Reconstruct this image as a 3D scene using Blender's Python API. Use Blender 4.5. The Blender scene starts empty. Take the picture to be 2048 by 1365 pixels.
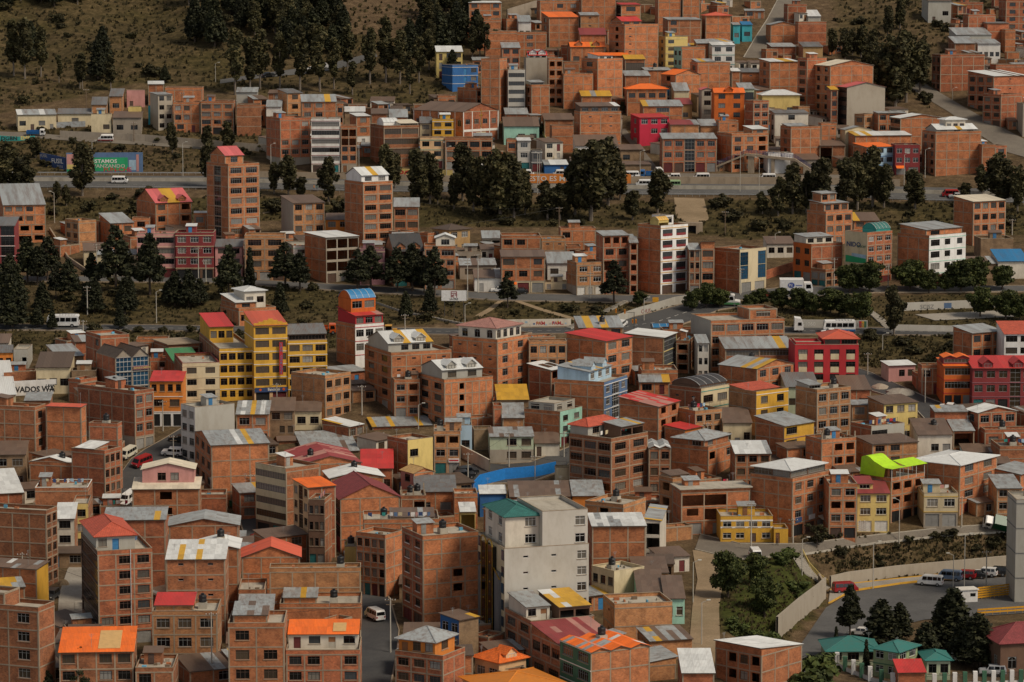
import bpy, math, random
import numpy as np
from mathutils import Matrix, Vector
D = math.radians
# ------------------------------------------------------------------ camera, sky, sun, exposure
SC = bpy.context.scene
PITCH, FPX, CAMZ = D(7.0), 6000.0, 120.0
cam = bpy.data.cameras.new('camera'); cam_ob = bpy.data.objects.new('camera', cam)
SC.collection.objects.link(cam_ob); SC.camera = cam_ob
cam_ob.location = (0, 0, CAMZ); cam_ob.rotation_euler = (D(90) - PITCH, 0, 0)
cam.sensor_width = 36; cam.lens = 36 * FPX / 2048; cam.clip_start = 1; cam.clip_end = 5000
SUN_EL, SUN_AZ = D(48), D(122)          # azimuth of the light's origin, clockwise from +y
wd = bpy.data.worlds.new('World'); SC.world = wd; wd.use_nodes = True
_n = wd.node_tree.nodes; _sky = _n.new('ShaderNodeTexSky'); _sky.sky_type = 'NISHITA'; _sky.sun_disc = False
_sky.sun_elevation = SUN_EL; _sky.sun_rotation = SUN_AZ; _sky.air_density = 0.6; _sky.dust_density = 9.0; _sky.ozone_density = 0.0
_sky.altitude = 3600
_hs = _n.new('ShaderNodeHueSaturation'); _hs.inputs['Saturation'].default_value = 0.22   # an overcast, nearly grey sky
wd.node_tree.links.new(_sky.outputs[0], _hs.inputs['Color'])
wd.node_tree.links.new(_hs.outputs[0], _n['Background'].inputs[0]); _n['Background'].inputs[1].default_value = 0.072
sun = bpy.data.lights.new('sun', 'SUN'); sun.energy = 1.45; sun.angle = D(17); sun.color = (1.0, 0.87, 0.70)
sun_ob = bpy.data.objects.new('sun', sun); SC.collection.objects.link(sun_ob)
_sd = Vector((math.sin(SUN_AZ) * math.cos(SUN_EL), math.cos(SUN_AZ) * math.cos(SUN_EL), math.sin(SUN_EL)))
sun_ob.rotation_euler = _sd.to_track_quat('Z', 'Y').to_euler()
SC.view_settings.view_transform = 'Standard'; SC.view_settings.look = 'None'
SC.view_settings.exposure = 1.0; SC.view_settings.gamma = 1.0
SC.render.engine = 'CYCLES'; SC.cycles.max_bounces = 5; SC.cycles.diffuse_bounces = 3; SC.cycles.glossy_bounces = 2
SC.cycles.transmission_bounces = 2; SC.cycles.transparent_max_bounces = 4

# ------------------------------------------------------------------ terrain as a function, pixels to ground
_TY = [150, 300, 455, 480, 575, 650, 740, 810, 910, 1020, 1080, 1200, 1400, 1900]
_TZ = [-122, -116, -112, -109.8, -107.2, -92.7, -80.6, -71.7, -53.3, -25.6, -9.2, 28, 95, 250]
_ty = np.arange(100, 1900, 1.0); _tz = np.interp(_ty, _TY, _TZ) + CAMZ
_k = np.exp(-0.5 * (np.arange(-24, 25) / 7.0) ** 2); _k /= _k.sum()
_tz = np.convolve(np.pad(_tz, 24, mode='edge'), _k, mode='valid')
CP, SP = math.cos(PITCH), math.sin(PITCH)
def pdir(u, v):
    a, b = (u - 1024) / FPX, -(v - 682.5) / FPX
    return np.array([a, CP + b * SP, -SP + b * CP])
def on_plane(u, v, z):
    d = pdir(u, v); t = (z - CAMZ) / d[2]
    return d[0] * t, d[1] * t
ZLOW = CAMZ - 114.5
LOWPOLY = [on_plane(u, v, ZLOW) for u, v in [(1585, 1285), (1655, 1205), (1648, 1178), (1700, 1168), (1800, 1155), (2000, 1136), (2400, 1120), (2500, 1520), (1560, 1520), (1545, 1330)]]
def _lowdist(x, y):
    x = np.asarray(x, float); y = np.asarray(y, float)
    best = np.full(x.shape, 1e9); inside = np.zeros(x.shape, bool); n = len(LOWPOLY)
    for i in range(n):
        ax, ay = LOWPOLY[i]; bx, by = LOWPOLY[(i + 1) % n]
        dx, dy = bx - ax, by - ay
        t = np.clip(((x - ax) * dx + (y - ay) * dy) / (dx * dx + dy * dy), 0, 1)
        best = np.minimum(best, np.hypot(x - ax - t * dx, y - ay - t * dy))
        c = ((ay > y) != (by > y)) & (x < (bx - ax) * (y - ay) / (by - ay + 1e-12) + ax)
        inside ^= c
    return np.where(inside, -best, best)
def _ss(x, a, b):
    t = np.clip((x - a) / (b - a), 0, 1); return t * t * (3 - 2 * t)
def H(x, y):
    x = np.asarray(x, float); y = np.asarray(y, float)
    z = np.interp(y, _ty, _tz)
    m = (y < 585) & (x > 25)
    if np.any(m):
        dd = np.where(m, _lowdist(x, y), 99.0)
        z = ZLOW + (z - ZLOW) * _ss(dd, 0.3, 8.5)
    r = x / y
    left = _ss(-r, 0.03, 0.07) * _ss(y, 965, 1030); right = _ss(r, 0.105, 0.13) * _ss(y, 960, 1040) * 0.5
    A = left + right
    if np.any(A > 0):
        g = np.sin(x * .055 + np.sin(y * .021) * 2.2) * 2.2 + np.sin(x * .13 + y * .05) * 1.0 + np.sin(x * .31 - y * .17) * .35 + np.sin(x * .23 + y * .33) * .3
        z = z + A * g
    return z
_ts = np.concatenate([np.arange(380, 1300, 6.0), np.arange(1300, 1890, 20.0)])
def G(u, v):
    """pixel -> ground point"""
    d = pdir(u, v); y = _ts; ax, az = d[0] / d[1], d[2] / d[1]
    for rnd_ in range(2):
        g = CAMZ + y * az - H(y * ax, y); i = int(np.argmax(g < 0))
        if i == 0: i = len(y) - 1
        if rnd_ == 0: y = np.linspace(y[i - 1], y[i], 9)
    a, b = g[i - 1], g[i]; t = a / (a - b + 1e-9)
    yy = y[i - 1] + t * (y[i] - y[i - 1])
    return np.array([yy * d[0] / d[1], yy, CAMZ + yy * d[2] / d[1]])
def proj(p):
    x, y, z = p[0], p[1], p[2] - CAMZ
    dep = y * CP - z * SP; up = y * SP + z * CP
    return 1024 + FPX * x / dep, 682.5 - FPX * up / dep
def scale_at(p): return FPX / (p[1] * CP - (p[2] - CAMZ) * SP)

# ------------------------------------------------------------------ materials
MATS = {}
def _new(key):
    m = bpy.data.materials.new(key); m.use_nodes = True; MATS[key] = m
    nt = m.node_tree; return m, nt, nt.nodes, nt.links, nt.nodes['Principled BSDF']
def _rgb(c): return (c[0], c[1], c[2], 1)
def _ramp(N, stops):
    r = N.new('ShaderNodeValToRGB'); e = r.color_ramp.elements
    while len(e) < len(stops): e.new(0.5)
    for i, (p, c) in enumerate(stops): e[i].position = p; e[i].color = _rgb(c)
    return r
def _mix(N, L, a, b, fac, mode='MIX'):
    m = N.new('ShaderNodeMix'); m.data_type = 'RGBA'; m.blend_type = mode
    def put(sock, v):
        if isinstance(v, bpy.types.NodeSocket): L.new(v, sock)
        elif isinstance(v, (int, float)): sock.default_value = v
        else: sock.default_value = _rgb(v)
    put(m.inputs[0], fac); put(m.inputs[6], a); put(m.inputs[7], b)
    return m.outputs[2]
def _noise(N, L, vec, scale, detail=3, rough=.6):
    n = N.new('ShaderNodeTexNoise'); n.inputs['Scale'].default_value = scale; n.inputs['Detail'].default_value = detail
    n.inputs['Roughness'].default_value = rough
    if vec is not None: L.new(vec, n.inputs['Vector'])
    return n.outputs['Fac']
def _objrand(N, L, lo, hi):
    oi = N.new('ShaderNodeObjectInfo'); mr = N.new('ShaderNodeMapRange'); L.new(oi.outputs['Random'], mr.inputs[0])
    mr.inputs[3].default_value = lo; mr.inputs[4].default_value = hi; return mr.outputs[0]
def _scalecol(N, L, col, fac):
    v = N.new('ShaderNodeHueSaturation'); L.new(col, v.inputs['Color']); L.new(fac, v.inputs['Value']); return v.outputs[0]
def _bump(N, L, B, h, strength, dist=.02):
    b = N.new('ShaderNodeBump'); b.inputs['Strength'].default_value = strength; b.inputs['Distance'].default_value = dist
    L.new(h, b.inputs['Height']); L.new(b.outputs[0], B.inputs['Normal'])
def brick_mat(key, c1, c2, mortar):
    m, nt, N, L, B = _new(key)
    tc = N.new('ShaderNodeTexCoord'); uv = tc.outputs['UV']
    br = N.new('ShaderNodeTexBrick'); L.new(uv, br.inputs['Vector'])
    br.inputs['Color1'].default_value = _rgb(c1); br.inputs['Color2'].default_value = _rgb(c2); br.inputs['Mortar'].default_value = _rgb(mortar)
    br.inputs['Scale'].default_value = 1; br.inputs['Mortar Size'].default_value = .014; br.inputs['Mortar Smooth'].default_value = .3
    br.inputs['Brick Width'].default_value = .34; br.inputs['Row Height'].default_value = .20; br.inputs['Bias'].default_value = -.1
    st = _noise(N, L, uv, .45, 8, .72)
    r1 = _ramp(N, [(.30, (.44, .41, .40)), (.52, (.95, .95, .95)), (.74, (1.22, 1.18, 1.14))]); L.new(st, r1.inputs[0])
    c = _mix(N, L, br.outputs['Color'], r1.outputs[0], 1.0, 'MULTIPLY')
    # vertical streaks and pale efflorescence
    mp = N.new('ShaderNodeMapping'); L.new(uv, mp.inputs['Vector']); mp.inputs['Scale'].default_value = (1.6, .12, 1)
    s2 = _noise(N, L, mp.outputs[0], 1.3, 4, .7)
    r2 = _ramp(N, [(.55, (0, 0, 0)), (.75, (1, 1, 1))]); L.new(s2, r2.inputs[0])
    k = N.new('ShaderNodeMath'); k.operation = 'MULTIPLY'; L.new(r2.outputs[0], k.inputs[0]); k.inputs[1].default_value = .38
    c = _mix(N, L, c, (.17, .12, .09), k.outputs[0])
    s3 = _noise(N, L, uv, 2.3, 3, .8); r3 = _ramp(N, [(.60, (0, 0, 0)), (.80, (.5, .5, .5))]); L.new(s3, r3.inputs[0])
    c = _mix(N, L, c, (.40, .21, .12), r3.outputs[0])
    c = _scalecol(N, L, c, _objrand(N, L, .78, 1.14))
    L.new(c, B.inputs['Base Color']); B.inputs['Roughness'].default_value = .95
    _bump(N, L, B, br.outputs['Fac'], -.5, .012)
    return m
def plaster_mat(key, c, stain=.5, rough=.9):
    m, nt, N, L, B = _new(key)
    tc = N.new('ShaderNodeTexCoord'); uv = tc.outputs['UV']
    mp = N.new('ShaderNodeMapping'); L.new(uv, mp.inputs['Vector']); mp.inputs['Scale'].default_value = (.7, .26, 1)
    s = _noise(N, L, mp.outputs[0], .6, 7, .7); lo = 1 - stain * .62
    r = _ramp(N, [(.28, (lo, lo * .97, lo * .93)), (.55, (1, 1, 1))]); L.new(s, r.inputs[0])
    c2 = _mix(N, L, c, r.outputs[0], 1.0, 'MULTIPLY')
    s2 = _noise(N, L, uv, 3.1, 5, .75); r2 = _ramp(N, [(.62, (0, 0, 0)), (.75, (stain * .55,) * 3)]); L.new(s2, r2.inputs[0])
    c2 = _mix(N, L, c2, (.23, .19, .15), r2.outputs[0])
    c2 = _scalecol(N, L, c2, _objrand(N, L, .9, 1.06))
    L.new(c2, B.inputs['Base Color']); B.inputs['Roughness'].default_value = rough
    _bump(N, L, B, s2, .25, .01)
    return m
def sheet_mat(key, c, rust=.3, rough=.55, metal=0.0):
    m, nt, N, L, B = _new(key)
    tc = N.new('ShaderNodeTexCoord'); ob = tc.outputs['Object']
    oi = N.new('ShaderNodeObjectInfo'); va = N.new('ShaderNodeVectorMath'); L.new(ob, va.inputs[0]); L.new(oi.outputs['Location'], va.inputs[1])
    s = _noise(N, L, va.outputs[0], 1.3, 5, .7)
    r = _ramp(N, [(.45, (0, 0, 0)), (.72, (rust,) * 3)]); L.new(s, r.inputs[0])
    c2 = _mix(N, L, c, (.13, .075, .05), r.outputs[0])
    c2 = _scalecol(N, L, c2, _objrand(N, L, .86, 1.10))
    L.new(c2, B.inputs['Base Color']); B.inputs['Roughness'].default_value = rough; B.inputs['Metallic'].default_value = metal
    return m
def tile_mat(key, c):
    m, nt, N, L, B = _new(key)
    tc = N.new('ShaderNodeTexCoord'); uv = tc.outputs['UV']
    br = N.new('ShaderNodeTexBrick'); L.new(uv, br.inputs['Vector']); br.offset = 0.0
    br.inputs['Color1'].default_value = _rgb(c); br.inputs['Color2'].default_value = _rgb([k * .78 for k in c]); br.inputs['Mortar'].default_value = _rgb([k * .45 for k in c])
    br.inputs['Scale'].default_value = 1; br.inputs['Brick Width'].default_value = .30; br.inputs['Row Height'].default_value = .36
    br.inputs['Mortar Size'].default_value = .03; br.inputs['Mortar Smooth'].default_value = .8
    s = _noise(N, L, uv, .8, 5, .7); r = _ramp(N, [(.3, (.72, .72, .72)), (.6, (1.05, 1.05, 1.05))]); L.new(s, r.inputs[0])
    c2 = _mix(N, L, br.outputs['Color'], r.outputs[0], 1.0, 'MULTIPLY')
    L.new(c2, B.inputs['Base Color']); B.inputs['Roughness'].default_value = .7
    _bump(N, L, B, br.outputs['Fac'], -.8, .03)
    return m
def plain_mat(key, c, rough=.6, metal=0.0, var=.0, spec=.5):
    m, nt, N, L, B = _new(key)
    B.inputs['Base Color'].default_value = _rgb(c); B.inputs['Roughness'].default_value = rough; B.inputs['Metallic'].default_value = metal
    B.inputs['Specular IOR Level'].default_value = spec
    tc = N.new('ShaderNodeTexCoord'); s = _noise(N, L, tc.outputs['Object'], 1.7, 4, .7)
    r = _ramp(N, [(.3, (.82, .81, .79)), (.65, (1.04, 1.04, 1.04))]); L.new(s, r.inputs[0])
    c2 = _mix(N, L, c, r.outputs[0], 1.0, 'MULTIPLY')
    if var: c2 = _scalecol(N, L, c2, _objrand(N, L, 1 - var, 1 + var))
    L.new(c2, B.inputs['Base Color'])
    return m
def glass_mat(key, c, rough=.08, curtain=None):
    m, nt, N, L, B = _new(key)
    col = None
    if curtain:
        tc = N.new('ShaderNodeTexCoord'); w = N.new('ShaderNodeTexWave'); L.new(tc.outputs['Object'], w.inputs['Vector'])
        w.inputs['Scale'].default_value = 3.2; w.inputs['Distortion'].default_value = 2.5
        col = _mix(N, L, [k * .45 for k in curtain], curtain, w.outputs['Fac'])
        col = _scalecol(N, L, col, _objrand(N, L, .45, 1.1))
    else:
        tc = N.new('ShaderNodeTexCoord'); s = _noise(N, L, tc.outputs['Object'], .9, 2)
        col = _mix(N, L, [k * .6 for k in c], [k * 1.4 for k in c], s); col = _scalecol(N, L, col, _objrand(N, L, .5, 1.5))
    L.new(col, B.inputs['Base Color']); B.inputs['Roughness'].default_value = rough; B.inputs['IOR'].default_value = 1.5
    return m
COL = dict(cream=(.58, .48, .30), white=(.66, .63, .57), yellow=(.60, .33, .035), ltyellow=(.62, .47, .16), orange=(.62, .20, .03), peach=(.66, .42, .22),
           pink=(.52, .25, .22), red=(.46, .025, .03), crimson=(.50, .02, .05), maroon=(.22, .03, .03), blue=(.03, .13, .34), steelblue=(.10, .17, .30),
           ltblue=(.36, .50, .60), mint=(.32, .56, .44), teal=(.03, .28, .25), turq=(.05, .36, .42), grey=(.36, .34, .29), dgrey=(.14, .14, .14), ltgrey=(.47, .44, .38),
           purple=(.28, .13, .15), ochre=(.36, .22, .09), green=(.30, .38, .20), pgreen=(.42, .47, .32), black=(.015, .015, .016), brown=(.14, .075, .045), gold=(.5, .32, .05),
           concrete=(.36, .31, .24), pale=(.60, .54, .44), dkgreen=(.05, .14, .08), stone=(.30, .25, .19), dorange=(.55, .12, .015), white2=(.72, .70, .66))
for k, c in COL.items(): plaster_mat(k, c, .55 if k not in ('red', 'crimson', 'black', 'maroon', 'concrete', 'grey', 'ltgrey') else .32)
brick_mat('brick_orange', (.53, .178, .062), (.36, .108, .036), (.36, .21, .12))
brick_mat('brick_red', (.47, .136, .052), (.30, .078, .030), (.33, .18, .105))
brick_mat('brick_brown', (.41, .145, .055), (.25, .082, .031), (.28, .165, .098))
brick_mat('brick_tan', (.53, .235, .086), (.39, .152, .054), (.37, .25, .15))
brick_mat('adobe', (.29, .19, .105), (.24, .15, .08), (.23, .155, .09))
plaster_mat('band', (.33, .255, .175), .7)
plaster_mat('trim_white', (.70, .67, .61), .35); plaster_mat('slab', (.40, .36, .29), .7)
SHEET = dict(grey=(.30, .32, .32), white=(.62, .63, .61), rust=(.145, .098, .070), red=(.50, .035, .03), orange=(.80, .155, .015), maroon=(.26, .045, .045),
             teal=(.03, .16, .14), green=(.05, .20, .08), yellow=(.55, .31, .03), cream=(.62, .55, .42), tan=(.58, .36, .14), dark=(.035, .035, .036), blue=(.02, .17, .36),
             lime=(.42, .72, .01), brown=(.098, .068, .048), faded=(.42, .20, .16), dgrey=(.15, .155, .155), amber=(.60, .20, .02), redo=(.55, .10, .05), pinkred=(.55, .12, .12))
for k, c in SHEET.items():
    sheet_mat('sheet_' + k, c, .75 if k in ('grey', 'rust', 'dgrey') else .25); tile_mat('tile_' + k, c)
FRAMES = dict(dk=(.05, .045, .04), br=(.10, .06, .04), gy=(.24, .24, .23), wh=(.62, .61, .58))
for k, c in FRAMES.items(): plain_mat('frame_' + k, c, .6)
glass_mat('glass_dark', (.006, .0065, .007), .06); glass_mat('glass_blue', (.015, .05, .09), .05); glass_mat('glass_grey', (.04, .045, .048), .08)
glass_mat('glass_curtain', None, .25, (.24, .215, .175)); glass_mat('glass_curtain_brown', None, .25, (.11, .08, .05)); glass_mat('glass_curtain_white', None, .25, (.40, .38, .34))
glass_mat('glass_brown', (.035, .024, .014), .07)
for k, c in dict(grey=(.26, .25, .23), brown=(.085, .05, .035), maroon=(.13, .02, .02), teal=(.02, .15, .15), black=(.012, .012, .012), white=(.55, .53, .48), blue=(.03, .16, .34), wood=(.22, .09, .03), ltblue=(.10, .33, .48)).items():
    plain_mat('door_' + k, c, .6, var=.2)
plain_mat('tank_black', (.012, .012, .013), .45); plain_mat('metal_grey', (.33, .33, .32), .45, .3); plain_mat('pole_concrete', (.42, .39, .33), .9)
plain_mat('pole_wood', (.16, .11, .07), .9); plain_mat('tyre', (.012, .012, .012), .9); plain_mat('rim', (.4, .4, .4), .35, .6)
plain_mat('lamp_glass', (.6, .58, .5), .3); plain_mat('lamp_white', (.75, .75, .72), .25); plain_mat('lamp_red', (.35, .01, .01), .25); plain_mat('wire', (.02, .02, .02), .8)
for k, c in dict(white=(.74, .73, .70), red=(.30, .012, .015), dark=(.02, .022, .024), blue=(.03, .13, .33), silver=(.40, .41, .42), green=(.10, .30, .12), ltgreen=(.28, .42, .22), yellow=(.62, .30, .02), orange=(.60, .10, .02), cream=(.62, .58, .46), steel=(.12, .17, .25), dkgreen=(.01, .08, .035)).items():
    plain_mat('paint_' + k, c, .28, spec=.6)

# ------------------------------------------------------------------ mesh helpers
COLL = SC.collection
class MB:
    def __init__(self): self.v = []; self.f = []; self.m = []
    def quad(self, a, b, c, d, mi=0):
        n = len(self.v); self.v += [a, b, c, d]; self.f.append((n, n + 1, n + 2, n + 3)); self.m.append(mi)
    def poly(self, pts, mi=0):
        n = len(self.v); self.v += list(pts); self.f.append(tuple(range(n, n + len(pts)))); self.m.append(mi)
    def box(self, x0, x1, y0, y1, z0, z1, mi=0):
        n = len(self.v)
        self.v += [(x0, y0, z0), (x1, y0, z0), (x1, y1, z0), (x0, y1, z0), (x0, y0, z1), (x1, y0, z1), (x1, y1, z1), (x0, y1, z1)]
        for q in ((0, 3, 2, 1), (4, 5, 6, 7), (0, 1, 5, 4), (1, 2, 6, 5), (2, 3, 7, 6), (3, 0, 4, 7)):
            self.f.append(tuple(n + i for i in q)); self.m.append(mi)
    def slab(self, pts, nrm, t, mi=0):
        """polygon with thickness t downward along nrm"""
        k = len(pts); n = len(self.v)
        lo = [(p[0] - nrm[0] * t, p[1] - nrm[1] * t, p[2] - nrm[2] * t) for p in pts]
        self.v += list(pts) + lo
        self.f.append(tuple(range(n, n + k))); self.f.append(tuple(range(n + 2 * k - 1, n + k - 1, -1))); self.m += [mi, mi]
        for i in range(k):
            j = (i + 1) % k; self.f.append((n + i, n + k + i, n + k + j, n + j)); self.m.append(mi)
    def tube(self, p, q, r0, r1=None, seg=6, mi=0, cap=True):
        r1 = r0 if r1 is None else r1
        p, q = Vector(p), Vector(q); d = (q - p)
        if d.length < 1e-6: return
        d.normalize(); a = d.orthogonal().normalized(); b = d.cross(a); n = len(self.v)
        for i in range(seg):
            t = 2 * math.pi * i / seg; o = a * math.cos(t) + b * math.sin(t)
            self.v.append(tuple(p + o * r0)); self.v.append(tuple(q + o * r1))
        for i in range(seg):
            j = (i + 1) % seg; self.f.append((n + 2 * i, n + 2 * j, n + 2 * j + 1, n + 2 * i + 1)); self.m.append(mi)
        if cap:
            self.f.append(tuple(n + 2 * i for i in range(seg - 1, -1, -1))); self.f.append(tuple(n + 2 * i + 1 for i in range(seg))); self.m += [mi, mi]
    def mesh(self, name, mats, uv=True, off=(0, 0)):
        me = bpy.data.meshes.new(name); me.from_pydata(self.v, [], self.f)
        for k in (mats if isinstance(mats, (list, tuple)) else [mats]): me.materials.append(MATS[k])
        if any(self.m): me.polygons.foreach_set('material_index', self.m)
        if uv and self.f:
            co = np.array(self.v, float); nl = len(me.loops); ul = np.empty((nl, 2)); i = 0
            nr = np.empty(len(self.f) * 3); me.polygons.foreach_get('normal', nr); nr = nr.reshape(-1, 3)
            lens = np.array([len(f) for f in self.f]); vi = np.concatenate([np.array(f) for f in self.f]); pi = np.repeat(np.arange(len(self.f)), lens)
            t = np.stack([-nr[:, 1], nr[:, 0], np.zeros(len(nr))], 1); ln = np.hypot(t[:, 0], t[:, 1]); bad = ln < .05
            t[bad] = (1, 0, 0); ln[bad] = 1; t /= ln[:, None]; b = np.cross(nr, t)
            P = co[vi]; ul[:, 0] = (P * t[pi]).sum(1) + off[0]; ul[:, 1] = (P * b[pi]).sum(1) + off[1]
            me.uv_layers.new(name='UVMap').data.foreach_set('uv', ul.ravel())
        return me
def ob(name, me, parent=None, M=None):
    o = bpy.data.objects.new(name, me); COLL.objects.link(o)
    if parent is not None: o.parent = parent
    if M is not None: o.matrix_basis = M
    return o
def tag(o, label, cat, group=None, kind=None):
    if label: o['label'] = label
    if cat: o['category'] = cat
    if group: o['group'] = group
    if kind: o['kind'] = kind
    return o
def T(x, y, z): return Matrix.Translation((x, y, z))
def RZ(a): return Matrix.Rotation(a, 4, 'Z')
def children_of(o): return o.children
def copy_tree(o, M, label=None, group=None):
    r = o.copy(); COLL.objects.link(r); r.matrix_basis = M
    if label: r['label'] = label
    if group: r['group'] = group
    for c in o.children:
        k = c.copy(); COLL.objects.link(k); k.parent = r
        for g in c.children:
            q = g.copy(); COLL.objects.link(q); q.parent = k
    return r

# ------------------------------------------------------------------ building kit
MESH = {}
def window_meshes(w, h, style, frame):
    """(frame mesh, pane meshes by glass, sill mesh), w and h in metres"""
    key = (round(w, 1), round(h, 1), style, frame)
    if key in MESH: return MESH[key]
    w, h = key[0], key[1]; m = MB(); t = .065
    m.box(-w / 2, -w / 2 + t, 0, .07, 0, h); m.box(w / 2 - t, w / 2, 0, .07, 0, h)
    m.box(-w / 2 + t, w / 2 - t, 0, .07, 0, t); m.box(-w / 2 + t, w / 2 - t, 0, .07, h - t, h)
    nv = max(1, int(round(w / (.75 if style != 'g' else 1.0)))) - 1
    for i in range(nv):
        x = -w / 2 + w * (i + 1) / (nv + 1); m.box(x - .025, x + .025, .005, .06, t, h - t)
    if h > 1.0 and style != 'p': m.box(-w / 2 + t, w / 2 - t, .008, .055, h * .7 - .02, h * .7 + .025)
    if style == 'g':
        k = int(h / 1.0)
        for i in range(1, k): m.box(-w / 2 + t, w / 2 - t, .008, .055, h * i / k - .02, h * i / k + .02)
    if style == 'a':
        m.poly([(-w / 2, -.012, h), (-w / 2, -.012, h * .68), (-w * .36, -.012, h * .86), (0, -.012, h)]); m.poly([(w / 2, -.012, h), (0, -.012, h), (w * .36, -.012, h * .86), (w / 2, -.012, h * .68)])
    fm = m.mesh('window', 'frame_' + frame, uv=False)
    MESH[key] = fm
    return fm
def pane_mesh(w, h, glass):
    key = ('pane', round(w, 1), round(h, 1), glass)
    if key not in MESH:
        w, h = key[1], key[2]; m = MB(); m.quad((-w / 2 + .03, .045, .03), (w / 2 - .03, .045, .03), (w / 2 - .03, .045, h - .03), (-w / 2 + .03, .045, h - .03))
        MESH[key] = m.mesh('pane', glass, uv=False)
    return MESH[key]
def sill_mesh(w, mat):
    key = ('sill', round(w, 1), mat)
    if key not in MESH:
        w = key[1]; m = MB(); m.box(-w / 2 - .1, w / 2 + .1, -.19, .0, -.10, -.012); MESH[key] = m.mesh('sill', mat)
    return MESH[key]
def shutter_mesh(w, h, mat):
    key = ('shutter', round(w, 1), round(h, 1), mat)
    if key not in MESH:
        w, h = key[1], key[2]; m = MB(); n = max(4, int(h / .22))
        for i in range(n):
            z0 = h * i / n; z1 = h * (i + 1) / n
            m.quad((-w / 2, .03, z0), (w / 2, .03, z0), (w / 2, .0, z1 - .02), (-w / 2, .0, z1 - .02)); m.quad((-w / 2, .0, z1 - .02), (w / 2, .0, z1 - .02), (w / 2, .03, z1), (-w / 2, .03, z1))
        if w > 1.8:
            for x in (-w / 2, 0, w / 2): m.box(x - .04, x + .04, -.02, .04, 0, h)
        MESH[key] = m.mesh('shutter', mat)
    return MESH[key]
def door_mesh(w, h, mat):
    key = ('door', round(w, 1), round(h, 1), mat)
    if key not in MESH:
        w, h = key[1], key[2]; m = MB(); m.box(-w / 2, w / 2, 0, .05, 0, h)
        for z0, z1 in ((.15, h * .45), (h * .52, h - .15)): m.box(-w / 2 + .12, w / 2 - .12, -.025, .0, z0, z1)
        MESH[key] = m.mesh('door', mat)
    return MESH[key]
def sheet_mesh(mat):
    key = ('sheet', mat)
    if key not in MESH:
        m = MB(); n = 10; xs = [i / n for i in range(n + 1)]; zs = [.018 if i % 2 else -.012 for i in range(n + 1)]
        m.v = [(x, 0, z) for x, z in zip(xs, zs)] + [(x, 1.02, z + .004) for x, z in zip(xs, zs)]
        m.f = [(i, i + 1, n + 2 + i, n + 1 + i) for i in range(n)]; m.m = [0] * n
        MESH[key] = m.mesh('roof_sheet', mat)
    return MESH[key]
def parse(s):
    out = []; i = 0
    while i < len(s):
        c = s[i]; i += 1; k = ''
        while i < len(s) and s[i].isdigit(): k += s[i]; i += 1
        out += [c] * (int(k) if k else 1)
    return out
BRICKY = ('brick_orange', 'brick_red', 'brick_brown', 'brick_tan')
RNG = random.Random(7)
def place(uL, uC, uR, vt, vb, yaw=None, d=None, w=None):
    C = G(uC, vb); s = scale_at(C); dep = FPX / s
    dr = pdir(uC, vt); h = CAMZ + C[1] * dr[2] / dr[1] - C[2]
    a, b = max(uR - uC, 0) / s, max(uC - uL, 0) / s
    base = 6.0 if h < 4 else 9.0
    if yaw is not None: th = D(yaw)
    elif b * s < 9: th = math.asin(min(.9, b / (d or base))) if b > 0 else 0.0
    elif a * s < 16: th = math.acos(min(.95, a / (w or base)))
    else: th = min(max(math.atan2(b, a), D(12)), D(78))
    ct, st = math.cos(th), math.sin(th); kR, kL = (uR - 1024) / FPX, (uL - 1024) / FPX
    W = (kR * dep - C[0]) / (ct - kR * st * CP) if uR > uC else (w or base)
    Dd = (kL * dep - C[0]) / (-st - kL * ct * CP) if (uC - uL) > 8 and st > .05 else (d or base)
    return dict(C=C, th=th, w=max(W, .8), d=max(min(Dd, 32), 2.5), h=h, s=s, hidden=not ((uC - uL) > 8 and st > .05))
def corners(p, mg=.2):
    key = (p['C'][0], p['C'][1], p['w'], p['d'], mg)
    if p.get('_k') == key: return p['_c']
    p['_k'] = key; p['_c'] = _corners(p, mg); return p['_c']
def _corners(p, mg):
    c, t = p['C'], p['th']; e = np.array([math.cos(t), math.sin(t)]); n = np.array([-math.sin(t), math.cos(t)])
    o = c[:2]; return np.array([o + e * mg + n * mg, o + e * (p['w'] - mg) + n * mg, o + e * (p['w'] - mg) + n * (p['d'] - mg), o + e * mg + n * (p['d'] - mg)]), e, n
def hit(p, q):
    A, e1, n1 = corners(p); B, e2, n2 = corners(q)
    for ax in (e1, n1, e2, n2):
        a, b = A @ ax, B @ ax
        if a.max() <= b.min() or b.max() <= a.min(): return False
    return True
BLD = []
def b(uL, uC, uR, vt, vb, label, **k):
    BLD.append(dict(px=(uL, uC, uR, vt, vb), label=label, k=k))
def solve():
    done = []
    for i, bd in enumerate(BLD):
        k = bd['k']; bd['p'] = place(*bd['px'], k.get('yaw'), k.get('d'), k.get('w')); bd['i'] = i
    for bd in sorted(BLD, key=lambda q: q['p']['C'][1]):
        px = list(bd['px']); k = bd['k']; p = bd['p']; dd = k.get('d')
        for it in range(60):
            if not any(abs(p['C'][0] - q['C'][0]) < 60 and abs(p['C'][1] - q['C'][1]) < 60 and hit(p, q) for q in done): break
            if p['hidden'] and p['d'] > 4.6:
                dd = p['d'] - 1.0
            else: px[4] -= 1.5
            if px[4] - px[3] < 6: break
            p = place(*px, k.get('yaw'), dd, k.get('w'))
        bd['p'] = p; bd['px2'] = px; bd['dd'] = dd; bd['moved'] = bd['px'][4] - px[4]; done.append(p)
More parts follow.
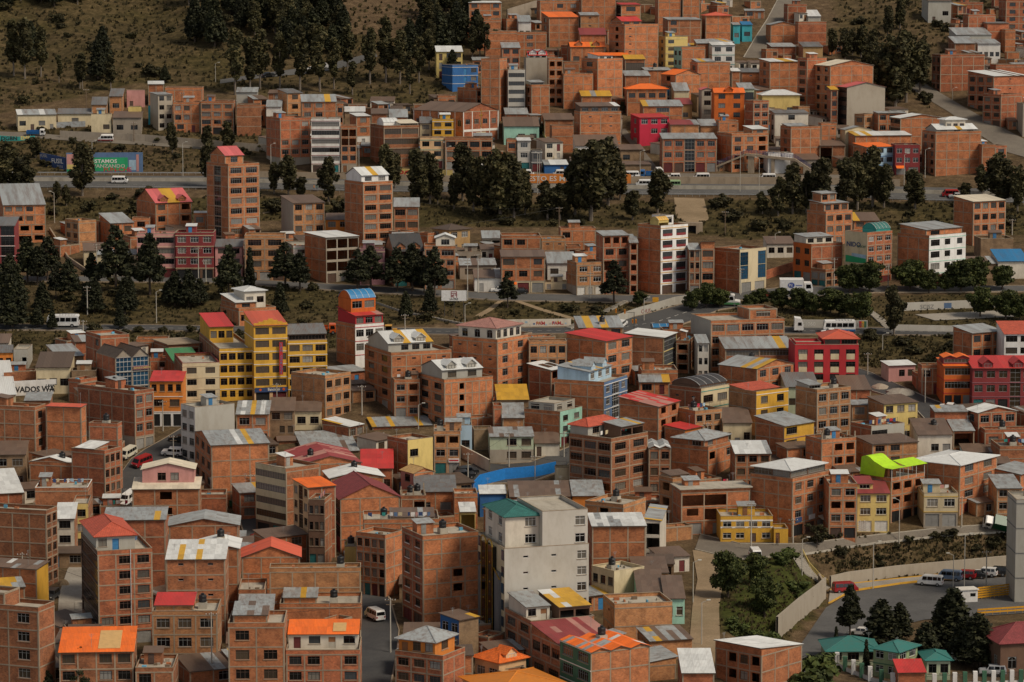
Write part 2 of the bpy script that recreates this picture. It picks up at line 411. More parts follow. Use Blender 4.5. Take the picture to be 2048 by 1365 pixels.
def road_hit(p):
    A, e, n = corners(p, -.3); pts = [A[0], A[1], A[3], (A[0] + A[1]) / 2, (A[0] + A[3]) / 2]
    uv = [proj((q[0], q[1], float(H(q[0], q[1])))) for q in pts]; U_ = np.array([q[0] for q in uv]); V_ = np.array([q[1] for q in uv])
    a, b_, c, d = U_.min(), U_.max(), V_.min(), V_.max()
    return any(bb[0] < b_ and bb[1] > a and bb[2] < d and bb[3] > c and inpoly(U_, V_, Q).any() for Q, bb in zip(ROADPOLY, ROADBOX))
def press():
    """houses stand wall to wall: bring each forward until it meets its neighbour or the street"""
    for bd in sorted(BLD, key=lambda q: q['p']['C'][1]):
        v = bd['px2'][4]; lim = 22 if v < 345 else (24 if 690 < v < 1300 else 8); k = bd['k']; best = bd['p']; px = list(bd['px2']); st = 0
        if k.get('fix'): continue
        while st < lim:
            px[4] += 2; st += 2; p = place(*px, k.get('yaw'), bd['dd'], k.get('w'))
            if road_hit(p) or any(q is not bd and abs(p['C'][0] - q['p']['C'][0]) < 60 and abs(p['C'][1] - q['p']['C'][1]) < 60 and hit(p, q['p']) for q in BLD): break
            best = p
        bd['p'] = best
PREP = ('with', 'beside', 'behind', 'under', 'below', 'above', 'and', 'between', 'by', 'of', 'near', 'on', 'topped', 'at', 'over', 'in', 'next', 'carrying', 'inside', 'against', 'left', 'to', 'before', 'squeezed', 'hidden', 'showing')
def short(lb):
    w = lb.split(); c = [i for i, q in enumerate(w) if q in PREP and i >= 4] + [7]; w = w[:min(c[0], 7)]
    while w and w[-1] in PREP + ('the', 'a', 'an', 'its'): w.pop()
    return ' '.join(w)
def near_lab(base, conj, u, v):
    return base + conj + ' '.join(near_short(u, v).split()[:16 - len((base + conj).split())])
def near_short(u, v):
    return short(min((q for q in BLD if q['px']), key=lambda q: (u - (q['px'][0] + q['px'][2]) / 2) ** 2 + 2.5 * (v - q['px'][4] + 4) ** 2)['label'])
FKIND = [('low brick shed with rusty sheet roof', 'br', 's', 'rust+g', 'n1w1', 'shed'), ('low brick yard house with grey sheet roof', 'br', 's', 'grey+y', 'w1d1', 'cottage'), ('small flat roofed brick room', 'br', 'f', 'band', 'n1w1', 'outbuilding'), ('small adobe hut with brown roof', 'adobe', 's', 'brown', 'd1w1', 'hut'), ('small pale plastered hut with rusty roof', 'pale', 's', 'rust', 'w1d1', 'hut'), ('little blank brick house with flat roof', 'br', 'f', 'band', 'b', 'outbuilding')]  # all rows are generic low infill houses; the last word only varies the name
ZONES = [([(-40, 700), (420, 705), (760, 700), (1050, 700), (1560, 690), (1720, 760), (2060, 800), (2060, 1040), (1400, 1060), (1380, 1300), (1340, 1400), (-40, 1400)], 'squeezed between the valley houses', 620, (7.5, 11)), ([(930, 20), (1480, 10), (1660, 60), (1660, 140), (1860, 240), (2040, 330), (1500, 345), (1040, 345), (1000, 220), (930, 130)], 'squeezed between the hillside houses', 560, (5, 8)),
         ([(500, 215), (900, 215), (990, 300), (990, 345), (540, 320)], 'behind the row above the highway', 260, (5, 8)), ([(120, 470), (560, 480), (720, 490), (1280, 510), (1280, 580), (540, 552), (120, 545)], 'behind the row on the upper road', 240, (5, 8)), ([(1880, 20), (2060, 10), (2060, 290), (1950, 215)], 'on the eroded spur', 160, (5, 7))]
KEEP = [[(10, 772), (150, 764), (150, 822), (10, 832)], [(935, 930), (1142, 925), (1142, 1015), (935, 1015)], [(1150, 640), (1420, 595), (1420, 690), (1150, 690)]]
def infill():
    r = random.Random(77); n = 0; uvb = []
    for P, where, tries, (a, c) in ZONES:
        us, vs = [q[0] for q in P], [q[1] for q in P]
        for t in range(tries):
            u, v = r.uniform(min(us), max(us)), r.uniform(min(vs), max(vs))
            if not inpoly(np.array([u]), np.array([v]), P)[0]: continue
            C = G(u, v); th = D(r.choice([0, 4, 18, 24, 32, 55])); p = dict(C=C, th=th, w=r.uniform(a * .7, c), d=r.uniform(4, 7.5), h=r.choice([2.7, 2.9, 3.0, 3.2, 5.4]), s=scale_at(C), hidden=True)
            ok = False
            for shr in range(4):
                if not any(abs(p['C'][0] - q['p']['C'][0]) < 50 and abs(p['C'][1] - q['p']['C'][1]) < 50 and hit(p, q['p']) for q in BLD) and not road_hit(p): ok = True; break
                p['w'] *= .8; p['d'] *= .85
            if not ok or p['w'] < 2.6 or p['d'] < 2.4 or any(inpoly(np.array([u]), np.array([v]), Q)[0] for Q in KEEP): continue
            kd = r.choice(FKIND); BLD.append(dict(px=None, label=near_lab(kd[0], ' beside the ', u, v), k=dict(wall=kd[1], roof=kd[2], rc=kd[3], R=kd[4], L='b', nm=kd[5], cat=kd[5].replace('_', ' '), group=kd[0] + 's', slope=r.uniform(4, 10), tank=0), p=p, i=5000 + n)); n += 1

def roof_pieces(R, P0, a, La, bb, Lb, nrm, rc, near, rnd):
    cols = rc.split('+'); base = cols[0]; extra = {'y': ('yellow', .12), 'r': ('rust', .24), 'w': ('white', .15), 'g': ('grey', .26), 'o': ('orange', .3), 'd': ('faded', .35)}
    pw, pl = (1.05, 2.6) if near else (1.7, 99)
    nx, ny = max(1, round(La / pw)), max(1, round(Lb / pl)); sx, sy = La / nx, Lb / ny
    for i in range(nx):
        colr = base
        for e in (cols[1] if len(cols) > 1 else ''):
            if rnd.random() < extra[e][1]: colr = extra[e][0]
        for j in range(ny):
            c2 = base if (colr != base and rnd.random() < .25) else colr
            x = Vector(P0) + Vector(a) * (sx * i) + Vector(bb) * (sy * j) + Vector(nrm) * (.045 + .012 * (j % 2) + rnd.uniform(0, .012))
            ty = rnd.uniform(-.008, .008) / max(sy, 1)
            bv = (Vector(bb) + Vector(nrm) * ty).normalized()
            M = Matrix(((a[0] * sx * 1.03, bv[0] * sy, nrm[0], x[0]), (a[1] * sx * 1.03, bv[1] * sy, nrm[1], x[1]), (a[2] * sx * 1.03, bv[2] * sy, nrm[2], x[2]), (0, 0, 0, 1)))
            ob('roof_sheet', sheet_mesh('sheet_' + c2), R, M)

def make_roof(root, M, kind, rc, w, d, z, walls, mats, near, rnd, slope=None, nd=0, wallmat='pale', frame='br', back=True):
    """kind: f flat, s front-low, S back-low, l/r falls to left/right, g ridge along x, pN ridge(s) along y, h hip, v vault along x, V vault along y; trailing t = tiles"""
    t = kind.endswith('t'); kd = kind[0]; num = int(kind[1]) if len(kind) > 1 and kind[1].isdigit() else 1
    base = rc.split('+')[0]; mat = ('tile_' if t else 'sheet_') + base; o = .35; m = MB(); th = .07
    wR, wE, wB, wL = mats      # materials of right(front) face, end, back, left
    def slope_face(P0, a, La, bb, Lb):
        a, bb = Vector(a), Vector(bb).normalized(); n = a.cross(bb).normalized(); P0 = Vector(P0)
        pts = [tuple(P0), tuple(P0 + a * La), tuple(P0 + a * La + bb * Lb), tuple(P0 + bb * Lb)]
        m.slab(pts, n, th); return (P0, a, La, bb, Lb, n)
    sl = []; dorm = []
    if kd in 'f':
        zs = z - .62
        m.box(.02, w - .02, .02, d - .02, zs - .16, zs); R = ob('roof', m.mesh('roof', 'slab', off=(rnd.random() * 9, 0)), root, M)
        c = MB(); q = .13
        ov = .45 if num == 2 else .03
        if num == 2:
            c.box(-ov, w + ov, -ov, d + ov, z, z + .2)
        else:
            c.box(-.03, w + .03, -.03, q, z, z + .09); c.box(-.03, w + .03, d - q, d + .03, z, z + .09); c.box(-.03, q, q, d - q, z, z + .09); c.box(w - q, w + .03, q, d - q, z, z + .09)
        ob('parapet_cap', c.mesh('parapet_cap', rc if rc in MATS else 'band'), root, M)
        return R
    if kd in 'sSlr':
        ang = D(slope if slope is not None else 7.0)
        if kd in 'sS':
            rise = d * math.tan(ang); zf, zb = (z, z + rise) if kd == 's' else (z + rise, z)
            bb = Vector((0, d, zb - zf)).normalized(); ext = o
            sl.append(slope_face((-.15, -ext, zf - ext * bb[2] / bb[1] + .03), (1, 0, 0), w + .3, bb, (d + 2 * ext) / bb[1]))
            walls[wL].poly([(0, 0, z), (0, 0, zf), (0, d, zb), (0, d, z)] if kd == 's' else [(0, 0, z), (0, 0, zf), (0, d, z)])
            walls[wE].poly([(w, 0, z), (w, d, z), (w, d, zb)] if kd == 's' else [(w, 0, z), (w, d, z), (w, 0, zf)])
            if kd == 's': walls[wB].quad((w, d, z), (0, d, z), (0, d, zb), (w, d, zb))
            else: walls[wR].quad((0, 0, z), (w, 0, z), (w, 0, zf), (0, 0, zf))
        else:
            rise = w * math.tan(ang); zl, zr = (z, z + rise) if kd == 'l' else (z + rise, z)
            bb = Vector((w, 0, zr - zl)).normalized(); ext = o
            if kd == 'l': sl.append(slope_face((-ext, d + .15, z - ext * bb[2] / bb[0] + .03), (0, -1, 0), d + .3, bb, (w + 2 * ext) / bb[0]))
            else:
                b2 = Vector((-w, 0, rise)).normalized(); sl.append(slope_face((w + ext, -.15, z - ext * rise / w + .03), (0, 1, 0), d + .3, b2, (w + 2 * ext) / -b2[0]))
            walls[wR].poly([(0, 0, z), (w, 0, z), (w, 0, zr)] if kd == 'l' else [(0, 0, z), (w, 0, z), (0, 0, zl)])
            walls[wB].poly([(w, d, z), (0, d, z), (w, d, zr)] if kd == 'l' else [(w, d, z), (0, d, z), (0, d, zl)])
            if kd == 'l': walls[wE].quad((w, 0, z), (w, d, z), (w, d, zr), (w, 0, zr))
            else: walls[wL].quad((0, d, z), (0, 0, z), (0, 0, zl), (0, d, zl))
    elif kd == 'g':
        ang = D(slope if slope is not None else 20); rise = d / 2 * math.tan(ang)
        b1 = Vector((0, d / 2, rise)).normalized(); L1 = (d / 2 + o) / b1[1]
        sl.append(slope_face((-.2, -o, z - o * math.tan(ang) + .03), (1, 0, 0), w + .4, b1, L1))
        b2 = Vector((0, -d / 2, rise)).normalized(); sl.append(slope_face((w + .2, d + o, z - o * math.tan(ang) + .03), (-1, 0, 0), w + .4, b2, L1))
        walls[wL].poly([(0, d, z), (0, 0, z), (0, d / 2, z + rise)]); walls[wE].poly([(w, 0, z), (w, d, z), (w, d / 2, z + rise)])
    elif kd == 'p':
        ang = D(slope if slope is not None else 20); q = w / num; rise = q / 2 * math.tan(ang)
        for i in range(num):
            x0 = i * q; b1 = Vector((q / 2, 0, rise)).normalized(); ov = o if num == 1 else .05; L1 = (q / 2 + ov) / b1[0]
            sl.append(slope_face((x0 - ov, d + .2, z - ov * math.tan(ang) + .03), (0, -1, 0), d + .45, b1, L1))
            b2 = Vector((-q / 2, 0, rise)).normalized(); sl.append(slope_face((x0 + q + ov, -.25, z - ov * math.tan(ang) + .03), (0, 1, 0), d + .45, b2, L1))
            walls[wR].poly([(x0, 0, z), (x0 + q, 0, z), (x0 + q / 2, 0, z + rise)]); walls[wB].poly([(x0 + q, d, z), (x0, d, z), (x0 + q / 2, d, z + rise)])
    elif kd == 'h':
        ang = D(slope if slope is not None else 24); o = .5; x0, x1, y0, y1 = -o, w + o, -o, d + o; zz = z - .05; hw = min(x1 - x0, y1 - y0) / 2; rise = hw * math.tan(ang)
        if x1 - x0 >= y1 - y0: r0, r1 = (x0 + hw, (y0 + y1) / 2, zz + rise), (max(x1 - hw, x0 + hw + .01), (y0 + y1) / 2, zz + rise)
        else: r0, r1 = ((x0 + x1) / 2, y0 + hw, zz + rise), ((x0 + x1) / 2, y1 - hw, zz + rise)
        A, Bq, Cq, Dq = (x0, y0, zz), (x1, y0, zz), (x1, y1, zz), (x0, y1, zz)
        if x1 - x0 >= y1 - y0: F = [[A, Bq, r1, r0], [Bq, Cq, r1], [Cq, Dq, r0, r1], [Dq, A, r0]]
        else: F = [[A, Bq, r0], [Bq, Cq, r1, r0], [Cq, Dq, r1], [Dq, A, r0, r1]]
        for f in F:
            n = (Vector(f[1]) - Vector(f[0])).cross(Vector(f[2]) - Vector(f[0])).normalized(); m.slab(f, n, .09)
        m.box(x0 + .12, x1 - .12, y0 + .12, y1 - .12, zz - .14, zz - .095)
        R = ob('roof', m.mesh('roof', mat, off=(rnd.random() * 9, 0)), root, M); c = MB()
        for p, q in ((r0, r1), (A, r0), (Dq, r0 if x1 - x0 >= y1 - y0 else r1), (Bq, r1 if x1 - x0 >= y1 - y0 else r0), (Cq, r1)): c.tube(p, q, .11, seg=6)
        ob('ridge_cap', c.mesh('ridge_cap', mat), R); dorm = [((0, -o, zz), Vector((0, 1, math.tan(ang))).normalized(), hw)]
    elif kd in 'vV':
        N = 9; rise = (slope if slope is not None else 1.2); al = kd == 'v'; span = d if al else w; ln = w if al else d
        arc = [(-.1 + (span + .2) * i / N, z + .05 + rise * math.sin(math.pi * i / N) ** .75) for i in range(N + 1)]
        for i in range(N):
            (s0, z0), (s1, z1) = arc[i], arc[i + 1]; n = Vector((0, z0 - z1, s1 - s0)).normalized()
            if al: m.slab([(-.1, s0, z0), (ln + .1, s0, z0), (ln + .1, s1, z1), (-.1, s1, z1)], n, .05)
            else: m.slab([(s0, -.2, z0), (s1, -.2, z1), (s1, ln + .1, z1), (s0, ln + .1, z0)][::-1] if False else [(s0, -.2, z0), (s1, -.2, z1), (s1, ln + .1, z1), (s0, ln + .1, z0)], Vector((z0 - z1, 0, s1 - s0)).normalized(), .05)
        if al:
            walls[wL].poly([(0, s, q) for s, q in reversed(arc)]); walls[wE].poly([(w, s, q) for s, q in arc])
        else:
            walls[wR].poly([(s, 0, q) for s, q in arc][::-1] if False else [(s, 0, q) for s, q in arc])
        R = ob('roof', m.mesh('roof', mat), root, M); c = MB()
        for k in range(5):
            t0 = ln * k / 4
            for i in range(N):
                (s0, z0), (s1, z1) = arc[i], arc[i + 1]
                c.tube((t0, s0, z0 + .03) if al else (s0, t0, z0 + .03), (t0, s1, z1 + .03) if al else (s1, t0, z1 + .03), .05, seg=4, cap=False)
        ob('rib', c.mesh('rib', 'frame_wh'), R); return R
    if sl:
        R = ob('roof', m.mesh('roof', mat if t else 'sheet_brown', off=(rnd.random() * 9, 0)), root, M)
        if not t:
            for (P0, a, La, bb, Lb, n) in sl[:]:
                roof_pieces(R, P0, a, La, bb, Lb, n, rc, near, rnd)
        elif kd in 'gp':
            c = MB()
            for (P0, a, La, bb, Lb, n) in sl[::2]: c.tube(tuple(P0 + bb * Lb), tuple(P0 + bb * Lb + a * La), .1)
            ob('ridge_cap', c.mesh('ridge_cap', mat), R)
    # dormers on the front slope
    if nd:
        if kd == 'h': (P, bb, _) = dorm[0]
        else: P, bb = Vector(sl[0][0]), sl[0][3]
        for i in range(nd):
            cx = w * (i + .5) / nd; ww = min(1.15, w / nd * .4); y0 = .25; zb = z; hh = 1.0; dep = hh / max(.15, math.tan(math.atan2(bb[2], bb[1]))) * .95 + .4; dep = min(dep, d * .6)
            k = MB(); k.box(cx - ww, cx + ww, y0, y0 + dep, zb, zb + hh, 0)
            for s in (-1, 1):
                p1 = (cx, y0 - .25, zb + hh + ww * .8); p2 = (cx + s * (ww + .2), y0 - .25, zb + hh - .15); p3 = (cx + s * (ww + .2), y0 + dep, zb + hh - .15); p4 = (cx, y0 + dep + .5, zb + hh + ww * .8)
                f = [p1, p2, p3, p4] if s < 0 else [p1, p4, p3, p2]; n = (Vector(f[1]) - Vector(f[0])).cross(Vector(f[2]) - Vector(f[0])).normalized(); k.slab(f, n, .07, 1)
            k.poly([(cx - ww, y0, zb + hh), (cx + ww, y0, zb + hh), (cx, y0, zb + hh + ww * .75)], 0)
            dm = ob('dormer', k.mesh('dormer', [wallmat, mat]), root, M)
            wn = ob('window', window_meshes(round(ww * 1.3, 1), .8, 'w', frame), dm, T(cx, y0 - .06, zb + .15))
    return R

GLASSES = ['glass_dark'] * 8 + ['glass_grey'] * 1 + ['glass_curtain'] * 2 + ['glass_curtain_brown'] * 3 + ['glass_curtain_white']
def block(root, M, w, d, h, nf, specs, mats, roof, rc, near, rnd, zb=-1.6, wf='dk', glass=None, band=None, trim=None, slope=None, nd=0, sh=None, framed=None, sillm=None, ground=None, proud=0):
    """specs, mats = (front, end, back, left)"""
    walls = {k: MB() for k in set(mats)}
    if ground and ground not in walls: walls[ground] = MB()
    flat = roof[0] == 'f'; ztop = h; fz = h - (.62 if flat and h > 3.4 else 0.0); fh = fz / nf
    fr = MB(); tr = MB()
    offs = [((0, 0), 0, w), ((w, 0), math.pi / 2, d), ((w, d), math.pi, w), ((0, d), -math.pi / 2, d)]
    for fi, ((ox, oy), ang, W) in enumerate(offs):
        mat = mats[fi]; ex, ey = round(math.cos(ang)), round(math.sin(ang)); ix, iy = -ey, ex
        Mf = M @ T(ox, oy, 0) @ RZ(ang)
        def P(s, t, z): return (ox + ex * s + ix * t, oy + ey * s + iy * t, z)
        def fbox(s0, s1, t0, t1, z0, z1):
            a, c = P(s0, t0, 0), P(s1, t1, 0); (fr if bricky else tr).box(min(a[0], c[0]), max(a[0], c[0]), min(a[1], c[1]), max(a[1], c[1]), z0, z1)
        spec = (specs[fi] or 'b').split('/'); bricky = (mat in BRICKY) if framed is None else framed
        for i in range(nf):
            z0, z1 = i * fh, (i + 1) * fh; za0 = zb if i == 0 else z0; zt0 = ztop if i == nf - 1 else z1
            bays = parse(spec[min(i, len(spec) - 1)]); mb = walls[ground if (ground and i == 0 and fi in (0, 3)) else mat]
            if all(c in 'bpn' for c in bays):
                mb.quad(P(0, 0, za0), P(W, 0, za0), P(W, 0, zt0), P(0, 0, zt0)); nb = max(1, round(W / 3.7)) if bays[0] != 'p' else 0
                cuts = [W * j / nb for j in range(nb + 1)] if nb else []
            else:
                nb = len(bays); bw = W / nb; cuts = [bw * j for j in range(nb + 1)]
                for j, c in enumerate(bays):
                    s0, s1 = bw * j, bw * (j + 1)
                    if c in 'nbp': mb.quad(P(s0, 0, za0), P(s1, 0, za0), P(s1, 0, zt0), P(s0, 0, zt0)); continue
                    sill = .33 * fh
                    if c == 'w': ww, hh = min(2.1, bw * .66), min(1.5, fh * .52)
                    elif c == 'W': ww, hh = min(3.4, bw * .8), min(1.6, fh * .54); sill = .30 * fh
                    elif c == 'r': ww, hh = bw - .3, fh * .52; sill = .34 * fh
                    elif c == 'o': ww, hh = min(2.3, bw * .66), min(1.5, fh * .52)
                    elif c == 'v': ww, hh, sill = min(.9, bw * .5), .4, .58 * fh
                    elif c == 'a': ww, hh, sill = min(1.5, bw * .6), min(2.0, fh * .6), .22 * fh
                    elif c == 'g': ww, hh, sill = bw - .34, fh - .12, .06
                    elif c == 's': ww, hh, sill = min(3.6, bw * .8), min(fh * .82, 2.7), .02
                    elif c == 'd': ww, hh, sill = min(1.05, bw * .6), min(2.1, fh * .78), .02
                    elif c == 'x': ww, hh, sill = bw - .3, fh - .62, .1 if i else .02
                    ww, hh = max(.3, round(ww, 1)), max(.3, round(hh, 1)); cx = (s0 + s1) / 2
                    if c == 'v' and j % 2 and i % 2: pass
                    a0, a1, q0 = cx - ww / 2, cx + ww / 2, z0 + sill; q1 = q0 + hh; dp = .2
                    mb.quad(P(s0, 0, za0), P(a0, 0, za0), P(a0, 0, zt0), P(s0, 0, zt0)); mb.quad(P(a1, 0, za0), P(s1, 0, za0), P(s1, 0, zt0), P(a1, 0, zt0))
                    mb.quad(P(a0, 0, za0), P(a1, 0, za0), P(a1, 0, q0), P(a0, 0, q0)); mb.quad(P(a0, 0, q1), P(a1, 0, q1), P(a1, 0, zt0), P(a0, 0, zt0))
                    mb.quad(P(a0, 0, q0), P(a1, 0, q0), P(a1, dp, q0), P(a0, dp, q0)); mb.quad(P(a0, dp, q1), P(a1, dp, q1), P(a1, 0, q1), P(a0, 0, q1))
                    mb.quad(P(a0, 0, q0), P(a0, dp, q0), P(a0, dp, q1), P(a0, 0, q1)); mb.quad(P(a1, dp, q0), P(a1, 0, q0), P(a1, 0, q1), P(a1, dp, q1))
                    if c in 'wWrvag':
                        gl = glass or rnd.choice(GLASSES)
                        if c == 'g': gl = glass or 'glass_dark'
                        if c == 'v': gl = 'glass_dark'
                        wo = ob('window', window_meshes(ww, hh, c, wf), root, Mf @ T(cx, .10, q0)); ob('pane', pane_mesh(ww, hh, gl), wo)
                        if (near or sillm) and c in 'wW': ob('sill', sill_mesh(ww, sillm or 'band'), wo)
                    elif c == 's': ob('shutter', shutter_mesh(ww, hh, 'door_' + (sh or rnd.choice(['grey', 'grey', 'brown', 'maroon', 'black', 'teal']))), root, Mf @ T(cx, .12, q0))
                    elif c == 'd': ob('door', door_mesh(ww, hh, 'door_' + rnd.choice(['brown', 'wood', 'grey', 'blue', 'maroon'])), root, Mf @ T(cx, .12, q0))
            if bricky and fi != 2:
                for s in cuts:
                    s = min(max(s, .11), W - .11); fbox(s - .11, s + .11, -.028, .03, za0, z1 - .2)
                fbox(-.04, W + (.04 if fi in (0, 2) else 0), -.045, .03, z1 - .2, z1)
            elif trim and fi in (0, 3):
                fbox(-.06, W + .06, -.07, .03, z1 - .14, z1 + (.0 if i < nf - 1 else .0))
    if fr.f: ob('concrete_frame', fr.mesh('concrete_frame', band or 'band', off=(rnd.random() * 20, 0)), root, M)
    if tr.f: ob('cornice', tr.mesh('cornice', trim, off=(rnd.random() * 20, 0)), root, M)
    R = make_roof(root, M, roof, rc, w, d, ztop, walls, mats, near, rnd, slope=slope, nd=nd, wallmat=mats[0], frame=wf)
    for kx, mb in walls.items():
        if mb.f: ob('wall', mb.mesh('wall', kx, off=(rnd.random() * 50, rnd.random() * 3)), root, M)
    return R
BRW = ['brick_orange', 'brick_orange', 'brick_orange', 'brick_red', 'brick_red', 'brick_brown', 'brick_tan']
TANKS = []
def build_all():
    for bd in sorted(BLD, key=lambda q: q['i']):
        k = bd['k']; p = bd['p']; rnd = random.Random(1000 + bd['i'] * 7)
        nf = k.get('n') or max(1, round(p['h'] / 2.85)); main = k.get('wall') or rnd.choice(BRW)
        if main == 'br': main = rnd.choice(BRW)
        mR, mL = k.get('fr') or main, k.get('fl') or main
        nm = k.get('nm') or ('apartment_building' if nf >= 4 else 'house')
        root = bpy.data.objects.new(nm, None); COLL.objects.link(root); root.empty_display_size = .5
        root.matrix_basis = T(*p['C']) @ RZ(p['th']); tag(root, bd['label'], k.get('cat') or ('apartment block' if nf >= 4 else 'house'), k.get('group'))
        near = p['s'] > 9.3; bd['root'] = root
        opt = dict(wf=k.get('wf') or rnd.choice(['dk', 'dk', 'br', 'gy']), glass=k.get('glass'), trim=k.get('trim'), sh=k.get('sh'), ground=k.get('ground'), sillm=k.get('sillm'))
        block(root, Matrix(), p['w'], p['d'], p['h'], nf, (k.get('R') or 'b', 'b', 'b', k.get('L') or 'b'), (mR, k.get('fe') or main, main, mL), k.get('roof', 'f'), k.get('rc', 'band' if k.get('roof', 'f')[0] == 'f' else 'grey'), near, rnd, slope=k.get('slope'), nd=k.get('nd', 0), **opt)
        flat = k.get('roof', 'f')[0] == 'f'
        for tp in k.get('top', []):
            fx0, fx1, fy0, fy1, hh, mt, sp, rf, rcol = tp[:9]; ex = tp[9] if len(tp) > 9 else {}
            zt = p['h'] - (.62 if flat else .0); W, Dp = p['w'], p['d']
            mt = main if mt == '=' else mt
            block(root, T(W * fx0 + .16, Dp * fy0 + .16, zt), W * (fx1 - fx0) - .32, Dp * (fy1 - fy0) - .32, hh, max(1, round(hh / 3)), (sp, 'b', 'b', ex.get('L', 'b')), (mt,) * 4, rf, rcol, near, rnd, zb=0, wf=ex.get('wf', opt['wf']), glass=ex.get('glass'), slope=ex.get('slope'), nd=ex.get('nd', 0), trim=ex.get('trim'))
        if k.get('stub'):
            c = MB(); nx = max(2, round(p['w'] / 3.5)); ny = max(2, round(p['d'] / 3.5))
            for i in range(nx + 1):
                for j in range(ny + 1):
                    if rnd.random() < .75:
                        x, y = .2 + (p['w'] - .4) * i / nx, .2 + (p['d'] - .4) * j / ny; c.box(x - .12, x + .12, y - .12, y + .12, p['h'] - .7, p['h'] + rnd.uniform(.5, 1.5))
            ob('column_stub', c.mesh('column_stub', 'band'), root)
        if flat and not k.get('top') and p['w'] > 4:
            c = MB(); zr = p['h'] - .62
            for q in range(rnd.randrange(3, 9)):
                x, y = rnd.uniform(.6, p['w'] - 1.2), rnd.uniform(.6, p['d'] - 1.2); sx, sy, sz = rnd.uniform(.2, .9), rnd.uniform(.2, .8), rnd.uniform(.2, .7); c.box(x, x + sx, y, y + sy, zr, zr + sz, rnd.randrange(4))
            tag(ob('roof_clutter', c.mesh('roof_clutter', ['brick_orange', 'pole_wood', 'slab', 'door_ltblue'], uv=True), root), None, None, kind='stuff')
            if rnd.random() < .55 and p['w'] > 5:
                c = MB(); x0, y0, ww, dd = rnd.uniform(.3, p['w'] * .5), p['d'] * rnd.uniform(.35, .55), rnd.uniform(2, 3.4), min(rnd.uniform(2, 3), p['d'] * .4); hh = 1.9
                c.box(x0, x0 + ww, y0, y0 + dd, zr, zr + hh); hut = ob('stair_hut', c.mesh('stair_hut', main), root); c = MB(); c.slab([(x0 - .2, y0 - .3, zr + hh + .05), (x0 + ww + .2, y0 - .3, zr + hh + .05), (x0 + ww + .2, y0 + dd + .2, zr + hh + .5), (x0 - .2, y0 + dd + .2, zr + hh + .5)], (0, -.1, 1), .06); ob('hut_roof', c.mesh('hut_roof', 'sheet_' + rnd.choice(['grey', 'rust', 'white', 'grey'])), hut)
                c = MB(); ob('door', door_mesh(.9, 1.7, 'door_' + rnd.choice(['brown', 'wood', 'grey', 'blue'])), hut, T(x0 + ww * .4, y0 - .055, zr + .02))
        if near and rnd.random() < .55:
            c = MB(); x, y, z = rnd.uniform(.3, p['w'] - .3), rnd.uniform(.3, p['d'] - .3), p['h'] - .6; a = rnd.uniform(1.8, 3.6); c.tube((x, y, z), (x, y, z + a), .03, seg=4)
            for q in range(4): c.tube((x - .5 + .1 * q, y, z + a - .1 - q * .14), (x + .5 - .1 * q, y, z + a - .1 - q * .14), .018, seg=3)
            ob('antenna', c.mesh('antenna', 'metal_grey', uv=False), root)
        if near and flat and p['w'] > 4.5 and rnd.random() < .2:
            c = MB(); y, z = p['d'] * rnd.uniform(.15, .6), p['h'] + .95; x0, x1 = .5, p['w'] - .5; c.tube((x0, y, z - 1.6), (x0, y, z + .1), .03, seg=4); c.tube((x1, y, z - 1.6), (x1, y, z + .1), .03, seg=4); c.tube((x0, y, z), (x1, y, z), .015, seg=3); x = x0 + .3; ln = ob('clothes_line', c.mesh('clothes_line', 'wire', uv=False), root)
            while x < x1 - .8:
                wd_ = rnd.uniform(.35, .8)
                if rnd.random() < .7: c = MB(); c.slab([(x, y - .03, z), (x + wd_, y - .03, z), (x + wd_, y + .02, z - rnd.uniform(.5, .9)), (x, y + .02, z - rnd.uniform(.5, .9))], (0, -1, 0), .02); ob('garment', c.mesh('garment', rnd.choice(['white2', 'steelblue', 'pink', 'ltblue', 'crimson', 'sign_navy', 'cream', 'teal']), uv=False), ln)
                x += wd_ + .15
        nt = k.get('tank', 1 if (flat and near and rnd.random() < .3) else 0)
        for q in range(nt):
            TANKS.append((root, p['w'] * rnd.uniform(.2, .8), p['d'] * rnd.uniform(.25, .7), p['h'] - (.62 if flat else -.9 if False else -.05), flat, k.get('slope'), p, bd['label']))
BO, BR, BB, BT = BRICKY
# ------------------------------------------------------------------ the buildings: pixels of left edge, near corner, right edge, wall top and foot at the corner
# --- lowest rows of the valley
b(-40, 80, 112, 1216, 1400, 'plain brick block with small single windows beside the concrete alley', L='n1w1', top=[(0, 1, .55, 1, 2.4, '=', 'b', 'f', 'band')], wall=BB, yaw=70)
b(112, 120, 268, 1305, 1398, 'low brick house under an orange sheet roof with a skylight strip', R='w1n1w2', roof='s', rc='orange', slope=11, wall=BB)
b(269, 272, 347, 1336, 1402, 'brick annex with a walled concrete terrace next to the orange sheet roof', R='w1n1', wall=BB)
b(165, 198, 307, 1103, 1268, 'brick corner block with dark glass side and red hipped rooftop room', R='s2s1/w3/n1w1w1/n1w1w1', L='n1/g1', fl='brown', top=[(0, .75, .12, .95, 2.7, 'grey', 'w1d1n1', 'ht', 'redo')], wall=BR, wf='br', tank=0)
b(204, 210, 333, 1041, 1185, 'tall blank brick wall building behind the red hipped rooftop room', roof='s', rc='grey+y', slope=5, d=8)
b(333, 340, 478, 1052, 1160, 'brick house with wide low gable of grey sheets above the white roofed pair', roof='p', rc='grey', slope=11, wall=BB)
b(393, 398, 478, 1098, 1215, 'narrow brick house with small white gable roof and satellite dish', roof='p', rc='white', slope=14, R='n1', tank=1)
b(330, 334, 452, 1119, 1248, 'blank brick house with white shed roof and two vent slots', R='b/b/v2', roof='s', rc='white+y', slope=9)
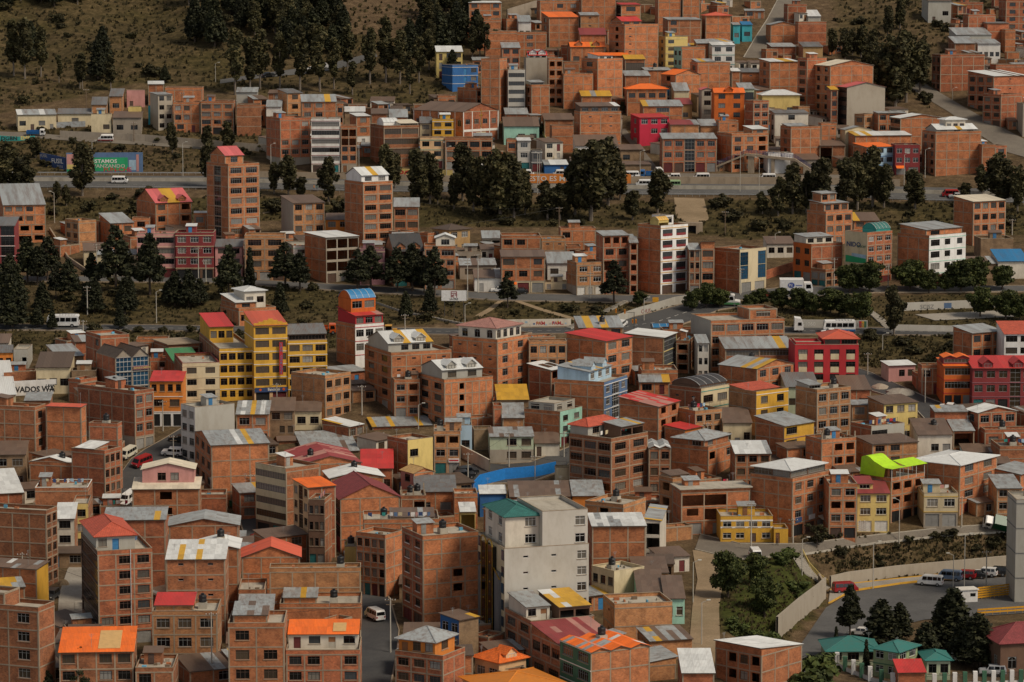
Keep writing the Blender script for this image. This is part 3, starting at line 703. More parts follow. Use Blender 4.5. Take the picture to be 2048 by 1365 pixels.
b(303, 306, 436, 1223, 1337, 'brown brick house with two black garage doors and dark red roof sheet', R='s2n1/w3/w3', sh='black', top=[(.0, .62, .3, .98, 1.0, '=', 'b', 's', 'red+y')], wall=BT, wf='gy')
b(-60, 75, 98, 1139, 1200, 'old brick shop under patched silver and brown sheets with yellow mural end', fr='yellow', roof='l', rc='rust+gw', slope=6, L='n1', yaw=72)
b(-40, 95, 117, 1022, 1150, 'long brown brick wall building with stepped balconies beside the alley', R='w2', L='b', wall=BB, yaw=74)
b(104, 112, 150, 1038, 1125, 'pale front alley house with white shed roof', fr='pale', R='w1', roof='s', rc='white', slope=8)
b(140, 147, 178, 1008, 1100, 'yellow trimmed alley house with narrow front near the parked dark car', fr='ltyellow', R='w1')
b(455, 458, 570, 1247, 1402, 'brick house with grey patched roof and barred windows beside the orange terrace roof', R='s2/w2/w2/w1n1', top=[(.05, .7, .3, 1, 1.3, '=', 'b', 's', 'grey+yr')], wf='br')
b(571, 573, 720, 1301, 1402, 'rounded brick corner house with roof terrace and bright orange sheet roof', R='w2n1w1/w2n1w1', top=[(.0, .98, .42, 1, 2.3, 'pale', 'd1w1d1w1', 's', 'orange', dict(slope=12))], wall=BR)
b(538, 540, 722, 1137, 1240, 'long brick block with concrete grid and cluttered flat roof', fe='ltyellow', d=11, tank=1)
b(557, 560, 722, 1208, 1264, 'long low blank brick wall building with small grey roofed rooftop shed', R='p', top=[(.02, .46, .35, .9, 1.0, '=', 'b', 's', 'grey+y')], tank=1)
b(478, 485, 600, 1115, 1186, 'brick house with stepped red gable roof beside the parked red truck', roof='p', rc='redo', slope=20, R='b')
b(474, 478, 530, 1180, 1232, 'small plain brick box below the stepped red gable roof', R='p')
b(471, 475, 545, 1229, 1268, 'tiny brick house under grey corrugated sheets behind the barred window house', R='p', roof='s', rc='grey', slope=8)
b(791, 886, 930, 1313, 1402, 'brick corner house with orange upper room and grey hipped roof', L='w3', top=[(.05, .98, .18, .98, 2.6, 'orange', 'w1', 'h', 'grey+y', dict(L='d1w2'))], yaw=62, wall=BR)
b(805, 846, 958, 1073, 1233, 'red brick apartment block with white window sills and two holes in its side', L='s2/w2/w2/w2/w2', R='b/b/n2o1n1/n2o1n1/b', fl='brick_red', sillm='trim_white', wall=BO, tank=1, yaw=24)
b(713, 771, 806, 1071, 1196, 'brick apartment block with four dark windows per storey next to white sill block', L='s4/w4/w4/w4', wall=BO)
b(722, 728, 878, 1040, 1150, 'half built brick walls with rusty sheets behind the white sill block', R='b', top=[(.35, .95, .2, .8, .7, '=', 'b', 's', 'rust+g')], wall=BO, tank=1)
b(512, 573, 640, 938, 1078, 'cream street front with long dark ribbon windows and brick side', fl='cream', L='s2/r1/r1/r1', ground='brown', wall=BB)
b(588, 617, 672, 976, 1106, 'pinkish narrow street front with dark glass strip and orange roof edge', fl='peach', L='d2/w1g1w1/w1g1w1/w1g1w1', roof='s', rc='orange', slope=5)
b(618, 650, 664, 1000, 1112, 'dark brown street front with three columns of small windows', fl='brown', L='s2/w3/w3/w3', wall=BB)
b(650, 681, 800, 998, 1104, 'brick block with dark red zigzag glass front under deep red tiled gable', fl='maroon', L='s1/g2/g2/g2', roof='pt', rc='maroon', slope=24, wall=BO)
b(686, 690, 714, 1094, 1122, 'small yellow wall house squeezed beside the brick block', wall='ltyellow', R='n1', d=5)
b(881, 918, 957, 1241, 1296, 'low blue house with adobe side and brown patched roof', fl='blue', L='w2/w2', wall='adobe', roof='s', rc='rust+y', slope=5, wf='wh')
b(957, 1009, 1177, 1098, 1302, 'grey plaster tower with black and gold front and green pagoda roof', R='n1v1n1v1n1w1', L='p', fl='cream', wall='ltgrey', wf='wh', n=6, tank=0,
  top=[(.44, 1.0, 0, .96, 6.4, 'ltgrey', 'n2w1', 'f', 'band'), (.04, .46, .12, .9, 5.6, 'pale', 'n1w1', 'ht', 'teal', dict(L='w2', slope=22))], nm='apartment_tower', cat='tower')
b(1178, 1184, 1291, 1053, 1155, 'brick block with neat concrete grid behind the grey plaster tower', roof='s', rc='white+g', slope=4, R='b')
b(1170, 1246, 1291, 1010, 1070, 'brick house with one dark side opening behind the concrete grid block', L='n1o1n1', wall=BT)
b(1291, 1320, 1332, 1042, 1105, 'slim two storey tower with white balustrade balconies', wall='pale', L='x1', R='b', roof='s', rc='grey+y', slope=6)
b(1183, 1228, 1288, 1143, 1202, 'old beige house with three small windows and worn parapet', wall='cream', L='w1n1/w3', fr='cream', R='p', rc='cream')
b(1264, 1268, 1336, 1146, 1184, 'low brown brick shed behind the turquoise houses', wall=BT, R='p', roof='s', rc='rust', slope=6)
b(1272, 1275, 1327, 1184, 1213, 'small turquoise house with brown roof and two white windows', wall='mint', R='w1d1w1', roof='s', rc='rust', slope=12, wf='wh', n=1)
b(1327, 1329, 1369, 1197, 1224, 'pale turquoise hut with barred windows under rusty sheets', wall='mint', R='w2', roof='s', rc='rust+g', slope=12, wf='wh', n=1)
b(1206, 1229, 1344, 1209, 1266, 'big blank brick wall house below the small turquoise house', L='v1', R='p', wall=BT)
b(1010, 1062, 1188, 1243, 1330, 'brown brick house with roof terrace and yellow and white sheet canopy', L='s2/W2/W2', R='b', wall=BB, tank=2,
  top=[(.02, .42, .25, .95, 2.3, 'pale', 'w1d1', 's', 'grey+w'), (.48, 1.0, .1, .9, 2.2, 'brown', 'x2', 's', 'yellow+w')])
b(1063, 1121, 1237, 1292, 1376, 'brown brick house with broad dark red sheet roof', L='W2/W3', roof='s', rc='maroon+d', slope=9, wall=BB)
b(1120, 1181, 1299, 1306, 1406, 'brick house with green and white striped front and orange double gables', fl='dkgreen', L='W2', trim='trim_white', roof='p3', rc='orange+gw', slope=18, wall=BO, tank=1)
b(1275, 1300, 1384, 1283, 1347, 'blank brick house with patched grey and mustard roof by the dirt road', roof='s', rc='grey+yr', slope=7, R='p', wall=BT)
b(1211, 1244, 1352, 1336, 1402, 'brick house with blue side wall and plain grey shed roof', fl='steelblue', L='w1', roof='l', rc='grey', slope=7, R='b')
b(950, 998, 1052, 1325, 1368, 'peach house with bright orange hipped tile roof and dormers', wall='peach', L='w2', R='n1w1', roof='ht', rc='orange', nd=1, wf='wh', slope=26)
b(925, 1000, 1142, 1388, 1432, 'house below the peach one showing only an amber glossy roof', wall='peach', roof='h', rc='amber', slope=13, R='b')
b(895, 899, 946, 1311, 1385, 'brick house with dark brown roof and black tank beside the peach house', roof='s', rc='brown', slope=8, wall=BO, tank=1)
b(1362, 1364, 1428, 1346, 1402, 'low house under a plain white sheet roof beside the dirt road', roof='s', rc='white', slope=10, wall=BR)
b(1430, 1522, 1603, 1312, 1402, 'brick corner house with folded white roof and dark recessed openings', L='n1o1w1o1', R='b', roof='r', rc='white', slope=6, wall=BO, top=[], tank=0)
b(1652, 1655, 1758, 1302, 1331, 'long low pale green house with teal roof behind the white and green fence', wall='pgreen', R='w3', roof='h', rc='teal', n=1, slope=20, d=8)
b(1746, 1796, 1834, 1304, 1352, 'two storey green house with teal hipped roof behind the fence', wall='green', L='w2', R='w2', roof='h', rc='teal', slope=20, trim='dkgreen', wf='wh')
b(1793, 1796, 1850, 1345, 1375, 'small brick lean-to with bright red roof against the green house', R='p', roof='s', rc='red', slope=14, wall=BR, d=4, n=1)
b(1850, 1853, 1900, 1320, 1352, 'pale green wing with teal roof hidden among the conifers', wall='pgreen', R='w2', roof='h', rc='teal', n=1, slope=20)
b(1962, 2000, 2190, 1287, 1346, 'large brown chapel-like hall with wide dark red hipped roof', wall='brown', L='a2', R='a4', roof='ht', rc='maroon', slope=27, n=1, cat='hall', nm='hall', d=26)
b(2027, 2029, 2120, 1000, 1205, 'grey panelled office tower with dark band by the parking lot', wall='grey', R='p', nm='office_tower', cat='tower', n=4, trim='dgrey')
# --- middle rows, left
b(-30, -24, 26, 706, 748, 'orange walled house with slate grey roof at the end of the weedy yard', wall='orange', R='w3', roof='s', rc='dgrey', slope=14, n=1)
b(25, 28, 56, 699, 738, 'bare concrete cube room beside the orange walled house', wall='grey', R='n1o1', n=1)
b(95, 118, 168, 714, 736, 'adobe shed with loose grey roof at the edge of the weeds', wall='adobe', roof='s', rc='grey+w', slope=9, n=1)
b(70, 73, 141, 735, 764, 'peeling cream house with brown roof and three dark windows', wall='cream', R='W1w1W1', roof='s', rc='brown', slope=13, n=1)
b(8, 11, 70, 743, 768, 'low brick shed wall beside the peeling cream house', R='p', n=1, d=5)
b(141, 144, 193, 742, 766, 'adobe wall shed behind the painted sign wall', wall='adobe', R='p', n=1, d=5)
b(-30, -20, 32, 791, 822, 'cream house with yellow upper edge beside the painted sign wall', wall='cream', R='w2', roof='s', rc='white', slope=7)
b(173, 203, 260, 672, 775, 'slim brick tower with dark opening behind the steep brown gables', L='n1w1', R='b', wall=BR, tank=0)
b(194, 232, 299, 716, 780, 'narrow hotel with steep dark brown gables and blue glass front', fr='stone', fl='brick_red', R='g1g1', roof='p2t', rc='brown', slope=42, glass='glass_blue', wf='wh', wall=BR, trim='metal_grey', n=3)
b(309, 338, 399, 690, 738, 'unfinished brick building with bare concrete slab roof and open bays', R='x4', roof='f2', wall=BB, n=1, d=13)
b(297, 300, 350, 717, 758, 'low brick house between the blue glass hotel and the green roof', R='n1w2', wall=BR, d=7)
b(332, 350, 403, 727, 766, 'small cream house with green sheet roof above the orange house', fr='cream', R='w1n2', roof='s', rc='green', slope=12)
b(299, 301, 366, 763, 839, 'bright orange house with red roof and white shop floor', wall='orange', R='s3/w2/w4', ground='white2', roof='s', rc='red', slope=6, trim='trim_white', wf='br', sh='black')
b(350, 366, 440, 727, 813, 'cream four storey block with small square windows beside the yellow hotel', wall=BB, fr='cream', R='s1n1/w2/w2/w2', wf='dk', trim='cream', rc='maroon')
b(400, 440, 508, 698, 808, 'yellow hotel wing with brick flank and roof terrace', fix=1, yaw=14, wall=BB, fr='yellow', R='w4/W4/W4/W4', trim='trim_white', wf='br', glass='glass_dark', d=14, top=[(.0, .75, .5, 1, 3.6, 'yellow', 'W3', 's', 'red', dict(slope=5))])
b(508, 509, 576, 652, 806, 'yellow hotel centre block with stepped crown and red vertical sign', fix=1, yaw=14, wall='yellow', R='s2/W2/W2/W2/W2/W2', trim='trim_white', wf='br', roof='s', rc='redo', slope=7, ground='peach', glass='glass_curtain_brown', d=13)
b(576, 577, 655, 682, 802, 'yellow hotel wing with patchwork attic roof and balcony', fix=1, yaw=14, wall='yellow', R='W3/W3/W3/W3', trim='trim_white', wf='br', top=[(.0, 1, .05, .9, 2.0, 'brown', 'r1', 'g', 'dgrey+yy')], d=11)
b(157, 271, 309, 783, 886, 'brick corner block with long blank flank and rounded parapet over shops', R='s2/w2/w2/w2', ground='concrete', yaw=52, wall=BR, sh='grey')
b(150, 176, 241, 802, 868, 'brown brick house with rust roof and deep balcony below the long blank flank', R='w3/o1w1/w2', roof='s', rc='rust', slope=6, wall=BT)
b(94, 164, 174, 815, 908, 'blank brick block with red tiled shed roof', roof='l', rc='redo', slope=3, wall=BO, yaw=78)
b(180, 237, 246, 848, 990, 'tall blank brick block beside the curving street with minibuses', L='b', wall=BR, yaw=78)
b(-50, 72, 93, 815, 908, 'wide brown brick block with windows only in its narrow side', R='w1', L='b', wall=BB, yaw=74)
b(42, 50, 101, 802, 834, 'little brick house with grey and yellow roof behind the blank brick block', roof='s', rc='grey+y', slope=3)
b(60, 186, 200, 928, 1040, 'brick block with white arched gable roof and concrete framed flank', R='w1', roof='f', wall=BO, yaw=76, top=[(0, 1, .35, 1, .5, '=', 'b', 'g', 'white', dict(slope=14))])
b(145, 211, 243, 902, 1045, 'brick block with blue rooftop sheet and windows along the street', R='s2/w3/w3/w3', wall=BR, L='b', top=[(.0, .9, .3, .9, .8, '=', 'b', 'l', 'white')])
b(68, 72, 177, 976, 1050, 'low brick house with pale parapet and dark patched roof inside', R='p', rc='trim_white', wall=BB)
b(-30, -12, 48, 988, 1025, 'brick hut with white and grey sheets at the foot of the street wall', roof='s', rc='white', slope=9)
b(-20, -12, 52, 910, 955, 'dim brown adobe hut cluster under rusty sheets', wall='adobe', R='w2', roof='s', rc='rust', slope=8)
b(262, 266, 400, 979, 1050, 'brick house with cream shed roof and pink gable storey behind', R='n1o1n1', roof='s', rc='cream', slope=8, d=7, top=[(.12, .92, .5, 1.5, 3.2, 'pink', 'n1w2n1', 'p', 'cream', dict(slope=13))], wall=BO)
b(395, 399, 453, 990, 1045, 'brick house between the pink gable and the curved brick front', R='p', wall=BR, d=6)
b(363, 391, 470, 815, 935, 'white pilastered street front with bare grey plaster flank', fl='white', fr='grey', R='p', L='w2', wall='grey', wf='gy', yaw=35)
b(391, 424, 539, 891, 992, 'brick block with curved lower front under grey gabled sheets', L='s2/W3/W3', R='w3/b/b', roof='g', rc='grey+yw', slope=9, wall=BO)
b(470, 473, 538, 829, 868, 'low brick house with light grey roof behind the grey plaster flank', R='w3/w2', roof='s', rc='grey+wy', slope=9, wall=BO)
# --- middle rows, centre
b(583, 651, 702, 752, 843, 'tan brick block with small paired windows below the yellow hotel', R='w3', wall=BT, wf='br', L='b')
b(536, 540, 589, 822, 865, 'crumbling adobe house beside the whitewashed old house', wall='adobe', R='n1w2/w2', roof='s', rc='rust', slope=9)
b(588, 590, 642, 823, 860, 'whitewashed old house with four small windows and rusty roof', wall='cream', R='w2/w2', roof='s', rc='rust+g', slope=11, wf='dk')
b(548, 556, 632, 882, 910, 'long low hall under a broad rusty gable', wall=BB, roof='g', rc='rust', slope=17, n=1)
b(640, 721, 775, 880, 930, 'white framed modern house with dark red panels and roof terrace', fr='maroon', L='b', R='W3', trim='trim_white', wall=BR, top=[(.05, .6, .3, 1, 3.0, '=', 'W2', 's', 'white+y')])
b(590, 608, 718, 905, 934, 'jumble of grey rusty and yellow sheet roofs beside the white framed house', roof='s', rc='grey+yr', slope=9, n=1, wall='adobe')
b(572, 600, 722, 930, 982, 'brick house with wide faded maroon gable roof', R='o1n2', roof='p', rc='maroon+d', slope=14, wall=BO, L='o2', tank=1)
b(648, 662, 768, 957, 1015, 'brick house under white shed roof with black tank behind red tiles', roof='p', rc='white', slope=12, wall=BO, tank=1)
b(718, 722, 786, 937, 968, 'brick room with shiny crimson shed roof', R='n1w1', roof='s', rc='red', slope=14, n=1)
b(802, 828, 868, 946, 990, 'pink brick villa with tan tiled gable', fl='pink', L='w1', R='w1', roof='pt', rc='tan', slope=20)
b(775, 816, 866, 881, 945, 'cream two storey house with brick flank and barred windows', fr='ltyellow', R='w1n1', wall=BB, n=2)
b(866, 868, 921, 863, 948, 'pink brick three storey house with big square windows and shop sign', R='s2/w2/o2', wall=BT, fe='brick_orange', wf='gy')
b(735, 745, 864, 854, 892, 'brick yard house with grey shed roofs behind the cream house', roof='s', rc='grey+y', slope=8, n=1)
b(730, 783, 903, 706, 839, 'large brick block with five storeys and white and yellow dormer roof', L='s2/W2/W2/W2', R='b/b/v4/v4', top=[(.0, .75, .12, .9, 2.4, 'grey', 'n1w3', 'g', 'white+y', dict(nd=2, slope=18))], wall=BO, wf='br', tank=0)
b(783, 789, 840, 760, 848, 'recessed brick link house with rubble on its roof', R='s1w1/w1o1', wall=BO, top=[(.5, 1, .3, .9, 1.6, '=', 'b', 's', 'rust')], n=3)
b(837, 889, 986, 760, 853, 'brick block with white zigzag dormers and slit holes in its flank', L='W2/W2', R='b/n2o1n4/n2o1n4', top=[(.0, .85, .1, .9, 2.5, 'grey', 'w2', 'g', 'white+y', dict(nd=2, slope=18))], wall=BO, tank=1)
b(985, 987, 1004, 812, 853, 'narrow brick end wall beside the zigzag dormer block', d=5)
b(905, 995, 1056, 680, 790, 'brick block crowned by a white penthouse with arched windows', L='v3', R='w2', wall=BO, top=[(.1, .95, .1, .95, 3.0, 'pale', 'a4', 'ht', 'faded', dict(L='a3', slope=16))])
b(1056, 1058, 1133, 683, 778, 'tan brick apartment block with irregular small windows', R='w4', wall=BT, d=9)
b(990, 995, 1057, 800, 830, 'old low house with mossy mustard roof', wall='adobe', roof='s', rc='yellow', slope=12, n=1, R='d1w2')
b(1003, 1005, 1048, 836, 860, 'shed with plain light grey roof below the mossy mustard roof', roof='s', rc='grey', slope=11, n=1)
b(891, 893, 944, 851, 890, 'pale blue plastered house front with one small window', wall='ltblue', R='n1w1', n=1, d=5)
b(944, 948, 985, 860, 890, 'adobe yard building beside the pale blue front', wall='adobe', R='p', n=1, d=5)
b(976, 980, 1067, 874, 926, 'pale green house with peeling lower wall at the street bend', wall='pgreen', R='n1w1w1', ground='concrete', d=8, roof='s', rc='grey+r', slope=5)
b(1067, 1070, 1119, 887, 914, 'low whitewashed cottage under rusty sheets at the street bend', wall='pale', R='d1n2', roof='s', rc='rust+g', slope=12, n=1)
b(1048, 1120, 1164, 824, 905, 'brick block with mint green front and recessed top floor', fr='mint', R='s1w1/w2/w2', L='b', wall=BO, top=[(.0, .96, .15, .9, 2.2, 'grey', 'w2', 'f', 'band', dict(L='w2'))], sh='maroon')
b(1138, 1222, 1295, 878, 994, 'rounded brick corner block with long ribbon windows and orange rooftop tiles', L='s2s1/W3/W3/W3', R='s1d1/W2/W2/W2', wall=BB, wf='br', top=[(.0, .9, .55, 1, 2.5, 'grey', 'w2', 'ht', 'redo'), (.35, 1.0, .08, .5, 2.4, 'brown', 'x2', 's', 'grey+y')])
b(1295, 1297, 1341, 897, 970, 'narrow brick house with grey double gable beside the rounded corner block', R='w2', roof='p2', rc='grey+w', slope=24, wall=BB)
b(1057, 1102, 1133, 741, 795, 'brick house with white roof carrying two solar panels', roof='s', rc='white', slope=9, R='o1n1', wall=BR)
b(1108, 1208, 1254, 765, 845, 'blue fronted block with tall dark glass strip and grey rooftop gables', fr='steelblue', R='w1g1w1', L='b', wall=BO, wf='wh', top=[(.0, 1, .3, .95, 2.6, 'ltblue', 'w3', 's', 'grey+y', dict(nd=2))], trim='trim_white')
b(1133, 1211, 1264, 683, 765, 'brick block with crimson shed roof and four wide windows', R='W2', roof='s', rc='red', slope=6, wall=BO, L='b', wf='gy')
b(1150, 1158, 1246, 656, 725, 'brick house with mustard and grey roof above the crimson shed roof', R='n1w2', roof='s', rc='grey+yy', slope=9, tank=1)
b(1252, 1327, 1353, 676, 738, 'cream and pink striped narrow front with long brick flank', fr='ltyellow', R='g1', roof='s', rc='white', slope=4, wall=BB, glass='glass_grey')
b(1280, 1283, 1355, 741, 772, 'low plain brick annex under the cream striped front', R='p', n=1, wall=BO)
b(1352, 1378, 1393, 682, 745, 'slim brown brick stair tower beside the grey plaster house', L='o1', R='w1', wall=BB)
b(1393, 1395, 1417, 687, 740, 'thin grey plaster house with white roof', wall='ltgrey', R='w2', roof='s', rc='grey', slope=5)
b(1381, 1421, 1568, 642, 720, 'long brick block with rows of dark windows below the parked white lorry', fl='grey', R='W5', wall=BO, L='p', top=[(.6, 1.0, .3, .9, 2.4, '=', 'W1', 'f', 'band')])
b(1443, 1450, 1586, 698, 740, 'glazed lean-to building with grey and yellow striped roof', R='r2', roof='s', rc='grey+y', slope=9, wall=BB, wf='gy')
b(1437, 1513, 1587, 738, 795, 'brick house with broad grey gable and yellow skylight sheets', R='w3', roof='p', rc='grey+y', slope=13, wall=BO, tank=1)
b(1338, 1402, 1458, 778, 827, 'cream and green striped block with smoky vaulted roof', fr='cream', R='W2', L='v2', trim='teal', wall=BR, roof='f', top=[(.0, 1, .05, .95, 1.2, 'brown', 'r1', 'v', 'dark', dict(slope=1.3))], n=2)
b(1238, 1316, 1358, 814, 888, 'brick house with faded red and grey shed roof and black openings', R='n1s1/w2/o2', roof='s', rc='red+dd', slope=9, L='b', wall=BO)
b(1355, 1390, 1443, 823, 875, 'tan brick house with cluttered flat roof beside the faded red roof', R='w3/w3', wall=BT, L='b')
b(1329, 1369, 1402, 860, 895, 'little house with orange and yellow side wall and scarlet roof', fr='orange', R='p', roof='s', rc='red', slope=5, wall=BO, n=1)
b(1457, 1512, 1576, 784, 853, 'yellow fronted house with red tiled attic and white window bands', fr='yellow', R='w2', L='b', trim='trim_white', wall=BT, top=[(.0, 1, .3, 1, .6, 'brick_tan', 'b', 'st', 'redo')], wf='dk')
b(1443, 1446, 1503, 846, 872, 'cream cottage with rusty roof and low white wall', wall='cream', R='w1d1w1', roof='s', rc='rust', slope=11, n=1)
b(1341, 1416, 1466, 895, 960, 'brick block with grey hipped attic and few random openings', R='b/o1n1w1', L='b', wall=BO, top=[(.0, 1, .1, .95, 2.0, '=', 'w1n1', 'h', 'grey+y', dict(L='n1w1', slope=17))])
b(1466, 1470, 1541, 908, 960, 'brick house under overlapping white and grey roofs', R='w3', roof='s', rc='white+gy', slope=9, wall=BO)
b(1318, 1345, 1389, 958, 1040, 'brick house with rounded terrace corner and plank roof', R='w1n1/w1n1', roof='f', wall=BT, top=[(.05, .95, .3, 1, 1.0, '=', 'b', 's', 'rust')], L='o1')
b(1345, 1362, 1499, 980, 1072, 'brick block with thick bare concrete roof slab and wide dark openings', R='s1d1n1/o1x1n1/x2n1', roof='f2', rc='slab', wall=BO, sh='grey', n=3, d=12)
# --- middle rows, right
b(1586, 1589, 1716, 690, 770, 'big red plastered block with cream panels under the windows', wall='red', R='w4', L='p', roof='f', top=[(.45, 1, .05, .9, 1.9, 'red', 'r2', 'h', 'redo', dict(slope=18)), (.0, .42, .0, .6, 1.2, 'red', 'p', 'f', 'band')], wf='dk', d=12, n=4)
b(1568, 1571, 1636, 774, 805, 'pale green hut with dark grey roof under the red block', wall='pgreen', R='w2', roof='s', rc='dgrey', slope=11, n=1)
b(1590, 1633, 1700, 780, 870, 'tan brick block with three storeys of paired white windows', R='w1w1w1', L='b', wall=BT, wf='gy', top=[(.0, .4, .4, 1, 1.2, 'grey', 'r1', 's', 'grey')])
b(1735, 1767, 1834, 809, 876, 'pale yellow house with rusty roof and brick flank below the gravel heap', fr='ltyellow', R='n1w1/w1n1w1/w3', roof='s', rc='rust', slope=7, wall=BT, wf='br')
b(1700, 1703, 1766, 810, 846, 'brick house with turquoise sheet on its roof', R='w2', wall=BT, roof='s', rc='grey+r', slope=5, d=6)
b(1680, 1684, 1741, 780, 802, 'rust roofed brick shop beside the gravel heap', R='n1w1', roof='s', rc='rust+g', slope=11, n=1)
b(1510, 1568, 1627, 853, 905, 'yellow house with purple window band and grey roof', fr='yellow', R='r1n1/W1n1', trim='purple', roof='s', rc='grey', slope=9, wall=BO)
b(1610, 1642, 1711, 880, 942, 'unfinished brick block bristling with concrete column stubs', R='n1o2', stub=1, wall=BO, L='b')
b(1700, 1742, 1808, 853, 898, 'brick house with grey barred attic window band', R='r1n1', wall=BR, fr='grey', L='b')
b(1710, 1744, 1835, 889, 935, 'brick house under dark rusty roof with two white windows', R='w2n1', roof='s', rc='rust', slope=4, wall=BT)
b(1830, 1835, 1904, 870, 895, 'low brown roofed house with black tank by the brick lanes', R='n1w2', roof='s', rc='rust', slope=12, n=1, tank=1, wall='pale')
b(1720, 1781, 1848, 957, 1058, 'brick block topped by a wavy lime green canopy', R='s3/o3/o3', L='b', wall=BO, tank=0, n=3)
b(1822, 1918, 1992, 930, 1050, 'brick block with white hipped roof and large curtained windows', R='s2/W2/W2/W2', L='b', roof='h', rc='white', slope=8, wall=BO, wf='gy')
b(1500, 1584, 1655, 958, 1084, 'brick block with shops under a white hipped roof', R='s3/w3/w3/w3', L='b', top=[(.0, 1, .05, .95, 2.2, 'brown', 'r2', 'h', 'white', dict(slope=12, L='r2'))], wall=BO, wf='gy')
b(1655, 1657, 1713, 968, 1077, 'brick block with recessed balconies beside the shops', R='s2/w2/o2/w2', wall=BO, d=9)
b(1712, 1714, 1778, 987, 1060, 'yellow house with red roof and chequered ground floor', wall='ltyellow', R='s2/w2/w2', roof='s', rc='maroon', slope=9, sh='white', wf='wh', d=7, top=[(0, .55, .3, 1, 1.5, 'ltyellow', 'w1', 's', 'maroon')])
b(1845, 1847, 1915, 987, 1054, 'cream two storey house with stone ground floor and yellow trim', wall='cream', R='s2/w2', trim='gold', ground='stone', wf='wh', n=2)
b(1438, 1441, 1545, 1033, 1085, 'yellow corner house with white window band', wall='yellow', R='w2d1w1/w4', roof='f', wf='wh', n=2, d=8, tank=0)
b(1546, 1548, 1576, 1058, 1084, 'low yellow garage wing with one brown door', wall='yellow', R='d1n1', n=1, d=5)
b(1990, 1993, 2042, 977, 1052, 'tan brick house with green lorry parked at its gate', R='s1d1/w2/w2', roof='s', rc='grey', slope=7, wall=BT)
b(1930, 1956, 2032, 826, 888, 'brick house with broad white gable and blue door', L='w1', R='w3', roof='p', rc='white', slope=13, wall=BR)
b(1966, 1969, 2075, 860, 900, 'brick terrace house with rows of dim windows below the broad white gable', R='w3', wall=BR, d=5)
b(1866, 1869, 1934, 824, 872, 'blank brick block with mustard sheet beside the broad white gable', roof='s', rc='grey+y', slope=6, wall=BR, R='p')
b(1902, 1906, 1948, 862, 890, 'brick shed with light grey awning roof', roof='s', rc='grey', slope=13, n=1, R='x1')
b(1925, 1928, 2009, 905, 930, 'pale blue cottage with rusty striped roof', wall='ltblue', R='n1w2', roof='s', rc='rust+g', slope=14, n=1)
b(1995, 1999, 2062, 893, 935, 'plain brick house behind the white hipped roof', wall=BB, R='p')
b(1884, 1887, 1942, 733, 813, 'red and orange banded block with brown glazed storeys', wall='dorange', R='s3/r1/r1', trim='red', roof='s', rc='orange', slope=4, glass='glass_brown', top=[(0, 1, .2, .8, 1.6, 'maroon', 'r1', 'p2', 'orange')])
b(1942, 1944, 2066, 737, 814, 'maroon hall-like block with red pilasters and orange dormers', wall='maroon', R='s3g1n1/w3g1w1/w3g1w1', roof='s', rc='red', slope=9, nd=2, glass='glass_brown', trim='purple')
b(1762, 1777, 1830, 732, 765, 'pink cottage with white shed roof at the street corner', fr='pink', R='n1w1w1', wall='pale', roof='s', rc='white', slope=6, n=1)
b(1840, 1843, 1886, 731, 797, 'brick house with grey roller door beside the orange banded block', R='n1s1/w1n1', wall=BB, n=2)
b(1830, 1833, 1850, 748, 775, 'rubble filled brick yard hut next to the pink cottage', R='p', n=1, d=5)
b(1905, 1943, 2004, 667, 728, 'brick block with grey shed roof beside the white villa', R='w3', L='b', roof='s', rc='grey', slope=8, wall=BO)
b(2004, 2007, 2095, 668, 738, 'white villa with salmon tiled roof', wall='white2', R='W3', roof='st', rc='redo', slope=11, d=9, wf='dk')
# --- the row along the upper road and the park
b(-2, 8, 92, 411, 480, 'roofless looking brick house with gaping square openings on the path', R='n1x1o1/o3/w3n1', roof='s', rc='grey', slope=6, wall=BO)
b(-60, -55, 9, 378, 455, 'brick tower with bluish panes beside the gaping brick house', R='n2w1', wall=BO)
b(-30, -27, 31, 452, 548, 'maroon and white apartment front with tall brown glass bay', wall='maroon', R='s2/w1g1/w1g1', trim='trim_white', roof='s', rc='dgrey', slope=9, ground='pale')
b(131, 158, 193, 442, 494, 'ochre brick house at the stairs with blank front wall', R='b', L='w2', wall=BT)
b(200, 222, 268, 447, 490, 'brick cottage with grey porch roof above the pines', R='n1w1', roof='s', rc='grey', slope=11, wall=BO)
b(262, 265, 300, 437, 472, 'narrow brick annex tucked beside the red roofed villa', R='w1', wall=BO, d=5)
b(160, 168, 226, 502, 524, 'rust roofed cottage above the retaining wall stairs', wall='cream', roof='s', rc='rust', slope=13, n=1)
b(192, 195, 273, 510, 554, 'worn cream house with garage at the roadside behind a tall pine', wall='cream', R='d1s1n1/n2w1', roof='s', rc='grey+r', slope=6, d=6)
b(274, 312, 384, 406, 467, 'brick villa with red dormer roof and balcony near the tall brick tower', R='w3/w1n1o1', L='b', roof='g', rc='pinkred+y', slope=24, nd=2, wall=BO)
b(385, 388, 458, 427, 486, 'low brick house with tiny windows at the foot of the tall brick tower', R='n1w1w1/w3', wall=BO, top=[(.0, .5, .2, .8, .6, '=', 'b', 's', 'white')], d=7)
b(415, 458, 520, 329, 488, 'tall slim brick tower with eight rows of paired windows and red gable', R='W2', L='n1g1n1', wall=BO, roof='f', top=[(.0, .62, .15, .85, 2.9, '=', 'w1', 'g', 'pinkred', dict(slope=28))], wf='gy', n=8, nm='apartment_tower', cat='tower')
b(272, 275, 350, 468, 557, 'pink and cream apartment front with dark red ground floor', wall='pink', R='s2/r2/r2/r2', trim='cream', ground='maroon', sh='maroon', d=9)
b(350, 352, 428, 466, 558, 'maroon apartment front with yellow pilasters and black garage', wall='maroon', R='s1s1s1/w3/w3/w3', trim='cream', ground='brown', wf='wh', sh='black', d=9)
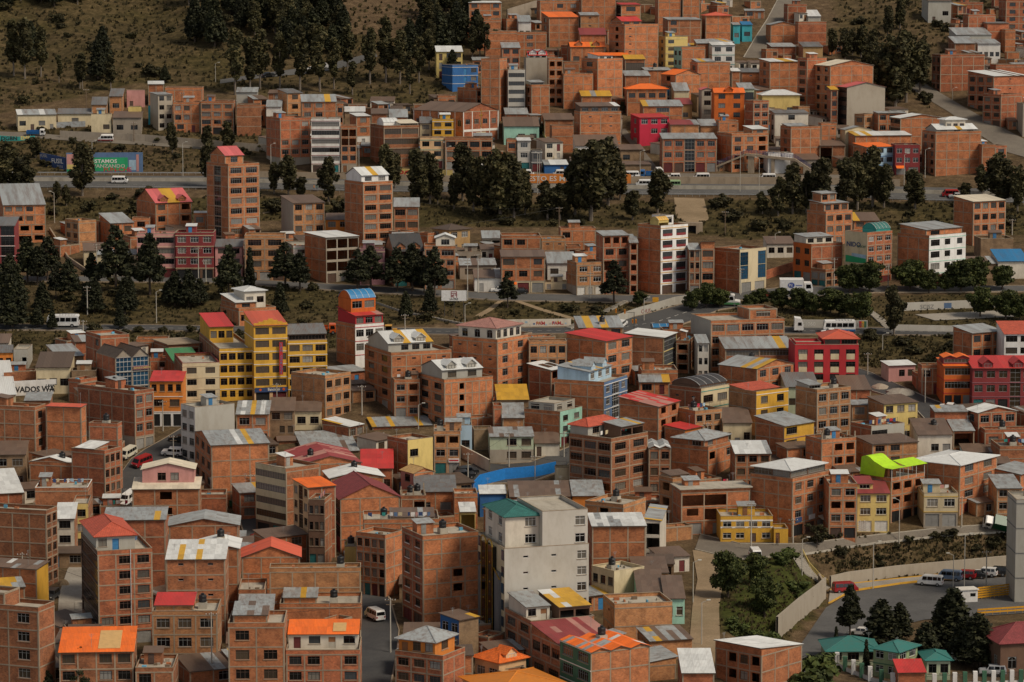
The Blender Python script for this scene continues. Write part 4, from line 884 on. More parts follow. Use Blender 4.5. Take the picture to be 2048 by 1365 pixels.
b(428, 431, 485, 494, 556, 'pink roadside house with grey roof', wall='pink', R='d1s1/w2', roof='s', rc='dgrey', slope=8, d=8)
b(487, 490, 570, 472, 562, 'brown brick apartment front with wide dark windows and one orange garage', R='s2s1/W2/W2/W2', wall=BT, d=9)
b(563, 587, 650, 407, 484, 'tan brick block with faded mural on its side', fl='grey', L='p', R='w3', wall=BT, roof='s', rc='rust+y', slope=6)
b(572, 587, 653, 492, 564, 'white and mint apartment front beside the bare concrete frame', fr='white2', R='s2/w2/w2', wall='grey', trim='mint', sh='teal', roof='f', wf='dk')
b(610, 653, 718, 476, 565, 'unfinished concrete frame building with open floors and brick flank', R='s1d1n1/x3/x3/x3', wall=BO, fr='concrete', roof='s', rc='white+g', slope=3, sh='brown', L='b')
b(650, 652, 724, 440, 476, 'orange villa with white ornaments and outdoor stair', wall='orange', R='w1n1s1/w3', roof='s', rc='rust+y', slope=9, d=7)
b(690, 727, 786, 365, 496, 'tall brick tower with white attic and yellow striped roof', R='W2', L='b', wall=BO, top=[(.0, .95, .1, .95, 2.4, 'white2', 'w1w1', 'g', 'white+yy', dict(slope=24))], n=7, wf='br', nm='apartment_tower', cat='tower')
b(786, 788, 838, 414, 480, 'brick house with grey porch roof behind the white attic tower', R='W2', roof='s', rc='grey', slope=10, wall=BO, top=[])
b(770, 788, 847, 502, 574, 'black mansard house with two arched dormers', R='s2/r1/r1', wall=BB, roof='g', rc='dark', slope=40, nd=2, d=8)
b(718, 720, 770, 499, 568, 'mauve house front with cream bands among the pines', wall='purple', R='s1n1/w2/w2', trim='cream', d=8)
b(847, 849, 911, 493, 576, 'brick corner block with white gabled attic by the side street', R='s2/w3/w3/W2', wall=BO, top=[(.35, 1, .1, .8, 2.6, 'pale', 'w1', 'p', 'white')], sh='grey', d=9)
b(865, 898, 940, 460, 502, 'ochre adobe house with brown hipped roof', wall='ochre', L='w2', R='w2', roof='h', rc='brown', slope=17, wf='wh')
b(911, 913, 962, 504, 524, 'rough stone hut with two little windows', wall='stone', R='w2', n=1, d=5)
b(962, 965, 1001, 477, 500, 'grey roofed carport against the bank', R='x2', roof='s', rc='grey', slope=7, n=1, wall='concrete')
b(916, 920, 992, 531, 551, 'cluster of huts under torn grey sheets', wall='stone', R='w2', roof='s', rc='grey+r', slope=10, n=1)
b(946, 949, 1004, 556, 576, 'white roadside hut with teal eaves', wall='white', R='d1n1', roof='s', rc='rust+g', slope=12, n=1)
b(1000, 1003, 1081, 472, 530, 'broad brick house with pale concrete grid below the eucalyptus belt', R='b/w2n1', wall=BO)
b(1000, 1003, 1090, 514, 584, 'brick shop house with orange awning and rusty roof at the roadside', R='s3/w3/W1n1w1', ground='cream', roof='s', rc='rust', slope=6, wall=BO, d=8)
b(1081, 1083, 1131, 478, 528, 'tan brick cube with slit vents beside the broad brick house', R='w2/v2', wall=BT)
b(1118, 1121, 1191, 457, 497, 'brick terrace house with stepped wall and blue door', R='d1d1w1/w1n2', wall=BO, d=6)
b(1131, 1133, 1161, 493, 526, 'small brick house with one white lattice window', R='w1', d=6)
b(1092, 1095, 1150, 527, 552, 'white cottage with grey and yellow roof behind the road wall', wall='white', R='w1d1', roof='s', rc='grey+y', slope=12, n=1)
b(1088, 1090, 1152, 565, 590, 'whitewashed roadside wall house with two small doors', wall='cream', R='d1n1d1n1', n=1, d=5)
b(1134, 1153, 1208, 526, 592, 'tan brick house with four curtained windows over grey shops', R='s1d1s1/w2/w2', wall=BT, ground='concrete', sh='white', wf='wh')
b(1192, 1206, 1258, 472, 590, 'unfinished brick building with empty windows and outside stair', R='d1d1/o2/x1w1/w2/o3', roof='s', rc='grey', slope=6, wall=BR)
b(1257, 1259, 1275, 486, 590, 'thin brick stair tower between the unfinished building and white striped block', R='o1', roof='s', rc='grey+y', slope=9, wall=BR, d=6)
b(1275, 1321, 1375, 452, 590, 'white pillared apartment block with yellow bands and orange vaulted terrace', fr='white2', R='s2/W2', L='b', wall=BO, trim='yellow', sh='brown', n=6, nm='apartment_tower', cat='tower', glass='glass_grey', top=[(.0, .4, .1, .5, 1.8, 'ltyellow', 'x1', 'v', 'yellow', dict(slope=.9)), (.4, .75, .3, .9, 2.8, 'white2', 'w1', 'f', 'band')])
b(1376, 1378, 1400, 500, 590, 'narrow brown block with brick pilasters beside the striped block', R='s1/w2', roof='s', rc='grey', slope=6, wall=BB, d=8)
b(1400, 1402, 1428, 498, 590, 'narrow brick block with blue curtains under a cream shed roof', R='s1/W1', roof='S', rc='cream', slope=12, wall=BO, d=8)
b(1428, 1479, 1532, 500, 588, 'brick block with cream front and stepped blue glass panels', fr='cream', R='s2/g1n1g1/g1n1g1', L='b', wall=BB, glass='glass_blue', sh='grey', n=3)
b(1586, 1622, 1684, 489, 558, 'orange painted corner block with white rooftop rooms', fl='dorange', L='s2/w2/w2/w2', R='b', wall=BR, top=[(.0, .9, .3, 1, 2.2, 'pale', 'w3', 's', 'grey+y', dict(slope=5))])
b(1622, 1651, 1690, 540, 575, 'low rounded brick house at the foot of the orange corner block', R='w3', L='s2', wall=BB)
b(1613, 1651, 1704, 424, 486, 'stepped brick house with stacked grey roofs on the bank', R='w3', L='b', wall=BO, top=[(.0, .95, .1, .9, 2.7, '=', 'w3', 's', 'grey', dict(slope=5)), (.1, .7, .4, .9, 5.2, '=', 'w2', 's', 'grey', dict(slope=5))])
b(1704, 1707, 1758, 442, 470, 'brick annex with mustard and brown roof on the bank', R='w1w1', roof='s', rc='rust+y', slope=9, wall=BO)
b(1688, 1733, 1783, 466, 572, 'brick block with cream advertisement mural and teal vaulted rooftop', fl='cream', L='p', R='s2/w3/w3/w3', wall=BR, top=[(.4, 1, .05, .7, 1.2, 'teal', 'b', 'v', 'teal', dict(slope=1.5))], wf='wh')
b(1794, 1857, 1930, 472, 565, 'brick block with green and white ornamented front bay', R='s2/W1w1w1', L='b', wall=BO, trim='mint', fr='white2', roof='f', top=[(.0, 1, .1, .95, 2.0, '=', 'W1n1', 's', 'grey', dict(slope=6))])
b(1906, 1945, 2010, 404, 484, 'brick block with four columns of windows under a pale shed roof', R='w4', L='b', wall=BO, roof='s', rc='cream', slope=7)
b(1958, 1961, 2026, 478, 516, 'plain adobe retaining building below the four column block', wall='adobe', R='p', n=1)
b(1930, 1935, 1992, 528, 550, 'rusty roofed hut beside the ornamented front bay', wall='adobe', roof='s', rc='rust+g', slope=11, n=1)
b(1992, 1996, 2056, 523, 550, 'hut with bright blue tarp on its roof', wall='pale', R='d1n1', roof='s', rc='blue', slope=13, n=1)
b(1530, 1534, 1588, 488, 508, 'rust roofed white huts above the side street', wall='pale', R='w3', roof='s', rc='rust', slope=12, n=1)
b(673, 711, 768, 650, 714, 'tower house with red and white bands and blue vaulted roof', fr='white2', R='n1d1/W3/W3', L='b', wall=BO, trim='red', roof='f', top=[(.0, 1, .0, .95, 2.6, 'red', 'W3', 's', 'red+d', dict(slope=9)), (.05, .95, .3, 1, 6.2, 'dorange', 'W2', 'v', 'blue', dict(slope=1.8))], n=3)
b(441, 478, 552, 618, 645, 'brick house with white stepped hip roofs behind the yellow hotel', R='w1n1w1', L='b', wall=BO, roof='f', top=[(.0, .6, .2, 1, 1.8, '=', 'w1', 's', 'white'), (.3, .9, .3, .9, 4.4, 'pale', 'w2', 'h', 'white', dict(slope=14))], n=1)
# --- the hillside above the highway, left
b(28, 36, 113, 230, 253, 'long low cream row with grey roof behind corrugated fences', wall='cream', R='w1d1w1d1', roof='s', rc='grey+w', slope=14, n=1, d=5)
b(113, 116, 185, 228, 251, 'long low row with plain grey roof beside the corrugated fences', wall='cream', R='n1w1n1', roof='s', rc='dgrey', slope=14, n=1, d=5)
b(178, 184, 214, 210, 229, 'tiny brick house with grey roof and washing line', roof='s', rc='dgrey', slope=12, n=1)
b(180, 183, 223, 229, 250, 'cream cottage with flat brick parapet', wall='cream', R='n1w1', n=1, d=5)
b(216, 219, 245, 193, 206, 'tiny upper brick hut with grey roof', roof='s', rc='dgrey', slope=12, n=1, R='w1')
b(222, 226, 283, 236, 250, 'huddle of brown hut roofs above the road', wall='stone', R='w2', roof='s', rc='rust', slope=9, n=1)
b(250, 254, 290, 181, 194, 'pale pink roofless walls on the slope', wall='pink', R='d1n1', n=1, d=4)
b(290, 297, 328, 169, 190, 'brick house highest on the pine slope with white roof edge', R='n1w1', roof='s', rc='white', slope=4, n=1)
b(328, 331, 405, 176, 206, 'long plain brick house below the upper road', R='w1n1w1w1', n=1, wall=BO)
b(301, 317, 346, 190, 240, 'grey plaster house with paired windows above the slope road', wall='concrete', R='w2', roof='s', rc='grey', slope=4)
b(295, 297, 317, 212, 238, 'turquoise painted yard wall house', wall='turq', R='n1d1', n=1, d=4)
b(255, 257, 283, 214, 234, 'yellow plank yard house', wall='ltyellow', R='p', n=1, d=4)
b(346, 348, 400, 205, 243, 'brick house with white window surrounds above the slope road', R='w1d1/w2n1', wall=BO)
b(400, 402, 468, 203, 247, 'brick workshop with teal and maroon gates', R='s1s1d1/W1w2', wall=BO)
b(470, 474, 522, 210, 250, 'dim brick house beside the yellow railed steps', R='p', wall=BB)
b(470, 473, 515, 185, 200, 'shack of grey sheets above the yellow railed steps', wall='grey', roof='s', rc='grey+r', slope=7, n=1)
b(556, 575, 606, 187, 222, 'two storey brick cottage with dark grey roof below the pines', R='w1', L='b', roof='s', rc='dgrey', slope=9, wall=BT)
b(598, 604, 673, 204, 254, 'brick house with grey roof and one yellow sheet', R='w1w1n1', roof='s', rc='grey+y', slope=11, wall=BO)
b(672, 674, 687, 208, 250, 'brick lean-to wing with small window', R='w1', d=5, wall=BO)
b(533, 561, 621, 237, 312, 'brick block with three window rows over a grey graffiti base', R='d1n1/w3/w3/n2w1', wall=BR, ground='concrete', L='b')
b(621, 623, 680, 238, 323, 'white and maroon balconied block with continuous dark glazing', wall='white', R='s2/r1/r1/r1', trim='maroon', ground='pale', d=9)
b(680, 682, 714, 252, 323, 'narrow brick block with open top floor beside the glazed balconies', R='d1n1/w2/w2/x2', wall=BO, ground='concrete', d=7)
b(530, 533, 563, 214, 236, 'white cottage with grey sheets by the pine slope', wall='white', R='n1w1', roof='s', rc='grey', slope=10, n=1)
b(505, 508, 532, 215, 240, 'little brick hut with white framed window by the pine slope', R='w1', n=1)
b(687, 690, 730, 224, 250, 'house with shiny white roof behind the glazed balconies', wall='adobe', roof='s', rc='white', slope=7, n=1)
b(700, 713, 741, 233, 270, 'brick over white cottage with small white roof', R='d1/w1', ground='white', roof='s', rc='white', slope=7)
b(740, 743, 775, 228, 262, 'brown brick shacks under old sheets beside the church roof', roof='s', rc='rust', slope=7, wall=BB)
b(776, 779, 815, 235, 262, 'brick room with grey roof behind the white canopy', roof='s', rc='grey', slope=12, n=1, wall=BO)
b(741, 768, 838, 252, 337, 'brick block with brown curtain windows and white rooftop canopy', R='d2/r1/r1/r2', L='b', wall=BB, top=[(.45, 1, .0, .5, 1.2, 'pale', 'r1', 's', 'cream'), (.1, .55, .3, .8, 1.4, 'white2', 'b', 'v', 'white')], glass='glass_curtain_brown')
b(838, 840, 863, 247, 280, 'cream slim house with grey roof next to the mustard house', wall='cream', R='w1', roof='s', rc='dgrey', slope=9)
b(863, 865, 907, 239, 284, 'mustard and white house below the church', wall='yellow', R='w2', trim='white2', wf='dk', d=6)
b(838, 840, 887, 276, 339, 'peach ornamented front with green panels over grey shops', wall='peach', R='s2/w2/w2', trim='teal', ground='concrete', d=7)
b(888, 890, 985, 277, 338, 'long brown brick block with four dark windows per floor', R='s3/W4/W4', wall=BB, d=8, top=[(.6, 1, .2, .8, 1.2, '=', 'b', 's', 'grey')])
b(828, 927, 996, 224, 280, 'brick church with long rust roof and pointed windows', L='a6', R='a4/w4', fl='brick_orange', roof='p', rc='rust', slope=17, nm='church', cat='church', n=2, yaw=48, trim=None, wf='gy')
b(915, 953, 999, 177, 220, 'brick house with three windows per floor above the church', R='w3', L='b', wall=BO)
b(872, 876, 912, 192, 215, 'plain brick wall house behind the church roof', R='n1w1', wall=BO)
b(962, 999, 1014, 118, 222, 'tall blank brick slab building above the church', wall=BO, L='b')
b(1014, 1016, 1050, 140, 222, 'grey glazed office block wedged behind the tall brick slab', wall='ltgrey', R='r1', glass='glass_grey', d=8)
b(869, 873, 925, 104, 134, 'yellow and blue school wing with white gable under the pines', wall='ltyellow', R='d1w1w1', roof='s', rc='white', slope=10)
b(884, 905, 956, 131, 162, 'blue painted school block with white cornice', wall='blue', R='n1d1w1', trim='trim_white')
b(932, 938, 1003, 6, 45, 'brick house above the dark pines with a white roof edge', R='w1n1w1', roof='s', rc='white', slope=3, wall=BO)
b(952, 955, 1001, 40, 80, 'plain brick box above the dark pines', R='p', wall=BO, d=7)
b(968, 971, 1034, 63, 105, 'blank brick house beside the switchback road', R='p', wall=BO, d=7)
b(1001, 1004, 1040, 96, 128, 'low maroon roofed house beside the switchback road', R='w2', roof='s', rc='grey', slope=9, wall=BR)
# --- the hillside above the highway, centre
b(1074, 1080, 1160, 2, 32, 'brick house with two pale windows below the uppermost road', R='n1w2', wall=BO)
b(1160, 1163, 1232, -6, 40, 'wide blank brick block beside the steep upper street', wall=BO)
b(1232, 1242, 1281, 10, 44, 'white and red striped brick house at the steep upper street', R='b/W1', wall=BO, roof='s', rc='red', slope=5, L='g1')
b(1312, 1316, 1362, -14, 42, 'tall blank brick block across the steep street from the striped house', wall=BO, d=8)
b(1362, 1365, 1399, -8, 42, 'second blank brick block with two bays beside the steep street', wall=BO, d=8)
b(1083, 1098, 1158, 35, 98, 'blank brick house with orange shed roof and grid of beams', L='W1', R='b', roof='s', rc='orange', slope=9, wall=BO)
b(1034, 1037, 1062, 44, 62, 'tiny white hut with grey roof on the stone terrace', wall='white', R='w2', roof='s', rc='grey', slope=12, n=1)
b(1022, 1026, 1093, 65, 103, 'low wide brick house with two blue windows', R='n1w1n1', wall=BO)
b(1158, 1161, 1198, 31, 72, 'brick house with small vent and yellow sheet behind the maroon porch', R='v1', roof='s', rc='grey+y', slope=5, wall=BT)
b(1158, 1160, 1212, 70, 95, 'brick house with maroon porch roof', R='n1W1', roof='s', rc='maroon', slope=12, n=1, wall=BO)
b(1218, 1249, 1316, 49, 126, 'large brick block with concrete grid and small crimson gabled attic', R='v1n2', L='o1', wall=BO, top=[(.0, .6, .2, .9, 1.6, '=', 'w2', 'g', 'red')])
b(1137, 1141, 1210, 94, 114, 'villa with bright orange gables and white eaves', R='w3', roof='g', rc='orange+y', slope=22, n=1, nd=2, wall=BO, d=7)
b(1200, 1203, 1258, 112, 136, 'brick house with two small orange roofs', R='w1n1', roof='s', rc='orange', slope=11, n=1, wall=BO, d=5)
b(1048, 1052, 1095, 116, 170, 'grey plastered block with white attic and crimson zigzag roof', wall='concrete', R='p', top=[(.1, 1, .1, .9, 1.4, 'white2', 'w3', 'g', 'red', dict(nd=2))], d=8)
b(1095, 1097, 1126, 117, 190, 'brick stack of paired dark windows beside the grey plastered block', R='o2', wall=BO, d=8)
b(1126, 1128, 1159, 124, 156, 'plain brick box behind the stacked dark windows', wall=BO, d=5)
b(1124, 1127, 1186, 148, 196, 'wide blank brick wall block with three beams', wall=BO, d=7)
b(1163, 1195, 1245, 118, 190, 'brick block with yellow balcony edges and orange attic roof', L='W1', R='b', wall=BO, top=[(.15, .75, .2, .9, 1.5, 'white2', 'w2', 's', 'orange')])
b(1247, 1250, 1290, 119, 146, 'small brick house with mustard and blue porch', R='r1', roof='s', rc='yellow', slope=7, n=1)
b(1317, 1331, 1375, 74, 114, 'cream house with yellow mouldings among brick houses', wall='ltyellow', R='w1n1', L='w1', trim='cream')
b(1347, 1363, 1410, 95, 134, 'brick house with mint green narrow side', fl='mint', L='w2', R='b', wall=BO)
b(1421, 1424, 1469, 91, 126, 'white house with teal painted bands', wall='white', R='w2', trim='teal', roof='s', rc='white', slope=5)
b(1390, 1393, 1440, 87, 110, 'grey sheet roofs above the mint green narrow side', roof='s', rc='grey', slope=12, n=1, wall=BB, d=5)
b(1407, 1411, 1461, 31, 78, 'brick house with dull red hip roof below the terraces', wall=BO, roof='h', rc='redo', slope=13)
b(1463, 1466, 1480, 50, 66, 'small turquoise hut with yellow neighbour', wall='turq', R='w1', roof='s', rc='grey', slope=9, n=1, d=4)
b(1481, 1484, 1504, 50, 68, 'turquoise hut with blue tarp roof', wall='turq', R='w1', roof='s', rc='blue', slope=13, n=1, d=4)
b(1328, 1336, 1402, 40, 80, 'brown brick house with broken upper wall', R='n1w1n1/w1n2', wall=BB, roof='s', rc='grey', slope=4)
b(1380, 1395, 1460, 126, 178, 'blank brick block with crooked grey rooftop lean-to', L='W1', R='b', wall=BO, top=[(.0, .6, .2, .9, .9, '=', 'b', 's', 'grey+y')])
b(1460, 1463, 1480, 143, 172, 'thin brick infill house with white roof', roof='s', rc='white', slope=7, d=6)
b(1480, 1483, 1520, 145, 182, 'brick house with one white square vent', R='v1', wall=BO, roof='s', rc='dgrey', slope=6)
b(1322, 1351, 1400, 150, 190, 'brick house with yellow and orange swept gable roof', L='o1', R='b', roof='p', rc='orange+yy', slope=18, wall=BO)
b(1285, 1290, 1341, 141, 166, 'brick house with low grey roof and black tank', roof='s', rc='grey', slope=10, n=1, wall=BO, tank=1)
b(1246, 1250, 1300, 152, 172, 'jumble of grey lean-tos between brick walls', roof='s', rc='grey+yr', slope=8, n=1, wall=BB)
b(1251, 1254, 1334, 178, 210, 'brick house with wide orange hip roof and mint window band', R='b/w4', roof='h', rc='orange', slope=16, wall=BO, n=2, d=9)
b(1160, 1163, 1223, 193, 214, 'small brick house with mustard roof and one dark window', R='n2w1', roof='s', rc='yellow+g', slope=8, n=1)
b(1148, 1160, 1242, 224, 280, 'brick block with rusty penthouse and white roof end', R='b/v1v1', L='b', wall=BO, top=[(.0, .98, .05, .9, 2.2, 'brown', 'w4', 's', 'rust+w')])
b(1100, 1104, 1147, 252, 284, 'low blank brick wing beside the rusty penthouse block', R='p', wall=BO, d=6)
b(1085, 1089, 1147, 240, 256, 'rusty low roofs beside the stepped hillside stairs', roof='s', rc='rust', slope=9, n=1, wall=BB)
b(1147, 1151, 1236, 292, 306, 'long low white house with wide rusty roof above the highway', wall='white', R='w5', roof='s', rc='rust', slope=16, n=1)
b(1261, 1279, 1338, 236, 293, 'crimson house with white ornaments above the highway', wall='crimson', R='n1w1/n1w2/w3', L='s1/w1/w1', roof='s', rc='red+y', slope=5, wf='wh')
b(1282, 1286, 1365, 213, 245, 'brick house with grey and yellow striped roof behind the crimson house', R='n1r1n1', roof='s', rc='grey+yy', slope=9, wall=BO)
b(1345, 1348, 1378, 182, 204, 'small cream hut with grey roof between brick houses', wall='cream', R='d1w1', roof='s', rc='grey', slope=13, n=1)
b(1352, 1355, 1384, 209, 226, 'ochre hut with maroon roof', wall='ochre', R='w1', roof='s', rc='maroon', slope=9, n=1)
b(1426, 1428, 1488, 186, 256, 'brick block with bright orange upper storey and tiled gables', R='b/b/w2', wall='dorange', ground='brick_orange', roof='g', rc='orange', slope=16, nd=1, d=9)
b(1400, 1403, 1426, 180, 232, 'grey and maroon roofed tower house beside the orange storey', wall='concrete', R='w1', roof='p', rc='pinkred', slope=18, d=8)
b(1398, 1401, 1434, 252, 275, 'low tan brick house with yellow edged grey roof', R='p', roof='s', rc='grey+y', slope=9, n=1, wall=BT)
b(1337, 1341, 1398, 250, 276, 'brick house with dull maroon roof behind the dark glass stair', roof='s', rc='maroon+g', slope=6, n=1)
b(1322, 1325, 1433, 278, 339, 'brick block with central dark glass stairwell and grey roofs', R='s2g1s2/w2g1w2/w2g1w2', roof='s', rc='grey', slope=7, wall=BR, wf='gy', d=9)
b(1433, 1463, 1536, 268, 333, 'brick block with empty windows next to the footbridge', R='w3/o3/w2o1', L='b', wall=BO, top=[(.55, 1, .0, .6, 1.8, '=', 'w1', 's', 'white')])
b(1434, 1437, 1476, 242, 280, 'plain brick upper house with black tank behind the footbridge block', R='n1v1', wall=BO, tank=1, d=6)
b(1489, 1506, 1537, 202, 268, 'dark brick street house with rows of narrow windows', R='w2', wall=BR)
b(1476, 1479, 1508, 178, 205, 'mint and white cottage with mossy roof', wall='pgreen', R='r1', roof='s', rc='grey+y', slope=9, n=1)
b(1005, 1008, 1078, 253, 268, 'turquoise row house with rusty roof beside the hillside stairs', wall='mint', R='d1w2', roof='s', rc='rust', slope=14, n=1)
b(1008, 1011, 1056, 229, 248, 'brick cottage with grey and yellow roof at the hillside stairs', R='n1w1', roof='s', rc='grey+y', slope=9, n=1)
b(1050, 1063, 1099, 170, 226, 'blank brick tower house with grey sheds on top', R='b', L='o1', wall=BO, top=[(.0, .8, .2, .9, 1.3, 'grey', 'r1', 's', 'grey')])
b(1012, 1014, 1033, 280, 338, 'slim brick block beside the white modern house', R='w1', d=7)
b(1033, 1035, 1061, 282, 339, 'white modern house with grey panels above the highway', wall='ltgrey', R='s1/w1/w1', trim='trim_white', roof='s', rc='white', slope=4, wf='wh', d=7)
b(1061, 1063, 1084, 301, 340, 'black and white wing of the modern house', wall='dgrey', R='s1/w1', trim='trim_white', d=6)
b(1085, 1089, 1136, 330, 348, 'blue garage with patched silver roof above the highway wall', wall='blue', R='n1d1', roof='s', rc='white+g', slope=9, n=1)
b(1235, 1241, 1288, 300, 330, 'adobe corner house by the narrow lane', wall='adobe', R='w1n1', roof='s', rc='rust', slope=6, n=1)
b(1228, 1234, 1302, 330, 350, 'low adobe wall house on the highway edge', wall='adobe', R='p', roof='s', rc='rust', slope=7, n=1, d=5)
# --- the hillside above the highway, right
b(1571, 1575, 1613, 9, 52, 'brick house at the top bend of the steep street', wall=BR, d=7)
b(1592, 1596, 1652, 44, 80, 'wide blank brick house below the top bend', wall=BR, R='p', d=7)
b(1613, 1616, 1641, 33, 48, 'tiny hut with silver roof at the scrub edge', wall='grey', roof='s', rc='white', slope=12, n=1)
b(1536, 1541, 1592, 50, 92, 'brick house with rounded gable by the steep street', R='b', roof='p', rc='grey', slope=13, wall=BO)
b(1557, 1561, 1598, 66, 90, 'hut with light grey roof and white posts', wall='grey', R='d1x1', roof='s', rc='white', slope=14, n=1, d=5)
b(1538, 1543, 1592, 94, 122, 'brick house with lean grey and yellow roofs', roof='s', rc='grey+y', slope=6, wall=BR)
b(1602, 1606, 1645, 94, 116, 'ochre and brick cottage with grey roof near the scrub', fr='ochre', R='d1n1', roof='s', rc='dgrey', slope=8, n=1)
b(1518, 1539, 1597, 124, 184, 'blank brick block with white hip roof above the grey wall', R='b', L='w1', wall=BO, roof='s', rc='white+y', slope=5)
b(1594, 1613, 1652, 117, 208, 'brick block with dark balcony bays by the lane', L='W1', R='n1', wall=BR)
b(1628, 1659, 1745, 132, 222, 'large brick block with stepped cream roofs beside the dark trees', L='w2', R='b', wall=BO, roof='p', rc='cream', slope=12, top=[])
b(1674, 1693, 1769, 175, 240, 'bare grey plaster block with red gable and brown balconies', fl='brown', L='s1/r1/r1', wall='concrete', R='p', roof='p', rc='pinkred', slope=13)
b(1658, 1661, 1675, 180, 236, 'slim brick house with mustard roof edge in the lane', R='d1/w1', roof='s', rc='yellow', slope=6, wall=BR, d=7)
b(1520, 1524, 1599, 190, 220, 'yellow villa with blue trims and white hipped roof', wall='ltyellow', R='w2', roof='h', rc='white', slope=18, trim='blue', n=1, d=8)
b(1540, 1549, 1616, 227, 265, 'whitewashed house group with dark grey roof', wall='pale', R='n1w1n1', roof='s', rc='dgrey', slope=8, L='w1')
b(1560, 1581, 1640, 254, 322, 'brick block with three beams and sunken roof terrace', L='w1', R='b', wall=BO, top=[(.0, .7, .3, .9, .7, '=', 'b', 's', 'grey')])
b(1640, 1642, 1673, 247, 296, 'brick annex with stepped top beside the sunken roof terrace', R='n1v1', wall=BO, d=6)
b(1635, 1639, 1690, 292, 318, 'old low shop houses with rusty roof', R='x1n1', roof='s', rc='rust', slope=7, n=1, wall=BB)
b(1708, 1728, 1746, 229, 266, 'tan brick corner house in the lane below the grey plaster block', L='w1', R='w1', wall=BT)
b(1746, 1756, 1811, 227, 266, 'brick house with grey roof in the row below the trees', R='w2n1', roof='s', rc='grey', slope=4, wall=BO)
b(1780, 1800, 1885, 237, 290, 'brick house with long white roof below the bend', L='r1', R='b', roof='p', rc='white', slope=9, wall=BO)
b(1843, 1870, 1961, 264, 345, 'large brick block with white rooftop pavilion beside the highway curve', L='w2', R='b', wall=BO, top=[(.05, .95, .1, .95, 1.2, 'grey', 'w3', 'g', 'white+y'), (.3, .75, .3, .8, 4.0, 'pale', 'w3', 'h', 'white', dict(slope=14))])
b(1961, 1963, 1990, 290, 345, 'plain brick wing of the pavilion block', wall=BO, d=7)
b(1680, 1690, 1742, 260, 296, 'cream gabled house with two dark windows above the blue front', wall='cream', R='w1n1', roof='p', rc='grey', slope=13)
b(1706, 1733, 1788, 295, 348, 'brick house with blue and white front and orange roof sheet', fr='ltblue', R='w3', L='b', roof='s', rc='orange', slope=6, trim='blue', wall=BO, glass='glass_grey')
b(1788, 1790, 1839, 290, 348, 'dark maroon block with white windows over an orange stall', wall='maroon', R='s2/w3/w3', wf='wh', d=8)
b(1696, 1710, 1822, 272, 306, 'brick house under white and yellow roofs behind the blue front', R='b', roof='s', rc='white+yy', slope=7, wall=BO)
b(1530, 1536, 1586, 307, 344, 'blank white block beside the footbridge', wall='white2', R='p', d=6)
b(1586, 1590, 1640, 320, 346, 'brown roofed old stalls by the footbridge ramp', wall='stone', R='d1n1', roof='s', rc='rust', slope=7, n=1)
b(1863, 1880, 1968, 110, 178, 'tall brick house on the eroded spur', L='w2', R='b', wall=BR)
b(1928, 1936, 1990, 30, 68, 'dim brick house high on the spur', wall=BR, R='n1')
b(1968, 1974, 2016, 47, 80, 'dim brick house with grey sheets beside the spur top', wall=BR, R='p', roof='s', rc='dgrey', slope=5)
b(2006, 2010, 2030, 60, 86, 'orange brick cube on the dark slope', wall=BO, R='p', d=6)
b(1905, 1912, 1982, 70, 92, 'group of blue grey hut roofs on the spur', wall='grey', roof='s', rc='grey', slope=13, n=1)
b(1904, 1909, 1950, 87, 106, 'brick hut with long grey roof on the spur', roof='s', rc='grey', slope=12, n=1)
b(1951, 1955, 2000, 88, 104, 'whitewashed hut row with small dark windows', wall='white', R='w4', roof='s', rc='grey', slope=8, n=1)
b(1850, 1856, 1902, 2, 24, 'shack at the top of the spur', wall='grey', R='d1w1', roof='s', rc='rust', slope=7, n=1)
b(1902, 1905, 1966, 5, 26, 'long brick hut with blue door at the spur top', R='n1d1n1', n=1, wall=BR)
b(2005, 2011, 2064, 0, 40, 'dark brick house in the upper corner of the slope', R='w2', wall=BR)
b(1935, 1986, 2052, 153, 230, 'brick block with white sheet roof and mustard awning on the lane', L='w3', R='v1', wall=BR, roof='s', rc='white+r', slope=7)
b(1965, 2001, 2042, 190, 255, 'brick street block stepping down below the mustard awning', L='s2/w2/w2', R='b', wall=BR)
b(2004, 2007, 2046, 214, 244, 'white cottage with grey roof beside the stepped street block', wall='white', R='d1w1', roof='s', rc='dgrey', slope=11, n=1, d=5)
b(2042, 2045, 2085, 208, 266, 'grey plaster block with red banded edge', wall='concrete', R='w1')
b(1985, 1991, 2052, 130, 158, 'brick house behind the white sheet roof block', wall=BR, R='p', d=6)
b(1016, 1020, 1142, 994, 1022, 'long low brick row with rusty patched roof beside the blue wall', roof='s', rc='rust+g', slope=9, n=1, R='w2d1w2')
b(1142, 1145, 1208, 992, 1022, 'orange walled workshop with blue gate', wall='orange', R='d1n1s1', roof='s', rc='grey+y', slope=9, n=1, sh='blue')
b(825, 830, 912, 984, 1014, 'low house with dull grey roof and white hatch', R='w2', roof='s', rc='dgrey+w', slope=10, n=1)
b(905, 909, 955, 988, 1034, 'plain brick cube with roof slab beside the blue gate', R='p', d=6)
b(798, 802, 852, 992, 1046, 'brick house with two black tanks and unfinished posts', R='n1x1', tank=2, d=6, stub=1)
b(957, 960, 1012, 988, 1010, 'low blue house with silver roof', wall='blue', R='d1w1', roof='s', rc='white+g', slope=8, n=1, d=5)
b(917, 921, 951, 1024, 1056, 'small yellow house with white and mustard porch roof', wall='ltyellow', R='x1', roof='s', rc='white+y', slope=9, n=1, d=5)
b(1030, 1034, 1095, 1030, 1060, 'house with crumpled silver double gable', roof='p2', rc='grey+w', slope=22, n=1, R='p', d=5)
b(1110, 1113, 1141, 936, 960, 'cream plastered corner wall with blue poster', wall='cream', R='p', n=1, d=3)
